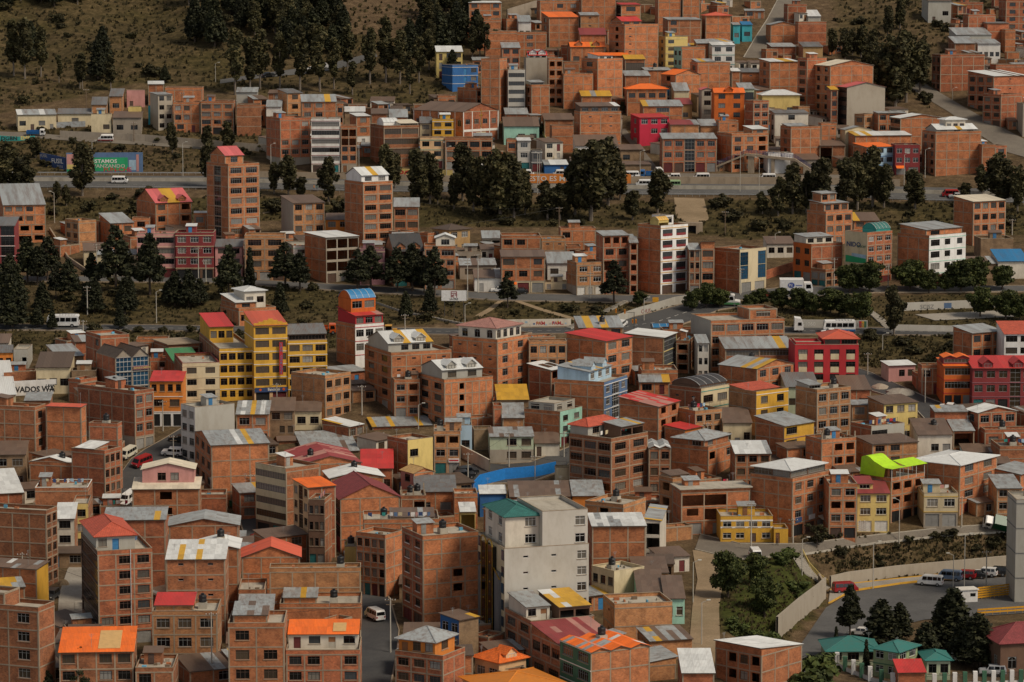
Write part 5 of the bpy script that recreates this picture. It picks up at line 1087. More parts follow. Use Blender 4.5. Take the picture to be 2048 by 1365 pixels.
b(1303, 1306, 1362, 656, 674, 'open shelter under a bright blue tarp at the junction', roof='v', rc='blue', n=1, slope=.7, R='x2', d=4, wall='stone', nm='shelter', cat='shelter')
# ------------------------------------------------------------------ ground
def ground_mat():
    m, nt, N, L, B = _new('ground')
    tc = N.new('ShaderNodeTexCoord'); o = tc.outputs['Object']
    n1 = _noise(N, L, o, .035, 6, .65); n2 = _noise(N, L, o, .35, 5, .7); n3 = _noise(N, L, o, 2.2, 4, .75)
    dirt = _ramp(N, [(.3, (.065, .043, .025)), (.55, (.130, .088, .050)), (.75, (.205, .143, .083))]); L.new(n2, dirt.inputs[0])
    veg = _ramp(N, [(.3, (.022, .020, .008)), (.5, (.064, .051, .020)), (.72, (.125, .093, .040))]); L.new(n2, veg.inputs[0])
    at = N.new('ShaderNodeAttribute'); at.attribute_name = 'veg'
    mr = N.new('ShaderNodeMath'); mr.operation = 'ADD'; L.new(at.outputs['Fac'], mr.inputs[0])
    sub = N.new('ShaderNodeMapRange'); L.new(n1, sub.inputs[0]); sub.inputs[1].default_value = .3; sub.inputs[2].default_value = .7; sub.inputs[3].default_value = -.45; sub.inputs[4].default_value = .45
    L.new(sub.outputs[0], mr.inputs[1]); cl = N.new('ShaderNodeClamp'); L.new(mr.outputs[0], cl.inputs[0])
    c = _mix(N, L, dirt.outputs[0], veg.outputs[0], cl.outputs[0])
    lu = N.new('ShaderNodeMapRange'); L.new(at.outputs['Fac'], lu.inputs[0]); lu.inputs[1].default_value = 1.3; lu.inputs[2].default_value = 2.0
    gr = _ramp(N, [(.3, (.028, .034, .008)), (.6, (.062, .070, .016)), (.8, (.10, .095, .03))]); L.new(n2, gr.inputs[0]); c = _mix(N, L, c, gr.outputs[0], lu.outputs[0])
    r3 = _ramp(N, [(.35, (.62, .60, .56)), (.6, (1.1, 1.1, 1.1))]); L.new(n3, r3.inputs[0])
    c = _mix(N, L, c, r3.outputs[0], 1.0, 'MULTIPLY')
    L.new(c, B.inputs['Base Color']); B.inputs['Roughness'].default_value = 1.0; B.inputs['Specular IOR Level'].default_value = .1
    _bump(N, L, B, n3, .8, .25)
ground_mat()
def asphalt_mat(key, c, patch):
    m, nt, N, L, B = _new(key)
    tc = N.new('ShaderNodeTexCoord'); o = tc.outputs['Object']
    n1 = _noise(N, L, o, .12, 5, .7); n2 = _noise(N, L, o, 3.0, 3, .8)
    r = _ramp(N, [(.35, c), (.6, patch)]); L.new(n1, r.inputs[0]); r2 = _ramp(N, [(.3, (.75, .75, .75)), (.7, (1.15, 1.15, 1.15))]); L.new(n2, r2.inputs[0])
    c2 = _mix(N, L, r.outputs[0], r2.outputs[0], 1.0, 'MULTIPLY'); L.new(c2, B.inputs['Base Color']); B.inputs['Roughness'].default_value = .92
asphalt_mat('asphalt', (.040, .040, .041), (.062, .060, .058)); asphalt_mat('highway', (.075, .073, .070), (.10, .097, .092)); asphalt_mat('cobble', (.125, .105, .083), (.17, .145, .112))
asphalt_mat('dirtroad', (.20, .14, .075), (.28, .20, .115)); asphalt_mat('paving', (.25, .22, .18), (.33, .30, .25)); asphalt_mat('lowroad', (.070, .068, .066), (.10, .097, .093))
# lighter, vegetated and bare stretches of the slope (polygons read off the picture, laid on the ground)
VEG = [([(-60, 395), (860, 395), (1100, 410), (1500, 400), (2100, 410), (2100, 470), (1880, 470), (1500, 480), (1250, 455), (840, 455), (500, 440), (-60, 440)], 1.0),
       ([(-60, 562), (500, 568), (760, 590), (1000, 600), (1260, 604), (1400, 615), (1330, 640), (1100, 648), (700, 650), (-60, 652)], .9),
       ([(-60, 655), (420, 662), (780, 668), (780, 690), (200, 720), (-60, 700)], .9),
       ([(1400, 600), (2100, 585), (2100, 660), (1560, 655), (1400, 640)], .85), ([(1700, 660), (2100, 655), (2100, 740), (1720, 735)], .95),
       ([(-100, -200), (930, -200), (930, 130), (860, 215), (500, 190), (280, 165), (-100, 250)], .75), ([(1640, -200), (2200, -200), (2200, 100), (1900, 40), (1860, 220), (1680, 120)], .6),
       ([(-60, 255), (520, 250), (540, 300), (420, 345), (-60, 345)], .6), ([(1440, 1125), (1600, 1110), (1650, 1200), (1560, 1290), (1440, 1260)], 2.0), ([(1600, 1075), (2048, 1055), (2048, 1130), (1700, 1165), (1620, 1110)], .35)]
DIRT = [([(650, -60), (900, -60), (900, 40), (800, 75), (660, 60)], -.6)]
x0, x1, nx = -520, 520, 330; ys = np.concatenate([np.arange(150, 430, 10), np.arange(430, 1100, 2.2), np.arange(1100, 1890, 12)])
xs = np.linspace(x0, x1, nx); X, Y = np.meshgrid(xs, ys); Z = H(X, Y)
Z = Z - .05
me = bpy.data.meshes.new('ground'); ny = len(ys)
co = np.stack([X.ravel(), Y.ravel(), Z.ravel()], 1)
idx = np.arange(nx * ny).reshape(ny, nx); q = np.stack([idx[:-1, :-1], idx[:-1, 1:], idx[1:, 1:], idx[1:, :-1]], -1).reshape(-1, 4)
me.from_pydata(co.tolist(), [], q.tolist()); me.materials.append(MATS['ground']); me.polygons.foreach_set('use_smooth', [True] * len(me.polygons))
dep = Y * CP - (Z - CAMZ) * SP; U = (1024 + FPX * X / dep).ravel(); V = (682.5 - FPX * (Y * SP + (Z - CAMZ) * CP) / dep).ravel()
veg = np.full(len(U), .12)
def inpoly(U, V, P):
    r = np.zeros(len(U), bool); n = len(P)
    for i in range(n):
        (ax, ay), (bx, by) = P[i], P[(i + 1) % n]
        r ^= ((ay > V) != (by > V)) & (U < (bx - ax) * (V - ay) / (by - ay + 1e-9) + ax)
    return r
for P, a in VEG + DIRT:
    k = inpoly(U, V, P); veg[k] = a
veg[(Y.ravel() > 1090)] = .7
at = me.attributes.new('veg', 'FLOAT', 'POINT'); at.data.foreach_set('value', veg)
tag(ob('ground', me), None, None, kind='structure')
# ------------------------------------------------------------------ roads, pavements, walls
ROADPOLY = []
def ribbon(name, pairs, mat, lift=.09, kerb=None, across=4, mark=None, kind='structure', label=None, cat=None, step=9.0):
    P = []
    for (a, b_) in zip(pairs[:-1], pairs[1:]):
        n = max(1, int(max(math.hypot(b_[0] - a[0], b_[1] - a[1]), math.hypot(b_[2] - a[2], b_[3] - a[3])) / step))
        for i in range(n): t = i / n; P.append([a[k] + (b_[k] - a[k]) * t for k in range(4)])
    P.append(list(pairs[-1]))
    ROADPOLY.append([(q[0], q[1]) for q in pairs] + [(q[2], q[3]) for q in reversed(pairs)]); _a = np.array(ROADPOLY[-1]); ROADBOX.append((_a[:, 0].min(), _a[:, 0].max(), _a[:, 1].min(), _a[:, 1].max()))
    rows = []
    for q in P:
        A, Bq = G(q[0], q[1]), G(q[2], q[3]); row = []
        for j in range(across + 1):
            t = j / across; x, y = A[0] + (Bq[0] - A[0]) * t, A[1] + (Bq[1] - A[1]) * t; row.append((x, y, float(H(x, y)) + lift))
        rows.append(row)
    m = MB(); w = across + 1; m.v = [p for r in rows for p in r]
    for i in range(len(rows) - 1):
        for j in range(across): m.f.append((i * w + j, i * w + j + 1, (i + 1) * w + j + 1, (i + 1) * w + j)); m.m.append(0)
    o = ob(name, m.mesh(name, mat)); tag(o, label, cat, kind=kind)
    me = o.data
    if me.polygons[0].normal.z < 0: me.flip_normals()
    if kerb:
        for side in (0, across):
            k = MB()
            for r0, r1 in zip(rows[:-1], rows[1:]):
                p, q = Vector(r0[side]), Vector(r1[side]); inn = Vector(r0[1 if side == 0 else across - 1]) - p; inn.z = 0; inn = inn.normalized() * -.3 if inn.length else Vector((0, .3, 0))
                a, b2, c, d2 = p, q, q + inn, p + inn; up = Vector((0, 0, .13))
                k.quad(tuple(a + up), tuple(b2 + up), tuple(c + up), tuple(d2 + up)); k.quad(tuple(a), tuple(b2), tuple(b2 + up), tuple(a + up)); k.quad(tuple(d2 - up * 2), tuple(c - up * 2), tuple(c + up), tuple(d2 + up))
            tag(ob('kerb', k.mesh('kerb', kerb), None), None, None, kind='structure')
    if mark:
        k = MB()
        for i in range(0, len(rows) - 1, 2):
            for f in mark:
                def at(r, f): j = min(int(f * across), across - 1); t = f * across - j; return Vector(r[j]) * (1 - t) + Vector(r[j + 1]) * t
                a, c = at(rows[i], f), at(rows[i + 1], f); dr = (c - a); nrm = Vector((-dr.y, dr.x, 0)).normalized() * .09; up = Vector((0, 0, .012))
                k.quad(tuple(a - nrm + up), tuple(a + nrm + up), tuple(c + nrm + up), tuple(c - nrm + up))
        tag(ob('lane_marking', k.mesh('lane_marking', 'trim_white'), o), None, None)
    return rows
def wallpx(name, pts, h, mat, label, cat='wall', thick=.3, cap=None, step=14, group=None, sink=1.0, hs=None):
    P = []
    for i, (a, b_) in enumerate(zip(pts[:-1], pts[1:])):
        n = max(1, int(math.hypot(b_[0] - a[0], b_[1] - a[1]) / step))
        for k in range(n): P.append((a[0] + (b_[0] - a[0]) * k / n, a[1] + (b_[1] - a[1]) * k / n))
    P.append(pts[-1]); g = [G(*p) for p in P]; m = MB()
    for i, (p, q) in enumerate(zip(g[:-1], g[1:])):
        d = Vector((q[0] - p[0], q[1] - p[1], 0)).normalized(); n = Vector((-d.y, d.x, 0)) * thick
        h0 = h if hs is None else hs[0] + (hs[1] - hs[0]) * i / (len(g) - 1); h1 = h if hs is None else hs[0] + (hs[1] - hs[0]) * (i + 1) / (len(g) - 1)
        a, b2 = Vector(p), Vector(q); lo = Vector((0, 0, -sink))
        m.quad(tuple(a + lo), tuple(b2 + lo), tuple(b2 + Vector((0, 0, h1))), tuple(a + Vector((0, 0, h0))))
        m.quad(tuple(b2 + n + lo), tuple(a + n + lo), tuple(a + n + Vector((0, 0, h0))), tuple(b2 + n + Vector((0, 0, h1))))
        m.quad(tuple(a + Vector((0, 0, h0))), tuple(b2 + Vector((0, 0, h1))), tuple(b2 + n + Vector((0, 0, h1))), tuple(a + n + Vector((0, 0, h0))))
    a, b2 = Vector(g[0]), Vector(g[-1])
    o = ob(name, m.mesh(name, mat)); tag(o, label, cat, group)
    return o, g
TEXTS = []
def text(parent, M, s, size, mat, name='lettering', align='LEFT', sx=1.0, bold=.0):
    c = bpy.data.curves.new(name, 'FONT'); c.body = s; c.size = size; c.align_x = align; c.extrude = .012; c.offset = bold; c.materials.append(MATS[mat]); c.resolution_u = 2
    o = bpy.data.objects.new(name, c); COLL.objects.link(o); o.parent = parent
    o.matrix_basis = M @ Matrix.Diagonal((sx, 1, 1, 1)); TEXTS.append(o); return o
RX90 = Matrix.Rotation(math.pi / 2, 4, 'X')
def face_frame(p, q, off=.03):
    """frame lying on the vertical face through p->q (world), x along, y up, facing the camera side"""
    d = Vector((q[0] - p[0], q[1] - p[1], 0)); a = math.atan2(d.y, d.x); n = Vector((math.sin(a), -math.cos(a), 0)) * off
    return T(p[0] + n.x, p[1] + n.y, p[2]) @ RZ(a) @ RX90
ROADBOX = []
hw = [(-60, 352, -60, 375), (420, 353, 420, 377), (780, 362, 780, 384), (1050, 368, 1050, 386), (1300, 368, 1300, 390), (1640, 370, 1640, 392), (1800, 374, 1800, 400), (2120, 382, 2120, 408)]
ribbon('highway', hw, 'highway', mark=(.27, .75), across=6)
ribbon('frontage_road', [(760, 338, 760, 350), (1050, 345, 1050, 356), (1300, 347, 1300, 363), (1640, 350, 1640, 366), (1760, 352, 1760, 366)], 'cobble')
ribbon('upper_road', [(-60, 553, -60, 563), (250, 554, 250, 565), (420, 556, 420, 567), (520, 562, 520, 572), (700, 571, 700, 584), (850, 580, 850, 592), (1000, 588, 1000, 602), (1250, 592, 1250, 606), (1400, 590, 1400, 604), (1520, 580, 1520, 600), (1600, 574, 1600, 596), (1750, 574, 1750, 586), (2120, 572, 2120, 584)], 'highway', kerb='band')
ribbon('lower_road', [(-60, 649, -60, 661), (300, 651, 300, 662), (450, 654, 450, 664), (680, 656, 680, 668), (900, 658, 900, 670), (1130, 656, 1130, 668), (1220, 646, 1245, 668), (1290, 630, 1330, 662), (1340, 616, 1390, 640), (1380, 606, 1440, 620), (1440, 600, 1500, 612)], 'asphalt', kerb='band', mark=(.5,))
ribbon('lower_road', [(1530, 655, 1530, 669), (1720, 656, 1720, 670), (1900, 659, 1900, 672), (2120, 664, 2120, 677)], 'asphalt', kerb='band', mark=(.5,))
ribbon('forest_road', [(440, 160, 440, 168), (520, 148, 520, 157), (640, 132, 640, 145), (700, 118, 704, 132), (750, 104, 755, 114)], 'highway')
ribbon('slope_road', [(-60, 262, -60, 272), (60, 266, 60, 276), (150, 274, 150, 283), (290, 282, 290, 291), (430, 291, 430, 301)], 'cobble')
ribbon('steep_street', [(1488, 116, 1530, 118), (1512, 75, 1550, 80), (1535, 40, 1568, 45), (1556, 0, 1585, 5), (1565, -30, 1600, -30)], 'cobble', kerb='slab')
ribbon('hill_lane', [(1805, 168, 1835, 160), (1850, 196, 1880, 186), (1900, 226, 1925, 213), (1950, 264, 1985, 246), (2010, 304, 2060, 285), (2060, 318, 2110, 305)], 'cobble')
ribbon('narrow_lane', [(1238, 262, 1250, 258), (1262, 290, 1274, 285), (1285, 325, 1302, 320), (1300, 345, 1320, 345)], 'cobble')
ribbon('street_with_minibuses', [(430, 838, 440, 880), (372, 852, 385, 900), (330, 878, 366, 935), (290, 900, 345, 958), (262, 920, 292, 980), (244, 945, 266, 1000), (242, 990, 264, 1022), (240, 1030, 264, 1050)], 'asphalt', kerb='band')
ribbon('side_street', [(478, 1030, 512, 1028), (486, 1060, 515, 1065), (496, 1090, 548, 1100), (500, 1114, 610, 1118)], 'asphalt', kerb='band')
ribbon('valley_street', [(722, 1165, 742, 1150), (723, 1200, 778, 1200), (723, 1240, 797, 1262), (722, 1290, 793, 1305), (722, 1365, 780, 1370), (722, 1425, 770, 1425)], 'asphalt', kerb='band')
ribbon('bend_street', [(905, 940, 905, 985), (960, 926, 985, 968), (1000, 930, 1060, 966), (1060, 926, 1112, 946), (1112, 906, 1142, 926), (1140, 895, 1152, 905)], 'asphalt', kerb='band')
ribbon('corner_street', [(1716, 738, 1712, 768), (1745, 748, 1735, 780), (1790, 768, 1780, 794), (1850, 795, 1825, 812), (1895, 812, 1855, 844), (1902, 828, 1864, 852)], 'asphalt', kerb='slab')
ribbon('terrace_street', [(1400, 1070, 1390, 1100), (1480, 1089, 1470, 1120), (1600, 1090, 1600, 1110), (1750, 1072, 1750, 1087), (1900, 1056, 1900, 1071), (2000, 1050, 2000, 1065), (2120, 1042, 2120, 1057)], 'cobble', kerb='slab', lift=.10)
ribbon('dirt_road', [(1385, 1101, 1452, 1108), (1395, 1160, 1446, 1166), (1385, 1212, 1438, 1218), (1380, 1272, 1440, 1278), (1385, 1330, 1430, 1345)], 'dirtroad')
ribbon('concrete_alley', [(160, 1105, 176, 1100), (135, 1140, 167, 1145), (118, 1190, 165, 1190), (114, 1250, 152, 1246)], 'paving')
ribbon('parking_road', [(1600, 1292, 1572, 1425), (1652, 1216, 1640, 1320), (1702, 1186, 1720, 1270), (1800, 1170, 1850, 1240), (2080, 1150, 2080, 1225)], 'lowroad', across=8, lift=.06)
ribbon('pavement', [(1660, 1182, 1657, 1208), (1700, 1170, 1702, 1183), (1800, 1159, 1800, 1168), (1890, 1150, 1890, 1158)], 'paving', lift=.16, kerb='yellow')
ribbon('sports_court', [(1830, 630, 1870, 642), (2000, 622, 2040, 634)], 'paving', lift=.1)
ribbon('apron', [(1348, 396, 1352, 436), (1380, 397, 1384, 452), (1408, 398, 1418, 440)], 'dirtroad', lift=.1)
ribbon('hillside_path', [(500, 430, 500, 433), (620, 410, 620, 412), (700, 402, 700, 404)], 'dirtroad', lift=.06)
ribbon('hillside_path', [(950, 632, 960, 636), (975, 618, 985, 621), (1000, 600, 1008, 602)], 'dirtroad', lift=.06)
ribbon('hillside_path', [(1030, 604, 1036, 601), (1080, 622, 1086, 618), (1150, 642, 1156, 638)], 'dirtroad', lift=.06)
# --- highway barrier, guard rail, retaining walls
wallpx('median_barrier', [(-60, 363), (420, 364), (780, 372), (1050, 377), (1300, 379), (1640, 381), (1800, 387), (2120, 395)], 1.15, 'slab', 'long pale concrete barrier down the middle of the highway', 'barrier', .35, sink=.3)
wallpx('highway_wall', [(420, 353), (780, 361), (990, 366)], 1.8, 'band', 'concrete retaining wall along the upper edge of the highway', 'wall', .3)
wallpx('highway_wall', [(1262, 367), (1640, 369), (1800, 373)], 2.0, 'band', 'concrete retaining wall under the footbridge along the highway', 'wall', .3)
ow, og = wallpx('painted_wall', [(985, 366), (1262, 367)], 2.6, 'orange', 'long orange wall with white and red slogan beside the highway', 'wall', .3)
def ontext(o, g, u, s, size, mat, lift, sx=1.0, bold=.0):
    us = [proj(p)[0] for p in g]; i = max(0, min(len(g) - 2, sum(1 for a in us if a < u) - 1)); t = (u - us[i]) / (us[i + 1] - us[i] + 1e-9)
    p = g[i] + (g[i + 1] - g[i]) * t; M = face_frame(p, g[i + 1] if t < .95 else p + (g[i + 1] - g[i])); text(o, M @ T(0, lift, 0), s, size, mat, sx=sx, bold=bold)
ontext(ow, og, 1056, 'ESTO ES MIO,', 2.1, 'trim_white', .55, 1.1, .02)
yw, yg = wallpx('painted_wall', [(790, 356), (905, 360)], 2.7, 'ltyellow', 'yellow wall with big red letters beside the highway trees', 'wall', .3)
ontext(yw, yg, 797, 'PC', 2.6, 'red', .4, 1.2, .05)
def panel(o, g, u0, u1, z0, z1, mat, name='painted_panel', off=.03):
    us = [proj(p)[0] for p in g]
    def at(u): i = max(0, min(len(g) - 2, sum(1 for a in us if a < u) - 1)); t = (u - us[i]) / (us[i + 1] - us[i] + 1e-9); return g[i] + (g[i + 1] - g[i]) * t
    a, c = at(u0), at(u1); M = face_frame(a, c, off); L = math.hypot(c[0] - a[0], c[1] - a[1]); m = MB(); m.quad((0, z0, 0), (L, z0, 0), (L, z1, 0), (0, z1, 0)); ob(name, m.mesh(name, mat), o, M)
def rail(name, pts, label, h=.75, gap=14, mat='metal_grey', bars=1, r=.05):
    m = MB(); prev = None; P = []
    for a, b_ in zip(pts[:-1], pts[1:]):
        n = max(1, int(math.hypot(b_[0] - a[0], b_[1] - a[1]) / gap))
        P += [(a[0] + (b_[0] - a[0]) * k / n, a[1] + (b_[1] - a[1]) * k / n) for k in range(n)]
    P.append(pts[-1]); root = bpy.data.objects.new(name, None); COLL.objects.link(root); tag(root, label, 'railing'); g0 = G(*P[0]); root.location = g0
    beam = MB()
    for p in P:
        g = G(*p) - g0; m.tube((g[0], g[1], g[2] - .2), (g[0], g[1], g[2] + h), r, seg=4)
        if prev is not None:
            for k in range(bars):
                z = h * (1 - k / max(1, bars)); a, c = Vector(prev) + Vector((0, 0, z)), Vector(g) + Vector((0, 0, z)); beam.slab([tuple(a + Vector((0, -.05, .15))), tuple(c + Vector((0, -.05, .15))), tuple(c + Vector((0, -.05, -.15))), tuple(a + Vector((0, -.05, -.15)))], (0, -1, 0), .05)
        prev = g
    ob('post', m.mesh('post', mat), root); ob('beam', beam.mesh('beam', mat), root)
rail('guard_rail', [(-60, 378), (420, 380), (780, 387), (1050, 389), (1300, 393), (1640, 395), (1800, 403), (2120, 411)], 'steel guard rail along the lower edge of the highway')
rail('guard_rail', [(-60, 350), (420, 351)], 'steel guard rail along the upper edge of the highway')
# --- graffiti walls
mw, mg = wallpx('mural_wall', [(133, 347), (286, 346)], 6.0, 'steelblue', 'blue mural wall with green panel and white campaign lettering above the highway', 'wall', .4)
plaster_mat('sign_green', (.02, .30, .12), .5); plaster_mat('sign_navy', (.03, .06, .16), .5); plain_mat('sign_white', (.7, .69, .66), .6)
panel(mw, mg, 158, 256, .6, 4.6, 'sign_green'); panel(mw, mg, 134, 156, 2.6, 5.6, 'pink'); panel(mw, mg, 134, 156, 1.2, 2.6, 'ltyellow'); panel(mw, mg, 134, 156, 0, 1.2, 'sign_green'); panel(mw, mg, 258, 272, .8, 3.8, 'ltblue'); panel(mw, mg, 273, 278, .4, 5.4, 'pink')
for u, s, sz, mt, z in [(165, 'SI', 1.5, 'trim_white', 2.9), (184, 'ESTAMOS', 1.5, 'trim_white', 3.0), (178, 'AVANZANDO', 1.45, 'ltgrey', 1.6), (207, 'FUN-CHE', 1.7, 'red', .45)]: ontext(mw, mg, u, s, sz, mt, z, 1.15, .03)
fw, fg = wallpx('graffiti_wall', [(80, 330), (131, 340)], 3.6, 'sign_navy', 'dark blue graffiti wall with white letters next to the mural wall', 'wall', .3)
ontext(fw, fg, 103, 'FUSIL', 2.0, 'trim_white', 1.2, 1.0, .02); ontext(fw, fg, 114, '2016', 1.2, 'ltgrey', .1); ontext(fw, fg, 81, 'FUSIL', 1.2, 'ltgrey', 2.3)
ew, eg = wallpx('graffiti_wall', [(-60, 284), (38, 282), (70, 278)], 2.0, 'teal', 'teal low wall with yellow spray letters by the slope road', 'wall', .3, hs=(2.4, .9))
ontext(ew, eg, 41, 'EMR', 1.5, 'ltyellow', .3, 1.1, .04); ontext(ew, eg, 2, 'DGBN', 1.6, 'black', .3, 1.1, .03)
wallpx('roadside_wall', [(120, 276), (290, 284), (430, 296), (540, 305)], 2.2, 'stone', 'long grey stone wall with faded graffiti along the slope road', 'wall', .3)
lw, lg = wallpx('graffiti_wall', [(953, 655), (1142, 652)], 1.7, 'pale', 'low white wall with red and blue lettering along the lower road', 'wall', .3)
for u, s, mt in [(985, 'P', 'red'), (994, 'INTOR', 'steelblue'), (1072, 'FAM', 'red'), (1104, 'FAM', 'red')]: ontext(lw, lg, u, s, 1.15, mt, .35, 1.0, .01)
for i in range(22): panel(lw, lg, 962 + i * 8, 965 + i * 8 + i % 3, .2 + (i % 4) * .2, .55 + (i % 4) * .25, ['pink', 'ltblue', 'ltgrey', 'steelblue', 'ltyellow'][i % 5], 'paint_patch', .02)
cw, cg = wallpx('graffiti_wall', [(1235, 646), (1275, 632), (1310, 622), (1350, 610), (1400, 602)], 1.9, 'grey', 'curved grey retaining wall with maroon scrawls at the road junction', 'wall', .3)
ontext(cw, cg, 1282, 'CHUS', 1.4, 'maroon', .3)
rw, rg = wallpx('graffiti_wall', [(1588, 656), (1735, 658)], 2.0, 'ltgrey', 'grey wall with flag stripes and numbers behind the blue and white bus', 'wall', .3)
ontext(rw, rg, 1593, '6651060', 1.3, 'trim_white', .5); ontext(rw, rg, 1712, '100', 1.2, 'dgrey', .5)
for i, (mt) in enumerate(['red', 'yellow', 'dkgreen']): panel(rw, rg, 1718 + i * 5, 1723 + i * 5, .3, 1.8, mt)
wallpx('park_wall', [(1780, 662), (1980, 666)], 1.5, 'ltgrey', 'low grey wall along the lower road below the big park tree', 'wall', .3)
pw, pg = wallpx('park_wall', [(1800, 622), (2000, 614)], 1.9, 'ltgrey', 'grey terraced wall with graffiti behind the sports court', 'wall', .4)
ontext(pw, pg, 1840, 'SCISZ', 1.4, 'dgrey', .3); panel(pw, pg, 1888, 1903, .2, 1.5, 'steelblue')
sw, sg = wallpx('sign_wall', [(28, 792), (137, 786)], 3.2, 'white2', 'white painted wall advertising a car wash in black letters', 'wall', .3)
ontext(sw, sg, 31, 'VADOS WALY', 1.75, 'black', .75, .92, .05); ontext(sw, sg, 92, 'LAVADO ENGRASE', .8, 'black', 1.6, .95, .03); ontext(sw, sg, 98, 'Y FUMIGADO', .8, 'black', .6, .95, .03)
wallpx('yard_wall', [(8, 778), (190, 770)], 3.6, 'brick_brown', 'long brown brick yard wall above the painted car wash wall', 'wall', .25)
plain_mat('bright_blue', (.01, .19, .56), .6)
wallpx('blue_wall', [(946, 990), (962, 972), (1010, 960), (1075, 954), (1112, 946)], 2.3, 'bright_blue', 'bright blue compound wall curving beside the street bend', 'wall', .25)
wallpx('blue_wall', [(955, 1010), (1012, 1010)], 2.4, 'bright_blue', 'short bright blue wall in front of the low blue house', 'wall', .25)
wallpx('stone_terrace', [(1015, 48), (1074, 30)], 5.0, 'stone', 'pale stone retaining wall under the switchback road', 'wall', .5)
wallpx('adobe_wall', [(900, 905), (950, 930), (978, 945)], 2.6, 'pale', 'whitewashed wall with scribbles between pale green and blue houses', 'wall', .3)
wallpx('garden_wall', [(1528, 560), (1590, 540)], 2.2, 'brick_red', 'brick wall along the side street beside the white huts', 'wall', .25)
# --- lower right corner: retaining walls, stair, fences
wallpx('retaining_wall', [(1556, 1282), (1600, 1243), (1640, 1212), (1652, 1200)], 4.2, 'concrete', 'tall plain concrete retaining wall under the grassy knoll', 'wall', .4, sink=2)
wallpx('retaining_wall', [(1652, 1200), (1650, 1185), (1640, 1168)], 2.0, 'band', 'short curved concrete wall at the foot of the stair', 'wall', .4, sink=2)
wallpx('retaining_wall', [(1662, 1176), (1700, 1167), (1800, 1154), (1900, 1145), (2050, 1131)], 2.2, 'concrete', 'long concrete retaining wall behind the parked cars', 'wall', .4, sink=1)
def stair(name, pairs, label, n, rails=None, mat='paving'):
    root = bpy.data.objects.new(name, None); COLL.objects.link(root); tag(root, label, 'stairs'); g0 = G(pairs[0][0], pairs[0][1]); root.location = g0
    tot = len(pairs) - 1; m = MB(); rl = [MB(), MB()]; pr = None
    for i in range(n):
        t = i / n * tot; k = min(int(t), tot - 1); f = t - k; a = [pairs[k][j] + (pairs[k + 1][j] - pairs[k][j]) * f for j in range(4)]
        t2 = (i + 1) / n * tot; k2 = min(int(t2), tot - 1); f2 = t2 - k2; c = [pairs[k2][j] + (pairs[k2 + 1][j] - pairs[k2][j]) * f2 for j in range(4)]
        A, B2, C2, D2 = [Vector(G(*p) - g0) for p in ((a[0], a[1]), (a[2], a[3]), (c[2], c[3]), (c[0], c[1]))]; z = max(A.z, B2.z, C2.z, D2.z) + .12
        m.poly([(A.x, A.y, z), (B2.x, B2.y, z), (C2.x, C2.y, z), (D2.x, D2.y, z)])
        for p, q in ((A, B2), (B2, C2), (C2, D2), (D2, A)): m.quad((p.x, p.y, z - 1.2), (q.x, q.y, z - 1.2), (q.x, q.y, z), (p.x, p.y, z))
        if pr:
            for s, (p, q) in enumerate(((pr[0], A), (pr[1], B2))):
                if s in (rails or ()): rl[s].tube((p.x, p.y, p.z + 1.1), (q.x, q.y, q.z + 1.1), .09, seg=4); rl[s].tube((q.x, q.y, q.z), (q.x, q.y, q.z + 1.1), .07, seg=4)
        pr = (A, B2)
    ob('step', m.mesh('step', mat), root)['kind'] = 'stuff'
    for s in (rails or ()): ob('handrail', rl[s].mesh('handrail', 'ltyellow'), root)
stair('hillside_stairs', [(1054, 218, 1066, 216), (1074, 250, 1088, 246), (1096, 290, 1112, 285), (1108, 322, 1124, 320)], 'long concrete hillside stairs with yellow railings above the highway', 42, (0, 1))
stair('bank_stairs', [(1582, 1112, 1604, 1108), (1600, 1140, 1618, 1136), (1630, 1165, 1640, 1160), (1650, 1182, 1660, 1176)], 'concrete stairs with cream railing beside the grassy knoll', 26, (1,))
stair('slope_steps', [(1130, 656, 1142, 660), (1190, 630, 1200, 633), (1248, 602, 1256, 604)], 'straight pale ramp stairs from the lower to the upper road', 30, None)
stair('slope_steps', [(690, 585, 700, 590), (800, 622, 806, 626), (940, 650, 946, 655)], 'pale concrete channel steps crossing the grass below the upper road', 40, None)
stair('park_steps', [(1700, 600, 1712, 600), (1745, 635, 1760, 633), (1770, 658, 1790, 657)], 'park stairs between the trees beside the lower road', 26, None)
stair('alley_steps', [(150, 1205, 166, 1200), (150, 1240, 172, 1236), (155, 1272, 188, 1268)], 'concrete steps beside the dark glass corner block', 12, None)
wallpx('stair_wall', [(98, 462), (135, 520), (178, 550)], .9, 'band', 'slanting concrete channel wall beside the ochre brick house', 'wall', .4)
wallpx('sheet_fence', [(40, 256), (110, 256), (182, 253)], 1.7, 'sheet_grey', 'patchy corrugated metal fence before the long low cream rows', 'fence', .06)
solve()
press()
infill()
build_all()
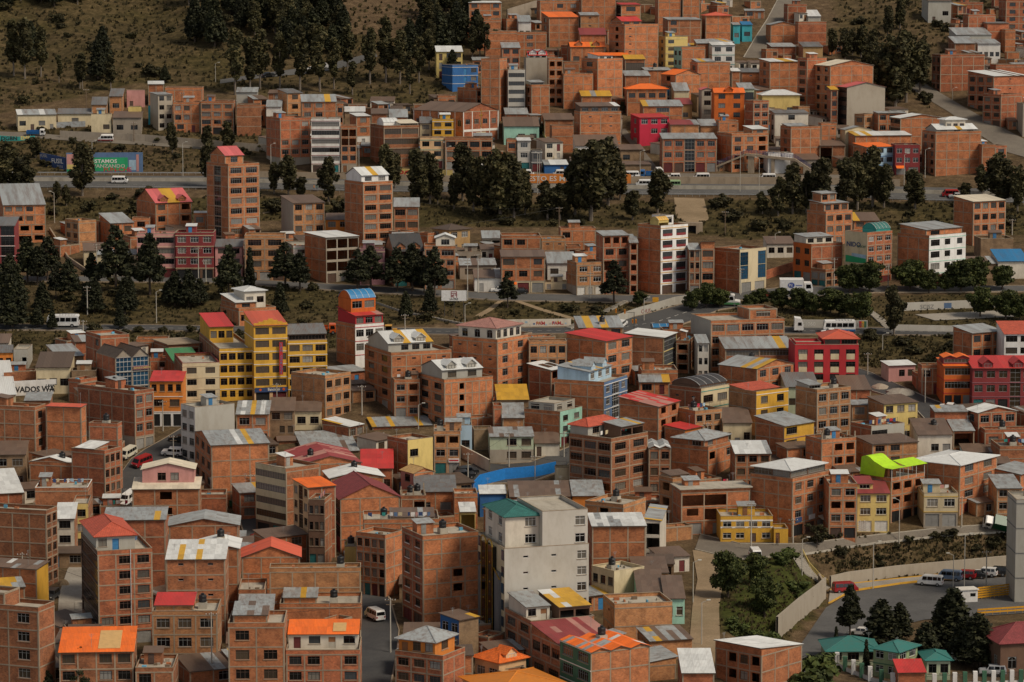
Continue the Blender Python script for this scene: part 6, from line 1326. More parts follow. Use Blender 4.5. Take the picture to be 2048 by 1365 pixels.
# ------------------------------------------------------------------ trees
def leaf_mat(key, c, c2):
    m, nt, N, L, B = _new(key)
    g = N.new('ShaderNodeNewGeometry'); r = _ramp(N, [(0, [k * .55 for k in c]), (.6, c), (1, c2)]); L.new(g.outputs['Random Per Island'], r.inputs[0])
    tc = N.new('ShaderNodeTexCoord'); n = _noise(N, L, tc.outputs['Object'], .55, 3); r2 = _ramp(N, [(.35, (.6, .6, .6)), (.65, (1.25, 1.25, 1.2))]); L.new(n, r2.inputs[0])
    col = _mix(N, L, r.outputs[0], r2.outputs[0], 1.0, 'MULTIPLY'); col = _scalecol(N, L, col, _objrand(N, L, .75, 1.25))
    L.new(col, B.inputs['Base Color']); B.inputs['Roughness'].default_value = .75; B.inputs['Specular IOR Level'].default_value = .25
leaf_mat('leaf_euc', (.050, .046, .017), (.088, .070, .028)); leaf_mat('leaf_pine', (.024, .027, .011), (.045, .043, .017)); leaf_mat('leaf_round', (.042, .054, .012), (.080, .082, .020))
leaf_mat('leaf_shrub', (.042, .038, .014), (.075, .060, .023)); leaf_mat('leaf_grass', (.066, .052, .019), (.12, .090, .037)); leaf_mat('leaf_green', (.055, .075, .016), (.09, .10, .025))
plain_mat('bark', (.085, .060, .042), .95); plain_mat('bark_grey', (.16, .13, .10), .95)
def leaves(centers, radii, n, size, seed, up=.0, stretch=1.5, shell=.45):
    r = np.random.default_rng(seed); C = np.array(centers, float); R = np.array(radii, float)
    w = R.prod(1) ** (2 / 3); w /= w.sum(); k = r.choice(len(C), n, p=w)
    d = r.normal(size=(n, 3)); d /= np.linalg.norm(d, axis=1)[:, None]; rad = r.random(n) ** shell
    P = C[k] + d * R[k] * rad[:, None]
    nr = d + r.normal(size=(n, 3)) * .8; nr[:, 2] += up; nr /= np.linalg.norm(nr, axis=1)[:, None]
    a = np.cross(nr, r.normal(size=(n, 3))); a /= np.linalg.norm(a, axis=1)[:, None]; b_ = np.cross(nr, a)
    s = size * (.55 + .9 * r.random(n))[:, None]; a *= s * .5; b_ *= s * .5 * stretch
    V = np.stack([P - a - b_ * .3, P + a * .9 - b_, P + a + b_ * .4, P - a * .8 + b_], 1).reshape(-1, 3)
    return V
def mesh_from_quads(name, V, mat):
    me = bpy.data.meshes.new(name); n = len(V) // 4
    me.vertices.add(len(V)); me.vertices.foreach_set('co', V.ravel()); me.loops.add(4 * n); me.loops.foreach_set('vertex_index', np.arange(4 * n))
    me.polygons.add(n); me.polygons.foreach_set('loop_start', np.arange(0, 4 * n, 4)); me.update(); me.validate(); me.materials.append(MATS[mat]); return me
def limb(m, pts, r0, r1, seg=6):
    n = len(pts) - 1
    for i in range(n): m.tube(pts[i], pts[i + 1], r0 + (r1 - r0) * i / n, r0 + (r1 - r0) * (i + 1) / n, seg, cap=False)
PROTO = {}
def proto_tree(key, kind, seed):
    r = random.Random(seed); tr = MB(); C = []; R = []
    if kind == 'eucalyptus':
        h = 15; lean = r.uniform(-.6, .6); limb(tr, [(0, 0, -.8), (lean * .3, 0, 4), (lean, .2, 9), (lean * 1.2, .1, 13.2)], .32, .07)
        for i in range(30):
            z = 2.6 + 11.8 * (i + r.random()) / 30; f = math.sin(math.pi * min(1, (z - 1.6) / 14.2)) ** .7; a = r.uniform(0, 6.28); q = r.uniform(.25, 1) * 2.5 * f
            p = (lean * z / 13 + math.cos(a) * q, math.sin(a) * q, z); C.append(p); rr = r.uniform(.8, 1.35) * (.55 + .55 * f); R.append((rr, rr, rr * r.uniform(1.1, 1.7)))
            if i % 2 == 0: limb(tr, [(lean * z / 13 * .8, 0, z - 2.2), p], .09, .03, 4)
        V = leaves(C, R, 5200, .44, seed, up=-.1, stretch=1.8, shell=.6); mat = 'leaf_euc'; bk = 'bark_grey'
    elif kind == 'slender':
        h = 15; limb(tr, [(0, 0, -.8), (.1, 0, 6), (.15, 0, 13.5)], .25, .05)
        for i in range(24):
            z = 3.8 + 10.8 * (i + r.random()) / 24; f = math.sin(math.pi * min(1, (z - 3.2) / 12.6)) ** .6; a = r.uniform(0, 6.28); q = r.uniform(.2, 1) * 1.3 * f
            C.append((math.cos(a) * q + .1, math.sin(a) * q, z)); rr = r.uniform(.55, .95) * (.5 + .6 * f); R.append((rr, rr, rr * 1.5))
        V = leaves(C, R, 3600, .42, seed, stretch=1.8, shell=.6); mat = 'leaf_euc'; bk = 'bark_grey'
    elif kind in ('pine', 'openpine', 'cypress'):
        h = 14; limb(tr, [(0, 0, -.8), (r.uniform(-.2, .2), 0, 7), (0, 0, 13.6)], .28, .05); n = {'pine': 24, 'openpine': 19, 'cypress': 16}[kind]; w0 = {'pine': 3.2, 'openpine': 3.6, 'cypress': 1.7}[kind]; zb = {'pine': 2.2, 'openpine': 3.4, 'cypress': .8}[kind]
        for i in range(n):
            t = i / n; z = zb + (13.6 - zb) * t; w = w0 * (1 - t) ** .75 * r.uniform(.75, 1.15) + .25; m = 5 if kind != 'openpine' else 4; a0 = r.uniform(0, 6.28)
            for k in range(m):
                if kind == 'openpine' and r.random() < .22: continue
                a = a0 + 6.28 * k / m + r.uniform(-.4, .4); q = w * r.uniform(.45, .8); zz = z + (.25 if kind == 'openpine' else -.15) * q * r.uniform(.2, 1)
                C.append((math.cos(a) * q, math.sin(a) * q, zz)); rr = .28 + w * .30; R.append((rr, rr, .34 + rr * (.28 if kind != 'cypress' else .9)))
                if kind != 'cypress': limb(tr, [(0, 0, z - .2), (math.cos(a) * q * 1.15, math.sin(a) * q * 1.15, zz - .1)], .05, .02, 3)
        V = leaves(C, R, 4800 if kind != 'openpine' else 3600, .40, seed, stretch=1.7); mat = 'leaf_pine'; bk = 'bark'
    elif kind == 'round':
        h = 8; limb(tr, [(0, 0, -.8), (.1, 0, 1.4), (.0, .1, 3.4)], .24, .14)
        for i in range(46):
            a = r.uniform(0, 6.28); z = r.uniform(1.8, 7.1); f = math.sin(math.pi * (z - 1.0) / 7.2) ** .6; q = r.uniform(.2, 1) * 2.7 * f; p = (math.cos(a) * q, math.sin(a) * q, z); C.append(p); rr = r.uniform(.75, 1.25); R.append((rr, rr, rr * .9))
            if i % 3 == 0: limb(tr, [(0, .05, 2.4), p], .10, .03, 4)
        V = leaves(C, R, 9500, .30, seed, up=.2, stretch=1.3, shell=.5); mat = 'leaf_round'; bk = 'bark'
    elif kind == 'thin':
        h = 6; limb(tr, [(0, 0, -.5), (.2, 0, 1.5), (-.3, 0, 3.2)], .13, .07)
        for i in range(12):
            a = r.uniform(0, 6.28); z = r.uniform(3.0, 5.6); q = r.uniform(.4, 2.0); p = (math.cos(a) * q, math.sin(a) * q * .8, z); C.append(p); R.append((.7, .7, .45)); limb(tr, [(-.2, 0, 2.6), p], .06, .02, 4)
        V = leaves(C, R, 1300, .26, seed, stretch=1.4); mat = 'leaf_shrub'; bk = 'bark'
    else:   # shrub
        h = 2; limb(tr, [(0, 0, -.3), (.1, 0, .6)], .08, .04, 5)
        for i in range(9):
            a = r.uniform(0, 6.28); q = r.uniform(0, 1.1); C.append((math.cos(a) * q, math.sin(a) * q, r.uniform(.4, 1.5))); rr = r.uniform(.4, .75); R.append((rr, rr, rr * .8))
        V = leaves(C, R, 900, .26, seed, up=.2, stretch=1.4); mat = 'leaf_green' if kind == 'greenshrub' else 'leaf_shrub'; bk = 'bark'
    PROTO[key] = (tr.mesh('trunk', bk, uv=False), mesh_from_quads('crown', V, mat), h)
NV = dict(eucalyptus=4, slender=3, pine=4, openpine=4, cypress=2, round=3, thin=2, shrub=3, greenshrub=2)
for kd, nv in NV.items():
    for i in range(nv): proto_tree((kd, i), kd, 17 * i + hash(len(kd)) + 3)
NICE = dict(eucalyptus='eucalyptus_tree', slender='slender_tree', pine='pine_tree', openpine='conifer_tree', cypress='cypress_tree', round='leafy_tree', thin='small_tree', shrub='shrub', greenshrub='shrub')
def tree(u, v, hp, kind, label, group, wide=1.0, rnd=random.Random(5)):
    g = G(u, v); s = scale_at(g); key = (kind, rnd.randrange(NV[kind])); tm, cm, h = PROTO[key]; sc = hp / s / h
    root = bpy.data.objects.new(NICE[kind], None); COLL.objects.link(root); root.empty_display_size = .5
    root.matrix_basis = T(g[0], g[1], g[2]) @ RZ(rnd.uniform(0, 6.28)) @ Matrix.Diagonal((sc * wide, sc * wide, sc, 1))
    tag(root, label, 'tree' if 'shrub' not in kind else 'shrub', group); ob('trunk', tm, root); ob('crown', cm, root)
def trees(lst, kind, label, group):
    for q in lst: tree(q[0], q[1], q[2], q[4] if len(q) > 4 else kind, near_lab(label, ' near the ', q[0], q[1]) if group and 'shrub' not in kind else label, group, (q[3] if len(q) > 3 else 1.0) * WIDE.get(kind, 1.0))
WIDE = dict(eucalyptus=1.12, slender=1.25, pine=1.15, openpine=1.1)
trees([(20, 398, 100, 1.5), (48, 402, 92, 1.3), (165, 392, 104, 1.1), (422, 378, 95, 1.0), (577, 392, 80, 1.2), (657, 408, 92, 1.1), (775, 385, 95), (790, 378, 70), (838, 412, 112, 1.1), (860, 408, 100), (925, 402, 116), (947, 425, 110), (975, 430, 120), (1000, 442, 145, 1.1), (1028, 440, 128), (1050, 430, 90), (1150, 432, 128, 1.1), (1182, 442, 158, 1.2), (1216, 412, 135, 1.1), (1240, 400, 80), (1315, 428, 88, 1.3), (1556, 432, 75, 1.2), (1585, 428, 100, 1.1), (1612, 425, 80), (1642, 430, 115, 1.1), (1690, 425, 105), (1715, 420, 112), (1745, 415, 120, 1.1), (1768, 420, 90), (2000, 415, 108, 1.3), (2035, 425, 95), (1965, 392, 60, 1.3)],
      'eucalyptus', 'tall dark eucalyptus below the highway', 'eucalyptus trees below the highway')
trees([(602, 398, 45, 1.4), (548, 388, 62), (875, 408, 72), (113, 405, 42), (133, 412, 42), (1830, 418, 78, 1.5), (908, 418, 70), (1095, 440, 75, 1.4), (1120, 440, 70, 1.4), (1265, 440, 60, 1.4), (1525, 430, 45, 1.5), (1930, 410, 45, 1.5)], 'eucalyptus', 'short bushy eucalyptus below the highway', 'short eucalyptus by the highway')
trees([(232, 586, 140), (300, 590, 128), (55, 566, 95, 1.2), (95, 562, 92, 1.2), (75, 570, 80), (138, 600, 85), (458, 598, 112), (184, 578, 75), (112, 598, 70), (570, 580, 98, 1.3), (600, 582, 80, 1.2), (715, 582, 86, 1.2), (742, 580, 92, 1.2), (795, 584, 92, 1.2), (825, 584, 100, 1.1), (870, 595, 105), (848, 588, 80), (1015, 616, 75), (1228, 608, 90, 1.2), (20, 585, 80, 1.2)],
      'openpine', 'ragged conifer along the upper road', 'conifers along the upper road')
trees([(500, 572, 80)], 'cypress', 'narrow cypress in front of the brown apartment front', None)
trees([(25, 655, 110, 1.2), (8, 640, 100, 1.2), (30, 610, 85, 1.2), (85, 625, 62, 1.3), (188, 624, 72, 1.3), (175, 612, 50, 1.3), (250, 630, 78, 1.2), (258, 615, 65, 1.2), (350, 612, 72, 1.3), (378, 615, 80, 1.2), (400, 610, 55, 1.3), (335, 605, 45, 1.3), (240, 658, 50), (105, 660, 45), (75, 655, 48, 1.2), (560, 632, 70), (860, 630, 66), (812, 640, 60)], 'pine', 'dark conifer on the grassy bank', 'conifers on the bank between the roads')
trees([(1700, 586, 60, 1.3), (1740, 586, 66, 1.3), (1820, 582, 64, 1.5), (1858, 586, 48, 1.3), (1922, 584, 66, 1.4), (1950, 582, 70, 1.3), (2004, 580, 50, 1.3), (1890, 584, 40, 1.3)], 'round', 'bushy dark street tree', 'street trees by the park')
trees([(1788, 672, 98, 1.0)], 'eucalyptus', 'large spreading park tree above the lower road', None)
trees([(1600, 626, 52, 1.3), (1625, 630, 45, 1.2), (1660, 630, 56, 1.3), (1690, 634, 48, 1.2), (1720, 648, 66, 1.2), (1560, 620, 46, 1.3), (1960, 634, 62, 1.2), (2012, 640, 62, 1.2), (2040, 642, 55, 1.2), (1412, 616, 52, 1.2), (1385, 622, 42, 1.2), (1440, 616, 40, 1.3), (1520, 612, 36, 1.4), (1500, 620, 32, 1.4), (1280, 612, 30, 1.4)], 'round', 'low dark park tree', 'park trees')
trees([(1455, 1196, 98, .95), (1512, 1168, 64, 1.0), (1528, 1234, 82, 1.05)], 'round', 'dense round tree on the grassy knoll', 'trees on the knoll')
trees([(1700, 1276, 112, .95)], 'openpine', 'open twin-topped conifer beside the parking road', None)
trees([(1762, 1292, 98, 1.6), (1800, 1280, 78, 1.4), (1905, 1302, 132, 1.5), (1955, 1335, 115, 1.6), (1850, 1338, 98, 1.5), (1882, 1300, 105, 1.3), (1925, 1325, 95, 1.4)], 'pine', 'thick dark conifer behind the white and green fence', 'conifers by the fence')
trees([(1672, 1304, 54, .9), (1705, 1316, 56, .9), (1732, 1338, 62, .9), (1893, 1260, 74, 1.0)], 'cypress', 'slim cypress beside the teal roofed houses', 'cypresses by the teal roofs')
trees([(1633, 1096, 50, 1.2)], 'thin', 'thin crooked tree at the edge of the dry bank', None)
trees([(1576, 1122, 26, 1.5), (1560, 1128, 22, 1.5), (1660, 1320, 20), (1480, 1272, 26, 1.3), (1535, 1290, 30, 1.4), (1505, 1285, 26, 1.3), (1465, 1250, 18, 1.3), (1635, 1380, 70, 1.1), (1620, 1395, 60, 1.2), (1590, 1185, 22, 1.8), (1600, 1200, 20, 2)], 'greenshrub', 'green shrub on or below the grassy knoll', 'shrubs around the knoll')
trees([(162, 1400, 110, .9), (95, 1400, 62, 1.2), (50, 1402, 55, 1.3)], 'openpine', 'dark conifer top below the orange sheet roof', 'conifers at the lower edge')
trees([(50, 158, 118), (28, 152, 110), (82, 154, 98), (165, 178, 70, 1.2), (470, 190, 130), (500, 186, 110), (520, 178, 118), (560, 178, 112), (600, 184, 130), (640, 184, 130), (668, 178, 100), (695, 145, 92, 1.1), (705, 190, 66, 1.2), (740, 168, 110), (772, 165, 126), (800, 168, 105), (820, 188, 82), (838, 165, 90), (858, 140, 80), (960, 120, 88), (975, 125, 76), (945, 122, 70), (990, 120, 60), (222, 182, 68, 1.3), (160, 180, 62, 1.3), (118, 165, 55)], 'slender', 'slender tree on the forested slope', 'tall trees on the forested slope')
trees([(196, 160, 84), (205, 140, 90), (62, 120, 80), (390, 85, 95), (430, 95, 105), (330, 165, 34, 1.4), (905, 158, 60), (895, 95, 70), (880, 110, 90, 1.2), (915, 80, 80, 1.2), (935, 62, 70, 1.2), (840, 105, 75), (820, 115, 80)], 'pine', 'dark pine on the upper slope', 'pines on the upper slope')
rf = random.Random(11); k = 0
FOREST = [([(350, -40), (650, -40), (690, 62), (600, 70), (480, 75), (400, 60)], 70), ([(830, 20), (930, 0), (960, 60), (950, 110), (860, 120)], 26), ([(-40, -40), (330, -40), (200, 12), (0, 15)], 40), ([(540, 60), (680, 70), (700, 110), (560, 120)], 20)]
for P, n in FOREST:
    us, vs = [p[0] for p in P], [p[1] for p in P]; got = 0
    while got < n:
        u, v = rf.uniform(min(us), max(us)), rf.uniform(min(vs), max(vs))
        if inpoly(np.array([u]), np.array([v]), P)[0]: kk = rf.choice(['pine', 'pine', 'slender', 'eucalyptus']); tree(u, v, rf.uniform(55, 90), kk, 'dark forest ' + {'pine': 'pine', 'slender': 'tree with slim crown', 'eucalyptus': 'eucalyptus'}[kk] + ' in the dense wood at the hilltop', 'forest trees at the hilltop', rf.uniform(.9, 1.3), rf); got += 1
trees([(1690, 125, 66), (1722, 118, 66, 1.1), (1664, 112, 55), (1745, 130, 70), (1760, 215, 120), (1790, 220, 150, 1.1), (1812, 205, 140), (1840, 185, 100, 1.1), (1735, 170, 80), (1770, 180, 95), (1820, 165, 85), (1705, 110, 50), (1775, 75, 60), (1800, 60, 62), (1848, 150, 70)], 'eucalyptus', 'dark eucalyptus in the gully', 'trees in the gully')
trees([(345, 308, 62, .9), (415, 300, 50, 1.1), (455, 304, 62, 1.1), (160, 330, 46, 1.2), (72, 316, 40, 1.6), (1245, 225, 22, 1.4)], 'eucalyptus', 'dark tree above the mural wall', 'trees above the mural')
trees([(1090, 268, 22, 1.6), (1070, 225, 20, 1.6), (1065, 212, 20, 1.5), (300, 150, 22, 1.7)], 'shrub', 'green bush beside the hillside stairs', 'bushes by the hillside stairs')
SHR = [(VEG[0][0], 60, (8, 30)), (VEG[1][0], 30, (6, 22)), (VEG[2][0], 22, (9, 20)), (VEG[4][0], 24, (9, 20)), (VEG[5][0], 46, (4, 18)), (VEG[6][0], 30, (4, 18)), (VEG[7][0], 26, (8, 18)), (VEG[9][0], 22, (9, 20))]
SN = ['on the embankment below the highway', 'on the grassy bank between the roads', 'in the weedy strip below the lower road', 'beside the corner street', 'on the forested slope', 'on the eroded spur', 'on the slope above the mural wall', 'on the dry bank above the parked cars']
for (P, n, (a, b_)), nm in zip(SHR, SN):
    us, vs = [p[0] for p in P], [p[1] for p in P]; got = 0; tries = 0
    while got < n and tries < 3000:
        tries += 1; u, v = rf.uniform(max(min(us), -20), min(max(us), 2068)), rf.uniform(max(min(vs), -10), max(vs))
        if inpoly(np.array([u]), np.array([v]), P)[0] and not any(inpoly(np.array([u]), np.array([v]), Q)[0] for Q in ROADPOLY): tree(u, v, rf.uniform(a, b_), 'shrub', 'low scrubby bush ' + nm, 'bushes ' + nm, rf.uniform(1, 1.7), rf); got += 1
# dry grass tufts: countless, one object
V = []; r = np.random.default_rng(4)
for P, n, sz in [(VEG[0][0], 3000, .8), (VEG[1][0], 2600, .6), (VEG[2][0], 1500, .6), (VEG[3][0], 1000, .5), (VEG[4][0], 1300, .6), (VEG[5][0], 3000, 1.0), (VEG[6][0], 1500, 1.0), (VEG[7][0], 1200, .8), (VEG[8][0], 900, .4), (VEG[9][0], 1600, .5)]:
    us, vs = [p[0] for p in P], [p[1] for p in P]; U0 = r.uniform(max(min(us), -40), min(max(us), 2088), n); V0 = r.uniform(max(min(vs), -20), max(vs), n); kk = inpoly(U0, V0, P)
    for Q in ROADPOLY: kk &= ~inpoly(U0, V0, Q)
    for u, v in zip(U0[kk], V0[kk]):
        g = G(u, v)
        for j in range(3):
            a = r.uniform(0, 6.28); dx, dy = math.cos(a) * sz * .5, math.sin(a) * sz * .5; hh = sz * r.uniform(.4, 1.0); ox, oy = r.uniform(-.4, .4, 2)
            V += [(g[0] + ox - dx, g[1] + oy - dy, g[2] - .1), (g[0] + ox + dx, g[1] + oy + dy, g[2] - .1), (g[0] + ox + dx * .7 + .1, g[1] + oy + dy * .6, g[2] + hh), (g[0] + ox - dx * .6, g[1] + oy - dy * .7, g[2] + hh * .8)]
tag(ob('dry_grass', mesh_from_quads('dry_grass', np.array(V, float), 'leaf_grass')), 'dry olive grass tufts covering the banks and slopes', 'grass', kind='stuff')
# ------------------------------------------------------------------ vehicles
PROF = dict(
    minibus=dict(L=4.7, W=1.75, pts=[(2.35, .38), (2.35, .92), (2.12, 1.08), (1.42, 1.92), (1.2, 1.98), (-2.05, 2.0), (-2.3, 1.75), (-2.35, 1.0), (-2.35, .38)], belt=1.12, top=1.78, win=[(1.45, .55), (.45, -.5), (-.6, -1.4), (-1.5, -2.1)], ws=(2.04, 1.18, 1.5, 1.82), rw=(-2.33, 1.15, -2.3, 1.72), wb=1.45, wr=.33),
    car=dict(L=4.2, W=1.68, pts=[(2.1, .35), (2.1, .66), (1.95, .78), (1.0, .92), (.35, 1.38), (-.95, 1.42), (-1.55, .98), (-2.05, .92), (-2.1, .6), (-2.1, .35)], belt=.92, top=1.34, win=[(.6, -.2), (-.28, -1.05)], ws=(.95, .95, .4, 1.34), rw=(-1.5, 1.0, -1.0, 1.38), wb=1.3, wr=.3),
    suv=dict(L=4.4, W=1.78, pts=[(2.2, .42), (2.2, .95), (2.05, 1.05), (1.1, 1.12), (.6, 1.72), (-1.95, 1.75), (-2.2, 1.1), (-2.2, .42)], belt=1.1, top=1.64, win=[(.75, -.15), (-.25, -1.1), (-1.2, -1.85)], ws=(1.05, 1.15, .66, 1.66), rw=(-2.17, 1.15, -1.98, 1.68), wb=1.35, wr=.36),
    bus=dict(L=7.6, W=2.2, pts=[(3.8, .45), (3.8, 1.5), (3.62, 2.55), (3.4, 2.8), (-3.6, 2.85), (-3.8, 2.6), (-3.8, .45)], belt=1.45, top=2.4, win=[(3.3, 2.1), (1.95, .75), (.6, -.6), (-.75, -1.95), (-2.1, -3.4)], ws=(3.79, 1.5, 3.64, 2.5), rw=(-3.79, 1.5, -3.79, 2.4), wb=2.2, wr=.45),
    nosebus=dict(L=7.4, W=2.2, pts=[(3.7, .5), (3.7, 1.15), (2.5, 1.35), (2.3, 2.5), (2.1, 2.75), (-3.5, 2.8), (-3.7, 2.5), (-3.7, .5)], belt=1.5, top=2.4, win=[(2.15, 1.2), (1.1, .1), (0, -1.0), (-1.1, -2.1), (-2.2, -3.3)], ws=(2.49, 1.45, 2.33, 2.4), rw=(-3.69, 1.5, -3.69, 2.4), wb=2.4, wr=.45),
    cab=dict(L=1.9, W=2.1, pts=[(.95, .5), (.95, 1.3), (.75, 2.3), (.5, 2.5), (-.9, 2.5), (-.95, .5)], belt=1.35, top=2.2, win=[(.6, -.5)], ws=(.94, 1.4, .78, 2.25), rw=None, wb=0, wr=.45),
    bigcab=dict(L=2.3, W=2.4, pts=[(1.15, .6), (1.15, 1.9), (.95, 2.7), (.5, 3.5), (-1.1, 3.7), (-1.15, .6)], belt=1.75, top=2.6, win=[(.75, -.2)], ws=(1.14, 1.85, .97, 2.65), rw=None, wb=0, wr=.5))
def wheel_meshes(r):
    key = ('wheel', r)
    if key not in MESH:
        m = MB(); m.tube((0, -.1, 0), (0, .1, 0), r, seg=14); k = MB(); k.tube((0, -.112, 0), (0, .112, 0), r * .55, seg=10); MESH[key] = (m.mesh('tyre', 'tyre', uv=False), k.mesh('rim', 'rim', uv=False))
    return MESH[key]
CARM = {}
def shell(kind, paint, low=None):
    key = (kind, paint, low)
    if key in CARM: return CARM[key]
    p = PROF[kind]; W = p['W'] / 2; m = MB(); pts = p['pts']; n = len(pts); zt = max(z for _, z in pts)
    def yy(z, f=1.0): return W * (1 - .13 * max(0, (z - p['belt']) / (zt - p['belt'] + .01)))
    for s in (-1, 1):
        f = [(x, s * yy(z), z) for x, z in pts]; m.poly(f if s < 0 else f[::-1])
    for i in range(n):
        (xa, za), (xb, zb) = pts[i], pts[(i + 1) % n]; m.quad((xa, -yy(za), za), (xa, yy(za), za), (xb, yy(zb), zb), (xb, -yy(zb), zb), 0)
    body = m.mesh('body', 'paint_' + paint, uv=False)
    st = None
    if low:
        k = MB(); x0, x1 = pts[0][0] - .03, pts[-1][0] + .03
        for s in (-1, 1): k.box(min(x0, x1), max(x0, x1), s * W - .012, s * W + .012, .4, p['belt'] * .62)
        st = k.mesh('stripe', 'paint_' + low, uv=False)
    wins = []
    for (xa, xb) in p['win']:
        for s in (-1, 1):
            k = MB(); a, b_ = p['belt'] + .03, p['top']; y0, y1 = s * (yy(a) + .012), s * (yy(b_) + .012); q = [(xb, y0, a), (xa, y0, a), (xa - (.12 if xa == p['win'][0][0] else 0), y1, b_), (xb, y1, b_)]; k.poly(q if s < 0 else q[::-1]); wins.append(k.mesh('window', 'glass_dark', uv=False))
    for w, nm in ((p['ws'], 'windscreen'), (p['rw'], 'rear_window')):
        if w:
            k = MB(); xa, za, xb, zb = w; sg = 1 if nm == 'windscreen' else -1; d = .02 * sg; y0, y1 = yy(za) * .9, yy(zb) * .88; q = [(xa + d, -y0, za), (xa + d, y0, za), (xb + d, y1, zb + .01), (xb + d, -y1, zb + .01)]; k.poly(q if sg > 0 else q[::-1]); wins.append(k.mesh(nm, 'glass_dark', uv=False))
    CARM[key] = (body, st, wins); return CARM[key]
def put_shell(root, kind, paint, low, dx=0.0, wheels=True):
    p = PROF[kind]; body, st, wins = shell(kind, paint, low); M = T(dx, 0, 0); bo = ob('body', body, root, M); W = p['W'] / 2; xf, xr = p['pts'][0][0], p['pts'][-1][0]
    if st: ob('stripe', st, bo)
    for w in wins: ob(w.name.split('.')[0], w, root, M)
    for s in (-1, 1):
        k = MB(); k.box(-.03, .03, -.14, .14, -.08, .08); ob('headlight', MESH.setdefault('headlight', k.mesh('headlight', 'lamp_white', uv=False)), root, M @ T(xf + .01, s * (W - .25), p['pts'][1][1] - .12 if kind not in ('bus', 'cab', 'bigcab', 'nosebus') else .85))
        if p['rw']: k = MB(); k.box(-.03, .03, -.1, .1, -.15, .15); ob('tail_light', MESH.setdefault('tail_light', k.mesh('tail_light', 'lamp_red', uv=False)), root, M @ T(xr - .01, s * (W - .15), .85))
    k = MB(); k.box(-.06, .06, -W * .95, W * .95, -.1, .1); bm = MESH.setdefault(('bumper', kind), k.mesh('bumper', 'frame_dk', uv=False)); ob('bumper', bm, root, M @ T(xf + .02, 0, .48))
    if wheels:
        ty, ri = wheel_meshes(p['wr'])
        for x in (p['wb'], -p['wb']):
            for s in (-1, 1): wo = ob('wheel', ty, root, M @ T(x, s * (W - .09), p['wr'])); ob('rim', ri, wo)
def ground_frame(g, yaw):
    e = .8; nx = -(float(H(g[0] + e, g[1])) - float(H(g[0] - e, g[1]))) / (2 * e); ny = -(float(H(g[0], g[1] + e)) - float(H(g[0], g[1] - e))) / (2 * e)
    n = Vector((nx, ny, 1)).normalized(); f = Vector((math.cos(D(yaw)), math.sin(D(yaw)), 0)); s = n.cross(f).normalized(); f = s.cross(n)
    return Matrix(((f.x, s.x, n.x, g[0]), (f.y, s.y, n.y, g[1]), (f.z, s.z, n.z, g[2]), (0, 0, 0, 1)))
def vehicle(u, v, kind, paint, yaw, label, low=None, scale=1.0):
    g = G(u, v); base = {'truck': 'lorry', 'boxtruck': 'lorry', 'tractor': 'lorry', 'pickup': 'pickup_truck', 'car': 'car', 'suv': 'car', 'bus': 'bus', 'nosebus': 'bus', 'minibus': 'minibus'}[kind]
    g = np.array([g[0], g[1], g[2] + .10]); root = bpy.data.objects.new(base, None); COLL.objects.link(root); root.matrix_basis = ground_frame(g, yaw) @ Matrix.Scale(scale, 4); tag(root, label, base.replace('_', ' '))
    if kind in PROF: put_shell(root, kind, paint, low)
    if kind in ('bus', 'nosebus', 'minibus'):
        k = MB(); L = PROF[kind]['L']; zt = max(z for _, z in PROF[kind]['pts'])
        if kind != 'minibus':
            for s in (-.7, .7): k.box(-L * .38, L * .1, s - .03, s + .03, zt + .1, zt + .15)
            for i in range(6): k.box(-L * .38 + i * L * .095, -L * .38 + i * L * .095 + .04, -.7, .7, zt, zt + .12)
            ob('roof_rack', k.mesh('roof_rack', 'metal_grey', uv=False), root)
    if kind == 'pickup':
        put_shell(root, 'suv', paint, low)
    if kind in ('truck', 'boxtruck', 'tractor'):
        cabk = 'bigcab' if kind == 'tractor' else 'cab'; put_shell(root, cabk, paint, None, 2.6, wheels=False); ty, ri = wheel_meshes(PROF[cabk]['wr'])
        k = MB(); k.box(-3.4, 3.2, -.5, .5, .6, .85); ob('chassis', k.mesh('chassis', 'frame_dk', uv=False), root)
        for x in (2.7, -2.0):
            for s in (-1, 1): wo = ob('wheel', ty, root, T(x, s * .95, PROF[cabk]['wr'])); ob('rim', ri, wo)
        k = MB()
        if kind == 'truck':
            k.box(-3.5, 1.4, -1.05, 1.05, .9, 1.0)
            for a in ((-3.5, 1.4, -1.1, -1.04), (-3.5, 1.4, 1.04, 1.1), (-3.55, -3.48, -1.1, 1.1), (1.38, 1.44, -1.1, 1.1)): k.box(*a, .9, 1.9)
            for i in range(8): k.box(-3.4 + i * .65, -3.32 + i * .65, -1.14, -1.1, .9, 1.9)
            ob('cargo_bed', k.mesh('cargo_bed', 'paint_' + (low or paint), uv=False), root)
        elif kind == 'boxtruck':
            k.box(-3.6, 1.5, -1.15, 1.15, .9, 3.2); k.box(-3.62, 1.52, -1.17, 1.17, 3.2, 3.26); bx = ob('cargo_box', k.mesh('cargo_box', 'paint_' + (low or paint), uv=False), root)
            return root, bx
    return root, None
plain_mat('logo_blue', (.02, .06, .30), .5)
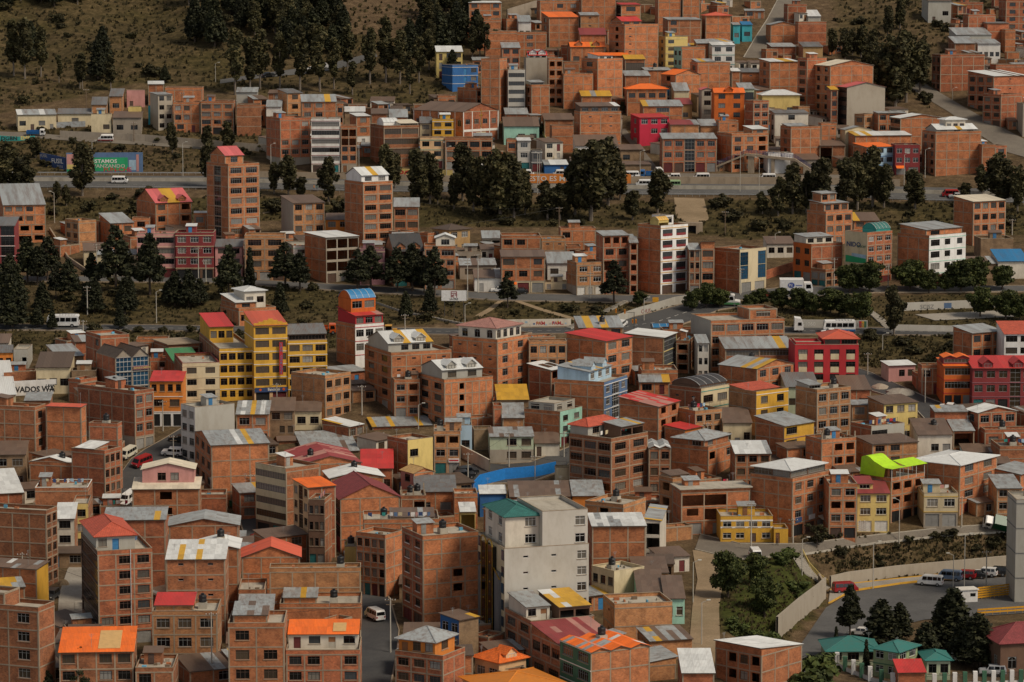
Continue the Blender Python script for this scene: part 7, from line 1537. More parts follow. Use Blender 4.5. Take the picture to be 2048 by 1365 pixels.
VH = [(240, 367, 'minibus', 'white', 0, 'white minibus driving on the highway below the mural wall'), (212, 283, 'minibus', 'white', 180, 'white minibus with maroon sill on the slope road', 'red'), (127, 654, 'bus', 'white', 180, 'white bus with red logo on the lower road'),
      (643, 138, 'minibus', 'white', 20, 'white minibus climbing the forest road'), (626, 143, 'car', 'white', 20, 'white car climbing behind the forest road minibus'), (537, 154, 'car', 'dark', 20, 'dark car at the foot of the forest road'),
      (1052, 354, 'minibus', 'white', 0, 'white van on the frontage road above the orange wall'), (1122, 354, 'minibus', 'white', 180, 'white van half hidden by eucalyptus on the frontage road'), (1262, 357, 'minibus', 'white', 180, 'white minibus parked beside the blue lorry'), (1277, 361, 'car', 'white', 0, 'white taxi in front of the blue lorry'),
      (1346, 360, 'suv', 'white', 180, 'white jeep with people beside it on the frontage road'), (1403, 361, 'minibus', 'white', 180, 'white minibus with dark lower half before the footbridge stair', 'dark'), (1535, 362, 'minibus', 'white', 180, 'white minibus with roof load under the footbridge'), (1288, 374, 'minibus', 'white', 180, 'white van on the highway below the blue lorry'), (1345, 375, 'minibus', 'ltgreen', 180, 'green van behind the highway eucalyptus'), (1318, 350, 'minibus', 'white', 100, 'white minibus coming down the narrow lane'),
      (1900, 394, 'minibus', 'red', 180, 'red van on the highway near the pale roofed block'), (1912, 397, 'car', 'silver', 180, 'silver car beside the red van'), (973, 342, 'minibus', 'white', 0, 'white van seen between highway trees'), (2040, 392, 'minibus', 'white', 180, 'white van leaving behind the dark trees'),
      (1450, 611, 'nosebus', 'white', -8, 'old long-nosed bus in white and green at the junction', 'green'), (1533, 596, 'car', 'red', 10, 'red car beside the white milk lorry'), (1678, 665, 'bus', 'white', 180, 'white and blue bus in front of the flag striped wall', 'blue'), (1660, 670, 'car', 'white', 180, 'white saloon beside the white and blue bus'), (1243, 655, 'suv', 'white', 70, 'white jeep turning at the traffic lights'), (1040, 588, 'car', 'dark', 180, 'black saloon parked by the orange awning'), (998, 585, 'car', 'white', 180, 'white saloon behind the roadside conifer'),
      (256, 915, 'minibus', 'cream', -115, 'cream minibus coming down the curving street'), (284, 932, 'minibus', 'red', -125, 'red minibus in the middle of the curving street'), (345, 912, 'pickup', 'white', 170, 'white pickup crossing the curving street'), (358, 884, 'car', 'dark', 160, 'dark car at the upper end of the curving street'), (250, 1024, 'suv', 'white', -110, 'white jeep parked at the foot of the curving street'), (258, 1004, 'minibus', 'white', -110, 'white minibus parked behind the white jeep'),
      (750, 1240, 'minibus', 'white', 118, 'white minibus driving up the valley street'), (160, 1118, 'suv', 'dark', -95, 'dark car facing down the concrete alley'), (103, 1200, 'suv', 'dark', -100, 'black jeep parked beside the sand heap'), (928, 958, 'pickup', 'dark', 20, 'dark pickup under the pole at the street bend'), (935, 950, 'suv', 'dark', 20, 'black jeep behind the dark pickup'),
      (1897, 820, 'car', 'white', 160, 'white hatchback in the corner street'), (1510, 1118, 'minibus', 'white', 95, 'white minibus with red roof stripe at the dirt road corner', 'red'), (1690, 1186, 'minibus', 'red', 15, 'red van beside the open conifer'), (1861, 1172, 'minibus', 'white', 160, 'white minibus at the end of the parking row'), (1899, 1162, 'minibus', 'steel', 160, 'blue grey van in the parking row'), (1928, 1159, 'suv', 'red', 160, 'dark red car in the parking row'), (1951, 1157, 'car', 'dark', 160, 'black saloon in the parking row'), (1971, 1154, 'suv', 'white', 160, 'white estate car in the parking row'), (1993, 1152, 'suv', 'dark', 160, 'dark blue car at the far end of the parking row'),
      (2022, 1056, 'car', 'white', 180, 'white saloon behind the green lorry'), (1925, 1325, 'minibus', 'white', 160, 'white minibus half hidden by conifers'), (1985, 1352, 'suv', 'silver', 175, 'silver jeep outside the brown hall'), (1720, 1272, 'car', 'white', 160, 'white car under the conifers')]
for q in VH: vehicle(*q)
vehicle(72, 272, 'truck', 'white', 0, 'small lorry with white cab and blue bed on the slope road', 'blue', .8)
_, bx = vehicle(1592, 588, 'boxtruck', 'white', 0, 'white milk delivery lorry with blue round logo', 'white', 1.15)
k = MB(); [k.poly([(-1.2 + math.cos(t * .4488) * .75, -1.185, 2.1 + math.sin(t * .4488) * .6) for t in range(14)])]; lg = ob('logo', k.mesh('logo', 'logo_blue', uv=False), bx); text(lg, T(-1.75, -1.2, 1.75) @ RX90, 'Pil', 1.0, 'trim_white', sx=.9); k = MB(); k.box(-.2, 1.2, -1.18, -1.16, 1.95, 2.1); ob('logo_line', k.mesh('logo_line', 'logo_blue', uv=False), bx)
vehicle(1576, 664, 'tractor', 'white', 0, 'white articulated lorry cab beside the long brick block', 'white', .95)
vehicle(1300, 356, 'truck', 'blue', 180, 'blue lorry parked on the frontage road', 'blue', .9)
vehicle(535, 1100, 'truck', 'red', 145, 'dark red lorry parked in the side street', 'red', 1.05)
vehicle(645, 668, 'truck', 'orange', 0, 'orange dump lorry behind the red and white tower house', 'orange', .95)
vehicle(1996, 1056, 'boxtruck', 'white', 165, 'lorry with dark green canvas body on the terrace street', 'dkgreen', .9)
# backhoe
g = G(780, 672); r = bpy.data.objects.new('backhoe', None); COLL.objects.link(r); r.matrix_basis = ground_frame(g, 0); tag(r, 'yellow backhoe working beside the red and white tower house', 'digger')
k = MB(); k.box(-1.5, 1.6, -.6, .6, .7, 1.4); k.box(.6, 1.7, -.5, .5, 1.4, 1.7); ob('body', k.mesh('body', 'paint_yellow', uv=False), r)
k = MB(); k.box(-1.0, .4, -.6, .6, 1.4, 2.5); ob('cab', k.mesh('cab', 'glass_dark', uv=False), r); k = MB(); k.box(-1.1, .5, -.7, .7, 2.5, 2.6); ob('cab_roof', k.mesh('cab_roof', 'paint_yellow', uv=False), r)
k = MB(); k.tube((-1.4, 0, 1.2), (-2.6, 0, 2.8), .14, seg=4); k.tube((-2.6, 0, 2.8), (-3.4, 0, 1.2), .12, seg=4); k.box(-3.7, -3.1, -.3, .3, .5, 1.2); k.tube((1.5, -.5, 1.0), (2.6, -.5, .8), .1, seg=4); k.tube((1.5, .5, 1.0), (2.6, .5, .8), .1, seg=4); k.box(2.5, 3.1, -1.0, 1.0, .3, 1.0); ob('arm', k.mesh('arm', 'paint_yellow', uv=False), r)
for x, rr in ((-1.1, .65), (1.2, .45)):
    for s in (-1, 1): ty, ri = wheel_meshes(rr); w = ob('wheel', ty, r, T(x, s * .75, rr)); ob('rim', ri, w)
# ------------------------------------------------------------------ details on particular buildings
def bld(key):
    for bd in BLD:
        if key in bd['label']: return bd['root'], bd['p']
    raise KeyError(key)
def cbox(root, name, mat, *boxes):
    m = MB()
    for q in boxes: m.box(*q)
    return ob(name, m.mesh(name, mat), root)
# grey tower: black and gold front on its street side (local x = 0, y from the near corner backwards)
r, p = bld('green pagoda roof'); d, h = p['d'], p['h']
cbox(r, 'glass_bay', 'glass_dark', (-.75, 0, d * .30, d * .48, 0, h * .97), (-.75, 0, d * .54, d * .72, 0, h * .97)); cbox(r, 'dark_panel', 'dgrey', (-.45, 0, d * .12, d * .29, 1.0, h * .74), (-.45, 0, d * .73, d * .90, 1.0, h * .74)); cbox(r, 'black_panel', 'black', (-.5, 0, d * .485, d * .535, 0, h * .92))
plain_mat('gold', (.50, .30, .03), .3, .6)
m = MB()
for c in (.39, .63):
    for i in range(8):
        a, b_ = math.pi * i / 8, math.pi * (i + 1) / 8; m.tube((-.78, d * c + math.cos(a) * d * .10, h * .97 + math.sin(a) * 1.1), (-.78, d * c + math.cos(b_) * d * .10, h * .97 + math.sin(b_) * 1.1), .12, seg=5)
    for y in (c - .095, c + .095): m.tube((-.78, d * y, 0), (-.78, d * y, h * .97), .05, seg=4)
for y0, y1 in ((.08, .30), (.72, .94)): m.tube((-.5, d * y0, h * (.68 if y0 < .5 else .76)), (-.5, d * y1, h * (.76 if y0 < .5 else .68)), .12, seg=4)
ob('gold_trim', m.mesh('gold_trim', 'gold'), r)
for i in range(6):
    for y in (.02, .90): wo = ob('window', window_meshes(round(d * .085, 1), 1.7, 'w', 'dk'), r, T(-.03, d * y + d * .085 / 2, h * (i + .25) / 6) @ RZ(-math.pi / 2)); ob('pane', pane_mesh(round(d * .085, 1), 1.7, 'glass_blue'), wo, T(0, -.09, 0))
for i in range(4):
    for c in (.39, .63): cbox(r, 'gold_lamp', 'gold', (-.86, -.74, d * c - .12, d * c + .12, h * (i * .2 + .2), h * (i * .2 + .2) + .25))
# lime canopy
r, p = bld('lime green canopy'); w, d, h = p['w'], p['d'], p['h']; m = MB(); N = 14
def zprof(t): return h + 1.9 + 1.5 * (math.sin(min(1, max(0, (t - .25) / .75)) * math.pi * .5)) + .5 * math.sin(max(0, (t - .6) / .4) * math.pi)
for i in range(N):
    t0, t1 = i / N, (i + 1) / N; m.slab([(-.3, -.4 + d * t0, zprof(t0)), (w * .42, -.4 + d * t0, zprof(t0)), (w * .42, -.4 + d * t1, zprof(t1)), (-.3, -.4 + d * t1, zprof(t1))], (0, 0, 1), .06)
m.slab([(w * .42, -.4, h + 1.9), (w + .3, -.4, h + 1.9), (w + .3, d * .42, h + 2.7), (w * .42, d * .42, h + 2.7)], (0, 0, 1), .06)
for i in range(N):
    t0, t1 = i / N, (i + 1) / N
    if i > 2: m.quad((-.25, d * t0, h), (-.25, d * t1, h), (-.25, -.4 + d * t1, zprof(t1) - .06), (-.25, -.4 + d * t0, zprof(t0) - .06))
cn = ob('canopy', m.mesh('canopy', 'sheet_lime'), r); m = MB()
for x in np.linspace(.15, w - .15, 5): m.tube((x, 0, h - .6), (x, 0, h + 1.9), .06, seg=4)
for x in np.linspace(w * .45, w, 3): m.tube((x, d * .4, h - .6), (x, d * .4, h + 2.6), .06, seg=4)
ob('post', m.mesh('post', 'frame_wh'), cn)
def board(root, name, M, w, h, mat, t=.12):
    m = MB(); m.box(0, w, -t, 0, 0, h); return ob(name, m.mesh(name, mat), root, M)
# yellow hotel signs
r, p = bld('stepped crown'); w, h = p['w'], p['h']
s = board(r, 'shop_sign', T(.1, -.1, h * .135), w - .2, 1.0, 'sign_navy'); text(s, T(w * .38, -.14, .3) @ RX90, 'BancoSol', .85, 'trim_white', sx=.85, bold=.02)
for x in (.16, .86):
    m = MB(); m.poly([(w * x + math.cos(t * .52) * .3, -.135, .55 + math.sin(t * .52) * .3) for t in range(12)]); ob('sun_logo', m.mesh('sun_logo', 'paint_orange', uv=False), s)
s = board(r, 'vertical_sign', T(w * .74, -.55, h * .36), .75, h * .42, 'red', .14)
for i, ch in enumerate('SAN CARLOS'): text(s, T(.18, -.16, h * .42 * (1 - (i + 1) / 10.4)) @ RX90, ch, .75, 'steelblue', bold=.02)
m = MB(); n = 7
for i in range(n):
    q = 1 - abs(i - 3) / 3.5; m.box(w * i / n, w * (i + 1) / n - .02, -.02, .25, h, h + .35 + q * 1.1)
ob('stepped_parapet', m.mesh('stepped_parapet', 'yellow'), r)
r, p = bld('steep dark brown gables'); w, h = p['w'], p['h']; s = board(r, 'shop_sign', T(w * .52, -.12, h * .70), w * .46, .8, 'purple'); text(s, T(.1, -.15, .2) @ RX90, 'AUTOS A CREDITO', .55, 'ltyellow', sx=.82, bold=.015)
r, p = bld('teal vaulted rooftop'); d, h = p['d'], p['h']; F = T(-.04, d * .97, 0) @ RZ(-math.pi / 2) @ RX90
pn = MB(); pn.quad((.2, h * .45, 0), (d * .93, h * .45, 0), (d * .93, h * .55, 0), (.2, h * .58, 0)); ob('mural_field', pn.mesh('mural_field', 'sign_green'), r, F @ T(0, -.4, .02)); pn = MB(); pn.quad((d * .3, h * .56, 0), (d * .93, h * .53, 0), (d * .93, h * .6, 0), (d * .3, h * .62, 0)); ob('mural_sky', pn.mesh('mural_sky', 'ltblue'), r, F @ T(0, -.3, .03))
text(r, F @ T(d * .06, h * .72, .03), 'NIDO', 1.7, 'sign_navy', sx=1.1, bold=.03); text(r, F @ T(d * .52, h * .71, .03), 'crecer', 1.3, 'dkgreen', sx=.9)
r, p = bld('brick church'); w, h = p['w'], p['h']; cbox(r, 'cross', 'gold', (w * .5 - .12, w * .5 + .12, -.14, -.02, h * .55, h + .7), (w * .5 - .75, w * .5 + .75, -.13, -.03, h * .88, h * .88 + .22)); cbox(r, 'mural', 'cream', (w * .36, w * .64, -.05, -.012, .2, h * .45)); cbox(r, 'mural_figure', 'steelblue', (w * .40, w * .48, -.07, -.052, .5, h * .42), (w * .52, w * .59, -.07, -.052, .5, h * .32))
cbox(r, 'white_pilaster', 'trim_white', *[(w * k / 4 - .15, w * k / 4 + .15, -.09, .02, 0, h) for k in range(5)], (0, w, -.08, .02, h * .47, h * .53)); cbox(r, 'white_pilaster', 'trim_white', *[(-.09, .02, p['d'] * k / 6 - .12, p['d'] * k / 6 + .12, 0, h) for k in range(7)])
r, p = bld('chequered ground floor'); w = p['w']; cbox(r, 'chequered_tiles', 'trim_white', *[(.1 + i * .42, .1 + i * .42 + .21, -.03, .0, .1 + j * .42 + (.21 if i % 2 else 0), .31 + j * .42 + (.21 if i % 2 else 0)) for i in range(5) for j in range(5)])
r, p = bld('big red plastered block'); w, h = p['w'], p['h']
for i in range(4):
    for j in range(3): bw = w / 4; cbox(r, 'cream_panel', 'cream', (bw * (i + .5) - .9, bw * (i + .5) + .9, -.04, .0, h * .25 * j + h * .25 * .86, h * .25 * j + h * .25 * 1.3))
r, p = bld('white pillared apartment block'); w, h = p['w'], p['h']; cbox(r, 'red_panel', 'maroon', *[(w * (.08 + .5 * i), w * (.42 + .5 * i), -.03, 0, h * (k + .06) / 6, h * (k + .28) / 6) for i in range(2) for k in range(1, 6)])
r, p = bld('white framed modern house'); w, h = p['w'], p['h']; cbox(r, 'white_frame', 'trim_white', *[(w * k / 3 - .15, w * k / 3 + .15, -.45, -.1, 0, h + .4) for k in range(4)], (-.15, w + .15, -.44, -.12, h * .45, h * .53), (-.15, w + .15, -.44, -.12, h + .2, h + .5))
r, p = bld('red vertical') if False else bld('yellow corner house with white window band'); w, h = p['w'], p['h']; cbox(r, 'white_band', 'trim_white', (-.02, w + .02, -.03, 0, h * .54, h * .6), (-.02, w + .02, -.03, 0, h * .80, h * .86))
r, p = bld('carrying two solar panels'); w, d, h = p['w'], p['d'], p['h']
for i in range(2):
    m = MB(); x = w * (.2 + .4 * i); m.slab([(x, d * .25, h + d * .25 * .16 + .2), (x + w * .28, d * .25, h + d * .25 * .16 + .2), (x + w * .28, d * .7, h + d * .7 * .16 + .2), (x, d * .7, h + d * .7 * .16 + .2)], (0, -.1, 1), .08); ob('solar_panel', m.mesh('solar_panel', 'glass_dark', uv=False), r)
r, p = bld('pink brick three storey house'); s = board(r, 'shop_sign', T(p['w'] * .55, -.1, p['h'] * .27), p['w'] * .4, .8, 'white2'); cbox(s, 'red_band', 'red', (.12, p['w'] * .4 - .12, -.14, -.12, .25, .55))
r, p = bld('orange awning and rusty'); m = MB(); m.slab([(.2, -1.3, 2.2), (p['w'] * .35, -1.3, 2.2), (p['w'] * .35, 0, 2.7), (.2, 0, 2.7)], (0, 0, 1), .05); ob('awning', m.mesh('awning', 'sheet_orange'), r)
r, p = bld('over an orange stall'); m = MB(); m.slab([(.2, -1.6, 2.0), (2.6, -1.6, 2.0), (2.6, 0, 2.7), (.2, 0, 2.7)], (0, 0, 1), .05); ob('awning', m.mesh('awning', 'sheet_orange'), r)
r, p = bld('shops under a white hipped roof'); m = MB(); x = p['w'] * .72; m.slab([(x, -1.3, 2.3), (x + 2.4, -1.3, 2.3), (x + 2.4, 0, 3.0), (x, 0, 3.0)], (0, 0, 1), .05); ob('awning', m.mesh('awning', 'sheet_cream'), r)
for x, mt in ((.08, 'sign_navy'), (.45, 'sign_white')): board(r, 'shop_sign', T(p['w'] * x, -.1, 2.7), 2.0, .9, mt)
r, p = bld('two black garage doors'); w = p['w']; m = MB(); m.slab([(w + .3, -1.6, 2.0), (w + 2.3, -1.6, 2.0), (w + 2.5, .6, 3.0), (w + .4, .6, 3.0)], (0, 0, 1), .05); ob('awning', m.mesh('awning', 'sheet_yellow'), r); m = MB(); [m.tube((x, y, 0), (x, y, z), .05, seg=4) for x, y, z in ((w + .4, -1.5, 2.0), (w + 2.2, -1.5, 2.0))]; ob('awning_post', m.mesh('awning_post', 'pole_wood'), r)
r, p = bld('dark glass side and red hipped'); w, h = p['w'], p['h']; m = MB(); m.tube((w * .6, -.08, .2), (w * .6, -.08, h), .06, seg=5); ob('drain_pipe', m.mesh('drain_pipe', 'frame_wh'), r)
for key, bx in (('orange sheet roof with a skylight', (.52, .82)), ('bright orange sheet roof', (.62, .80))):
    r, p = bld(key); w, d, h = p['w'], p['d'], p['h']; top = key[0] == 'b'; y0, y1, sl = (d * .5, d * .85, math.tan(D(12))) if top else (d * .1, d * .85, math.tan(D(11))); zz = (h - .62 + 2.3 - d * .42 * sl) if top else h
    m = MB(); m.slab([(w * bx[0], y0, zz + y0 * sl + .16), (w * bx[1], y0, zz + y0 * sl + .16), (w * bx[1], y1, zz + y1 * sl + .16), (w * bx[0], y1, zz + y1 * sl + .16)], (0, 0, 1), .04); ob('skylight', m.mesh('skylight', 'sheet_tan'), r)
# ------------------------------------------------------------------ water tanks
TM = MB(); _r = [(.0, .0), (.5, .0), (.55, .08), (.55, .4), (.52, .45), (.55, .5), (.55, .9), (.5, 1.0), (.2, 1.12), (.2, 1.2), (0, 1.2)]
for i in range(len(_r) - 1):
    for k in range(12):
        a, b_ = 6.2832 * k / 12, 6.2832 * (k + 1) / 12; (r0, z0), (r1, z1) = _r[i], _r[i + 1]; TM.poly([(r0 * math.cos(a), r0 * math.sin(a), z0), (r0 * math.cos(b_), r0 * math.sin(b_), z0), (r1 * math.cos(b_), r1 * math.sin(b_), z1), (r1 * math.cos(a), r1 * math.sin(a), z1)] if r0 > 0 and r1 > 0 else ([(0, 0, z0), (r1 * math.cos(b_), r1 * math.sin(b_), z1), (r1 * math.cos(a), r1 * math.sin(a), z1)] if r0 == 0 else [(r0 * math.cos(a), r0 * math.sin(a), z0), (r0 * math.cos(b_), r0 * math.sin(b_), z0), (0, 0, z1)]))
tmesh = TM.mesh('water_tank', 'tank_black', uv=False); lid = MB(); lid.tube((0, 0, 1.2), (0, 0, 1.27), .24, seg=10); lmesh = lid.mesh('lid', 'tank_black', uv=False); std = MB(); std.box(-.6, .6, -.6, .6, -1.2, 0.0); smesh = std.mesh('plinth', 'slab')
for (root, x, y, z, flat, sl, p, lb) in TANKS:
    W = root.matrix_basis @ T(x, y, z + (1.0 if flat else .9)); o = ob('water_tank', tmesh, None, W @ Matrix.Scale(1.15, 4)); wds = lb.split(); cut = [i for i, q in enumerate(wds) if q in ('with', 'beside', 'behind', 'under', 'below', 'above', 'and', 'between', 'by', 'of', 'near', 'on', 'topped')]
    tag(o, 'black plastic water tank on the ' + ' '.join(wds[:8 if not cut else max(3, cut[1] if len(cut) > 1 and cut[1] <= 9 else min(9, len(wds)))]), 'water tank', 'rooftop water tanks'); ob('lid', lmesh, o); ob('plinth', smesh, o)
# ------------------------------------------------------------------ poles, lamps, wires
def pole(u, v, hp, kind, label, lean=0.0):
    g = G(u, v); s = scale_at(g); h = hp / s; root = bpy.data.objects.new('street_lamp' if 'lamp' in kind else 'utility_pole', None); COLL.objects.link(root); root.location = g; root.rotation_euler = (0, lean, 0); tag(root, label, 'street lamp' if 'lamp' in kind else 'pole')
    m = MB(); m.tube((0, 0, -.5), (0, 0, h), .15 if 'lamp' not in kind else .11, .09 if 'lamp' not in kind else .07, seg=7); ob('post', m.mesh('post', 'pole_concrete' if 'wood' not in kind else 'pole_wood', uv=False), root)
    m = MB()
    if 'lamp' in kind:
        sg = -1 if 'left' in kind else 1; m.tube((0, 0, h), (sg * 1.1, 0, h + .45), .05, seg=5); ob('arm', m.mesh('arm', 'pole_concrete', uv=False), root); m = MB(); m.box(sg * 1.1 - .3, sg * 1.1 + .35, -.14, .14, h + .38, h + .54); ob('lamp_head', m.mesh('lamp_head', 'lamp_glass', uv=False), root)
    else:
        m.box(-.9, .9, -.06, .06, h - .5, h - .38); m.box(-.7, .7, -.06, .06, h - 1.2, h - 1.08); ob('crossarm', m.mesh('crossarm', 'pole_wood', uv=False), root); m = MB()
        for x in (-.8, -.3, .3, .8): m.tube((x, 0, h - .38), (x, 0, h - .2), .05, seg=5)
        ob('insulator', m.mesh('insulator', 'lamp_white', uv=False), root)
        if 'trafo' in kind: m = MB(); m.box(.15, .75, -.3, .3, h - 2.6, h - 1.5); ob('transformer', m.mesh('transformer', 'metal_grey', uv=False), root)
    return g + np.array([0, 0, h - .3])
PO = {}
for i, q in enumerate([(109, 446, 60, 'lamp left', 'leaning pale lamp post on the dry bank below the highway'), (175, 630, 58, 'pole', 'concrete pole on the grassy bank above the bus'), (167, 692, 52, 'pole', 'concrete pole at the weedy strip beside the slim brick tower'), (313, 646, 62, 'lamp', 'thin lamp post on the grassy bank'), (366, 353, 66, 'lamp', 'tall lamp post beside the mural wall'), (185, 350, 66, 'lamp', 'tall lamp post standing before the mural wall'), (542, 350, 60, 'lamp', 'tall lamp post beside the graffiti base block'), (718, 352, 66, 'lamp', 'lamp post before the narrow brick block above the highway'), (893, 360, 64, 'lamp', 'lamp post before the long brown brick block'), (1075, 388, 80, 'lamp', 'tall lamp post beside the orange wall'), (1079, 380, 72, 'lamp left', 'second lamp post next to the one by the orange wall'), (1280, 362, 58, 'lamp', 'lamp post by the narrow lane mouth'), (1224, 352, 40, 'wood pole', 'wooden pole by the white minibus on the frontage road'), (1480, 384, 80, 'lamp', 'tall lamp post in front of the footbridge'), (1518, 392, 74, 'lamp left', 'lamp post beside the footbridge pillar'), (1808, 372, 62, 'lamp', 'lamp post before the dark maroon block'), (1850, 356, 56, 'lamp', 'lamp post beside the pavilion block'), (1905, 200, 22, 'lamp', 'small lamp on the hill lane'), (431, 164, 36, 'lamp', 'lamp post at the foot of the forest road'), (268, 284, 40, 'wood pole', 'wooden pole on the slope road wall'), (173, 222, 44, 'wood pole', 'slim wooden pole behind the long low rows'), (364, 240, 55, 'wood pole', 'wooden pole before the brick workshop'), (468, 248, 48, 'wood pole', 'wooden pole beside the yellow railed steps'),
        (1118, 474, 60, 'wood pole', 'tall wooden power pole on the bank above the broad brick house'), (1180, 598, 54, 'pole', 'concrete pole by the tan brick house on the upper road'), (1481, 590, 54, 'pole', 'concrete pole before the blue glass panel block'), (956, 586, 78, 'pole', 'concrete pole before the white roadside hut'), (935, 600, 82, 'pole', 'tall pole behind the billboard'), (194, 556, 68, 'pole', 'concrete pole before the worn cream house'), (397, 560, 66, 'pole', 'concrete pole before the maroon apartment front'), (412, 566, 46, 'pole', 'short pole beside the black garage'), (1450, 470, 48, 'wood pole', 'wooden power pole on the scrub bank'), (1668, 574, 58, 'pole', 'concrete pole before the low rounded brick house'), (1776, 576, 48, 'pole', 'concrete pole before the advertisement mural block'), (1550, 510, 42, 'lamp', 'lamp post in the side street'), (2024, 470, 32, 'pole', 'short pole beside the four column block'), (1288, 642, 44, 'lamp', 'dark lamp post at the road junction'), (930, 650, 40, 'lamp', 'double lamp post below the billboard'), (810, 668, 40, 'pole', 'concrete pole beside the backhoe'), (1735, 750, 45, 'pole', 'concrete pole at the corner street bend'), (1850, 806, 70, 'pole', 'concrete pole in the middle of the corner street'), (1765, 700, 30, 'lamp', 'small lamp in the scrub above the corner street'),
        (326, 862, 62, 'pole', 'concrete pole before the bright orange house'), (347, 920, 50, 'pole', 'concrete pole standing in the curving street'), (554, 820, 54, 'pole', 'concrete pole before the bank sign'), (724, 830, 60, 'pole', 'concrete pole beside the large dormer roof block'), (837, 858, 48, 'lamp', 'lamp post before the zigzag dormer block'), (502, 1010, 62, 'trafo pole', 'concrete pole with transformer beside the curved brick front'), (936, 965, 60, 'pole', 'concrete pole at the street bend by dark cars'), (1018, 935, 72, 'pole', 'concrete pole before the pale green house'), (1070, 970, 60, 'pole', 'concrete pole rising from the blue wall'), (1212, 1004, 88, 'lamp', 'tall lamp post at the rounded corner block'), (1128, 915, 52, 'pole', 'concrete pole before the mint green front'),
        (46, 1194, 90, 'trafo pole', 'concrete pole with transformer before the patched shop roofs'), (424, 1362, 140, 'pole', 'tall concrete pole beside the yellow awning'), (781, 1306, 112, 'pole', 'concrete pole beside the valley street'), (1110, 1190, 55, 'lamp', 'lamp post before the old beige house'), (1386, 1206, 82, 'lamp', 'lamp post at the dirt road bend'), (1403, 1290, 86, 'lamp', 'lamp post on the dirt road'), (1502, 1100, 96, 'pole', 'tall concrete pole before the yellow corner house'), (1586, 1088, 52, 'pole', 'concrete pole beside the shops'), (1604, 1150, 72, 'lamp', 'lamp post on the bank stairs'), (1746, 1178, 92, 'lamp', 'tall lamp post on the pavement by the parking road'), (1798, 1086, 86, 'lamp left', 'lamp post on the terrace street'), (1906, 1184, 74, 'lamp left', 'lamp post at the end of the parking row'), (1928, 1192, 122, 'lamp', 'tallest lamp post beside the yellow fence'), (1972, 1180, 80, 'pole', 'concrete pole in the parking row'), (1923, 1056, 64, 'pole', 'concrete pole before the cream two storey house'), (1415, 895, 50, 'pole', 'concrete pole before the tan cluttered roof house'), (1640, 900, 40, 'pole', 'short pole beside the column stub block')]): PO[i] = pole(*q)
def wire(a, b_, label, sag=.8):
    m = MB(); A, B2 = Vector(a), Vector(b_); n = 10; pr = None
    for i in range(n + 1):
        t = i / n; q = A.lerp(B2, t) - Vector((0, 0, sag * 4 * t * (1 - t)))
        if pr is not None: m.tube(tuple(pr), tuple(q), .028, seg=3, cap=False)
        pr = q
    tag(ob('power_cable', m.mesh('power_cable', 'wire', uv=False)), label, 'cable')
for i, j, lb in [(23, 30, 'long cable sagging over the bank from the wooden power pole'), (28, 29, 'cable strung before the pink and maroon apartment fronts'), (24, 25, 'cable strung along the tan brick house row'), (26, 24, 'cable from the white roadside hut along the upper road'), (42, 44, 'cable from the orange house to the bank sign'), (48, 49, 'cable over the bend street'), (49, 50, 'cable from the pale green house towards the blue wall'), (52, 54, 'cable between the mint front and the rounded corner block') if False else (50, 51, 'cable from the blue wall to the rounded corner block'), (60, 59, 'cable above the terrace street shops') if False else (59, 60, 'cable above the shops on the terrace street'), (53, 54, 'long cable across the lower brick houses'), (54, 55, 'cable from the yellow awning to the valley street')]:
    wire(PO[i], PO[j], lb)
wire(PO[23], G(600, 420) + np.array([0, 0, 9]), 'long black cable crossing the embankment', 3.0)
# ------------------------------------------------------------------ footbridge
A, Bq = G(1492, 345), G(1590, 350); z0 = A[2] + 5.2; r = bpy.data.objects.new('footbridge', None); COLL.objects.link(r); r.location = A; tag(r, 'concrete footbridge with purple railings over the frontage road', 'footbridge'); L = Bq - A; a = math.atan2(L[1], L[0]); ln = math.hypot(L[0], L[1]); r.rotation_euler = (0, 0, a)
m = MB(); m.slab([(0, -.9, 5.6), (ln, -.9, 4.2), (ln, .9, 4.2), (0, .9, 5.6)], (0, 0, 1), .7); ob('deck', m.mesh('deck', 'band'), r)
for x, w in ((1.5, .9), (ln * .55, .5), (ln - .8, .6)): m = MB(); m.box(x - w, x + w, -.6, .6, -2, 5.0 - 1.4 * x / ln); ob('pillar', m.mesh('pillar', 'band'), r)
m = MB(); m.slab([(-13, -.8, .1), (0, -.8, 5.6), (0, .8, 5.6), (-13, .8, .1)], (-.4, 0, 1), .5); ob('stair', m.mesh('stair', 'band'), r); m = MB(); m.slab([(ln, -.8, 4.2), (ln + 5, -.8, 1.0), (ln + 5, .8, 1.0), (ln, .8, 4.2)], (.4, 0, 1), .5); ob('stair', m.mesh('stair', 'band'), r)
for x in (-4, -8.5): m = MB(); m.box(x - .3, x + .3, -.4, .4, -1, 5.4 + x * .42); ob('pillar', m.mesh('pillar', 'band'), r)
plain_mat('rail_purple', (.05, .045, .13), .6); m = MB()
for s in (-.85, .85):
    for p0, p1 in (((-13, .1), (0, 5.6)), ((0, 5.6), (ln, 4.2)), ((ln, 4.2), (ln + 5, 1.0))):
        n = int(abs(p1[0] - p0[0]) / .8)
        for hz in (.4, .75, 1.1): m.tube((p0[0], s, p0[1] + hz), (p1[0], s, p1[1] + hz), .045, seg=4)
        for i in range(n + 1): t = i / n; x, z = p0[0] + (p1[0] - p0[0]) * t, p0[1] + (p1[1] - p0[1]) * t; m.tube((x, s, z), (x, s, z + 1.1), .035, seg=4, cap=False)
ob('railing', m.mesh('railing', 'rail_purple', uv=False), r)
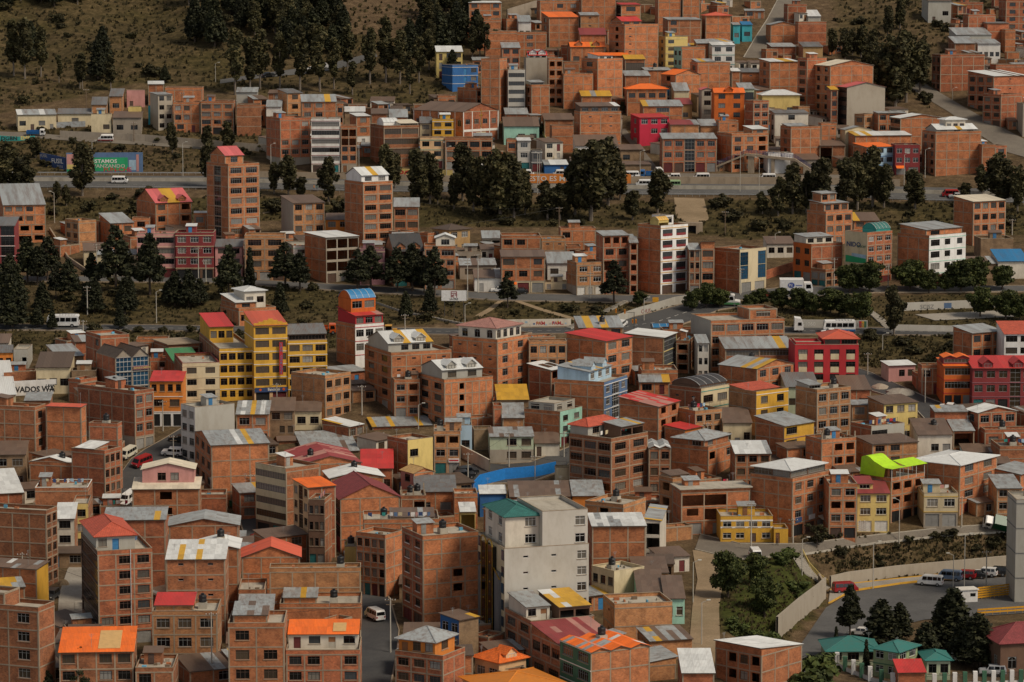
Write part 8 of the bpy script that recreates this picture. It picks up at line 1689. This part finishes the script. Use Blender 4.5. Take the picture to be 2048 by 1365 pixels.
# ------------------------------------------------------------------ billboard, signs, traffic light
g = G(908, 634); s = scale_at(g); r = bpy.data.objects.new('billboard', None); COLL.objects.link(r); r.location = g; r.rotation_euler = (0, 0, D(-4)); tag(r, 'white billboard with red emblem on the grassy bank', 'billboard'); W, Hh, zb = 50 / s, 21 / s, 32 / s
m = MB(); m.box(-W / 2, W / 2, -.1, .1, zb, zb + Hh); pn = ob('panel', m.mesh('panel', 'sign_white'), r)
for x in (-.38, 0, .38): m = MB(); m.tube((W * x, .15, -.5), (W * x, .15, zb + Hh * .9), .09, seg=5); ob('leg', m.mesh('leg', 'frame_dk', uv=False), r)
m = MB(); rr = random.Random(3)
for i in range(7):
    for j in range(7):
        if rr.random() < .68: m.box(-.75 + i * .22, -.56 + i * .22, -.115, -.1, zb + Hh * .32 + j * .22, zb + Hh * .32 + j * .22 + .19)
ob('emblem', m.mesh('emblem', 'maroon'), pn); text(pn, T(0, -.115, zb + Hh * .1) @ RX90, 'LA PAZ', .62, 'black', align='CENTER', bold=.02)
g = G(1311, 612); r = bpy.data.objects.new('road_sign', None); COLL.objects.link(r); r.location = g; tag(r, 'plain yellow sign board above the curved grey wall', 'sign'); m = MB(); m.box(-.75, .75, -.05, .05, .9, 2.1); ob('panel', m.mesh('panel', 'paint_yellow', uv=False), r); m = MB(); m.tube((-.5, 0, -.3), (-.5, 0, .9), .05, seg=5); m.tube((.5, 0, -.3), (.5, 0, .9), .05, seg=5); ob('leg', m.mesh('leg', 'metal_grey', uv=False), r)
g = G(1268, 668); r = bpy.data.objects.new('traffic_light', None); COLL.objects.link(r); r.location = g; tag(r, 'yellow traffic lights on a dark mast at the junction', 'traffic light'); m = MB(); m.tube((0, 0, -.3), (0, 0, 5.2), .09, seg=6); m.tube((0, 0, 5.0), (-4.4, 0, 5.4), .06, seg=5); ob('mast', m.mesh('mast', 'frame_dk', uv=False), r)
for x, z in ((-.35, 2.6), (.45, 2.6), (-2.2, 4.9), (-4.3, 5.1)):
    m = MB(); m.box(x - .18, x + .18, -.2, .1, z - .1, z + .9); hd = ob('lamp_head', m.mesh('lamp_head', 'paint_yellow', uv=False), r); m = MB(); [m.box(x - .1, x + .1, -.22, -.2, z + .02 + i * .28, z + .22 + i * .28) for i in range(3)]; ob('lens', m.mesh('lens', 'lamp_red', uv=False), hd)
# ------------------------------------------------------------------ lower right: fence with pillars, yellow fence, kiosk, culvert
def pfence(P, label):
    root = bpy.data.objects.new('pillar_fence', None); COLL.objects.link(root); g0 = G(*P[0]); root.location = g0; tag(root, label, 'fence'); pts = []
    for a, b_ in zip(P[:-1], P[1:]):
        n = max(1, round(math.hypot(b_[0] - a[0], b_[1] - a[1]) / 20)); pts += [(a[0] + (b_[0] - a[0]) * k / n, a[1] + (b_[1] - a[1]) * k / n) for k in range(n)]
    pts.append(P[-1]); pr = None
    for i, q in enumerate(pts):
        g = G(*q) - g0; m = MB(); m.box(g[0] - .35, g[0] + .35, g[1] - .3, g[1] + .3, g[2] - .5, g[2] + 2.4); ob('pillar', m.mesh('pillar', 'white2' if i % 2 else 'dkgreen'), root)
        if pr is not None:
            m = MB(); a, c = Vector(pr), Vector(g); m.quad(tuple(a + Vector((0, 0, -.5))), tuple(c + Vector((0, 0, -.5))), tuple(c + Vector((0, 0, .7))), tuple(a + Vector((0, 0, .7)))); ob('low_wall', m.mesh('low_wall', 'white2'), root); m = MB()
            for k in range(1, 9): t = k / 9; x = a.lerp(c, t); m.tube((x.x, x.y, x.z + .6), (x.x, x.y, x.z + 2.1), .03, seg=4, cap=False)
            m.tube(tuple(a + Vector((0, 0, 2.0))), tuple(c + Vector((0, 0, 2.0))), .035, seg=4); ob('bars', m.mesh('bars', 'frame_dk', uv=False), root)
        pr = g
pfence([(1658, 1325), (1690, 1342), (1740, 1362), (1785, 1375)], 'fence of alternating white and green pillars before the teal roofs'); pfence([(1848, 1378), (1950, 1372), (2060, 1368)], 'fence of white and green pillars below the conifers')
wallpx('garden_wall', [(1785, 1376), (1848, 1379)], 1.8, 'white2', 'white garden wall beside the bright red lean-to', 'wall', .25)
rail('yellow_fence', [(1955, 1200), (2040, 1190)], 'yellow mesh fence behind the conifers', h=2.2, gap=8, mat='paint_yellow', bars=5, r=.05); rail('yellow_fence', [(1955, 1232), (2060, 1225)], 'yellow pipe barrier at the parking exit', h=1.1, gap=14, mat='paint_yellow', bars=2, r=.05)
g = G(1922, 1206); r = bpy.data.objects.new('kiosk', None); COLL.objects.link(r); r.location = g; r.rotation_euler = (0, 0, D(12)); tag(r, 'small white kiosk at the parking exit', 'kiosk'); cbox(r, 'wall', 'white2', (0, 3.2, 0, 2.4, -.3, 2.3)); cbox(r, 'roof', 'trim_white', (-.2, 3.4, -.2, 2.6, 2.3, 2.45)); cbox(r, 'window', 'glass_dark', (1.8, 2.8, -.03, 0, 1.1, 1.7))
g = G(1376, 468); r = bpy.data.objects.new('culvert', None); COLL.objects.link(r); r.location = g; tag(r, 'concrete culvert portal with dark opening under the highway', 'culvert'); cbox(r, 'portal', 'band', (-2.6, -1.2, 0, 3, -1, 3.0), (2.2, 4.0, 0, 3, -1, 3.0), (-1.2, 2.2, 0, 3, 2.2, 3.0)); cbox(r, 'shade_block', 'black', (-1.2, 2.2, 2, 2.6, -1, 2.2))  # black block inside the portal stands in for the shade of the culvert
# rubbish container, sand heap
g = G(468, 1015); r = bpy.data.objects.new('rubbish_container', None); COLL.objects.link(r); r.location = g; tag(r, 'green rubbish container beside the curved brick front', 'container'); cbox(r, 'body', 'paint_dkgreen', (-.9, .9, -.6, .6, .2, 1.3)); cbox(r, 'lid', 'paint_dkgreen', (-.95, .95, -.65, .65, 1.3, 1.42))
def heap(u, v, wpx, hpx, mat, label):
    g = G(u, v); s = scale_at(g); R, hh = wpx / 2 / s, hpx / s; m = MB(); rr = random.Random(u); n = 14; rings = []
    for k in range(5): t = k / 4; rings.append([(R * (1 - t) * math.cos(6.283 * i / n) * rr.uniform(.85, 1.1), R * (1 - t) * math.sin(6.283 * i / n) * rr.uniform(.85, 1.1), hh * (1 - (1 - t) ** 1.6) * rr.uniform(.9, 1.05) - (.3 if k == 0 else 0)) for i in range(n)])
    for k in range(4):
        for i in range(n): j = (i + 1) % n; m.quad(rings[k][i], rings[k][j], rings[k + 1][j], rings[k + 1][i])
    o = ob('heap', m.mesh('heap', mat), None, T(*g)); tag(o, label, 'heap')
heap(128, 1170, 26, 12, 'dirtroad', 'brown sand heap in the concrete alley'); heap(1800, 785, 70, 9, 'paving', 'wide pale gravel heap beside the corner street'); heap(1760, 775, 40, 8, 'stone', 'stone rubble pile next to the gravel heap')
# ------------------------------------------------------------------ people
def person(u, v, top, legs, yaw, label, walk=.16, sc=1.0):
    bm = MB(); g = G(u, v)
    def ring(c, rx, ry, n=8): return [(c[0] + rx * math.cos(6.283 * i / n), c[1] + ry * math.sin(6.283 * i / n), c[2]) for i in range(n)]
    def loft(rs, mi):
        for a, c in zip(rs[:-1], rs[1:]):
            for i in range(8): j = (i + 1) % 8; bm.quad(a[i], a[j], c[j], c[i], mi)
        bm.poly(rs[-1], mi); bm.poly(rs[0][::-1], mi)
    for s, w in ((-1, walk), (1, -walk)): loft([ring((w * 1.4 + .06, s * .09, 0), .12, .05), ring((w * 1.2, s * .09, .08), .055, .05), ring((w * .6, s * .095, .48), .07, .07), ring((0, s * .09, .88), .10, .09)], 1)
    loft([ring((0, 0, .82), .11, .17), ring((0, 0, 1.05), .11, .16), ring((0, 0, 1.3), .12, .21), ring((0, 0, 1.42), .09, .19), ring((0, 0, 1.47), .055, .06)], 0); loft([ring((0, 0, 1.45), .05, .05), ring((.01, 0, 1.53), .055, .055), ring((.02, 0, 1.6), .09, .075), ring((.01, 0, 1.7), .095, .08)], 2); loft([ring((-.01, 0, 1.62), .1, .085), ring((-.01, 0, 1.72), .1, .085), ring((-.01, 0, 1.77), .05, .045)], 3)
    for s, w in ((-1, -walk), (1, walk)): loft([ring((w * .9, s * .25, .80), .03, .03), ring((w * .5, s * .25, 1.05), .04, .04), ring((0, s * .22, 1.38), .06, .055)], 0)
    o = ob('person', bm.mesh('person', [top, legs, 'skin', 'black'], uv=False), None, T(g[0], g[1], g[2] + .08) @ RZ(D(yaw)) @ Matrix.Scale(sc, 4)); tag(o, label, 'person')
plain_mat('skin', (.30, .16, .10), .7); plain_mat('hi_vis', (.65, .25, .02), .7)
person(1554, 1092, 'door_black', 'door_black', 180, 'person in dark clothes walking past the yellow garage wing'); person(1144, 1030, 'red', 'sign_navy', 200, 'person in red at the blue gate of the workshop'); person(628, 382, 'hi_vis', 'sign_navy', 0, 'road worker in orange vest on the highway'); person(634, 382, 'dkgreen', 'sign_navy', 180, 'road worker in green vest on the highway'); person(1552, 598, 'sign_navy', 'black', 0, 'person in blue walking by the milk lorry'); person(1034, 660, 'maroon', 'black', 0, 'person in maroon before the lettered white wall'); person(690, 1118, 'ltblue', 'sign_navy', 90, 'person in pale blue on the side street pavement'); person(1358, 362, 'black', 'black', 90, 'person in black beside the white jeep')
# motorcycle
g = G(2012, 1150); r = bpy.data.objects.new('motorcycle', None); COLL.objects.link(r); r.matrix_basis = ground_frame(g, 170) @ T(0, 0, .1); tag(r, 'black motorcycle at the end of the parking row', 'motorcycle')
for x in (-.65, .65): ty, ri = wheel_meshes(.3); w = ob('wheel', ty, r, T(x, 0, .3) @ Matrix.Diagonal((1, .5, 1, 1))); ob('rim', ri, w)
m = MB(); m.tube((-.65, 0, .3), (0, 0, .55), .06); m.tube((0, 0, .55), (.5, 0, .85), .09); m.tube((.65, 0, .3), (.42, 0, 1.0), .05); m.box(-.2, .25, -.12, .12, .3, .6); ob('frame', m.mesh('frame', 'tank_black', uv=False), r); m = MB(); m.box(-.7, .0, -.13, .13, .72, .82); ob('seat', m.mesh('seat', 'tyre', uv=False), r); m = MB(); m.tube((.4, -.35, 1.02), (.4, .35, 1.02), .025); ob('handlebar', m.mesh('handlebar', 'metal_grey', uv=False), r)
# lettering becomes plain mesh
bpy.context.view_layer.update(); _dg = bpy.context.evaluated_depsgraph_get()
for o in TEXTS:
    n = ob('lettering', bpy.data.meshes.new_from_object(o.evaluated_get(_dg)), o.parent, o.matrix_basis.copy()); c = o.data; bpy.data.objects.remove(o); bpy.data.curves.remove(c)
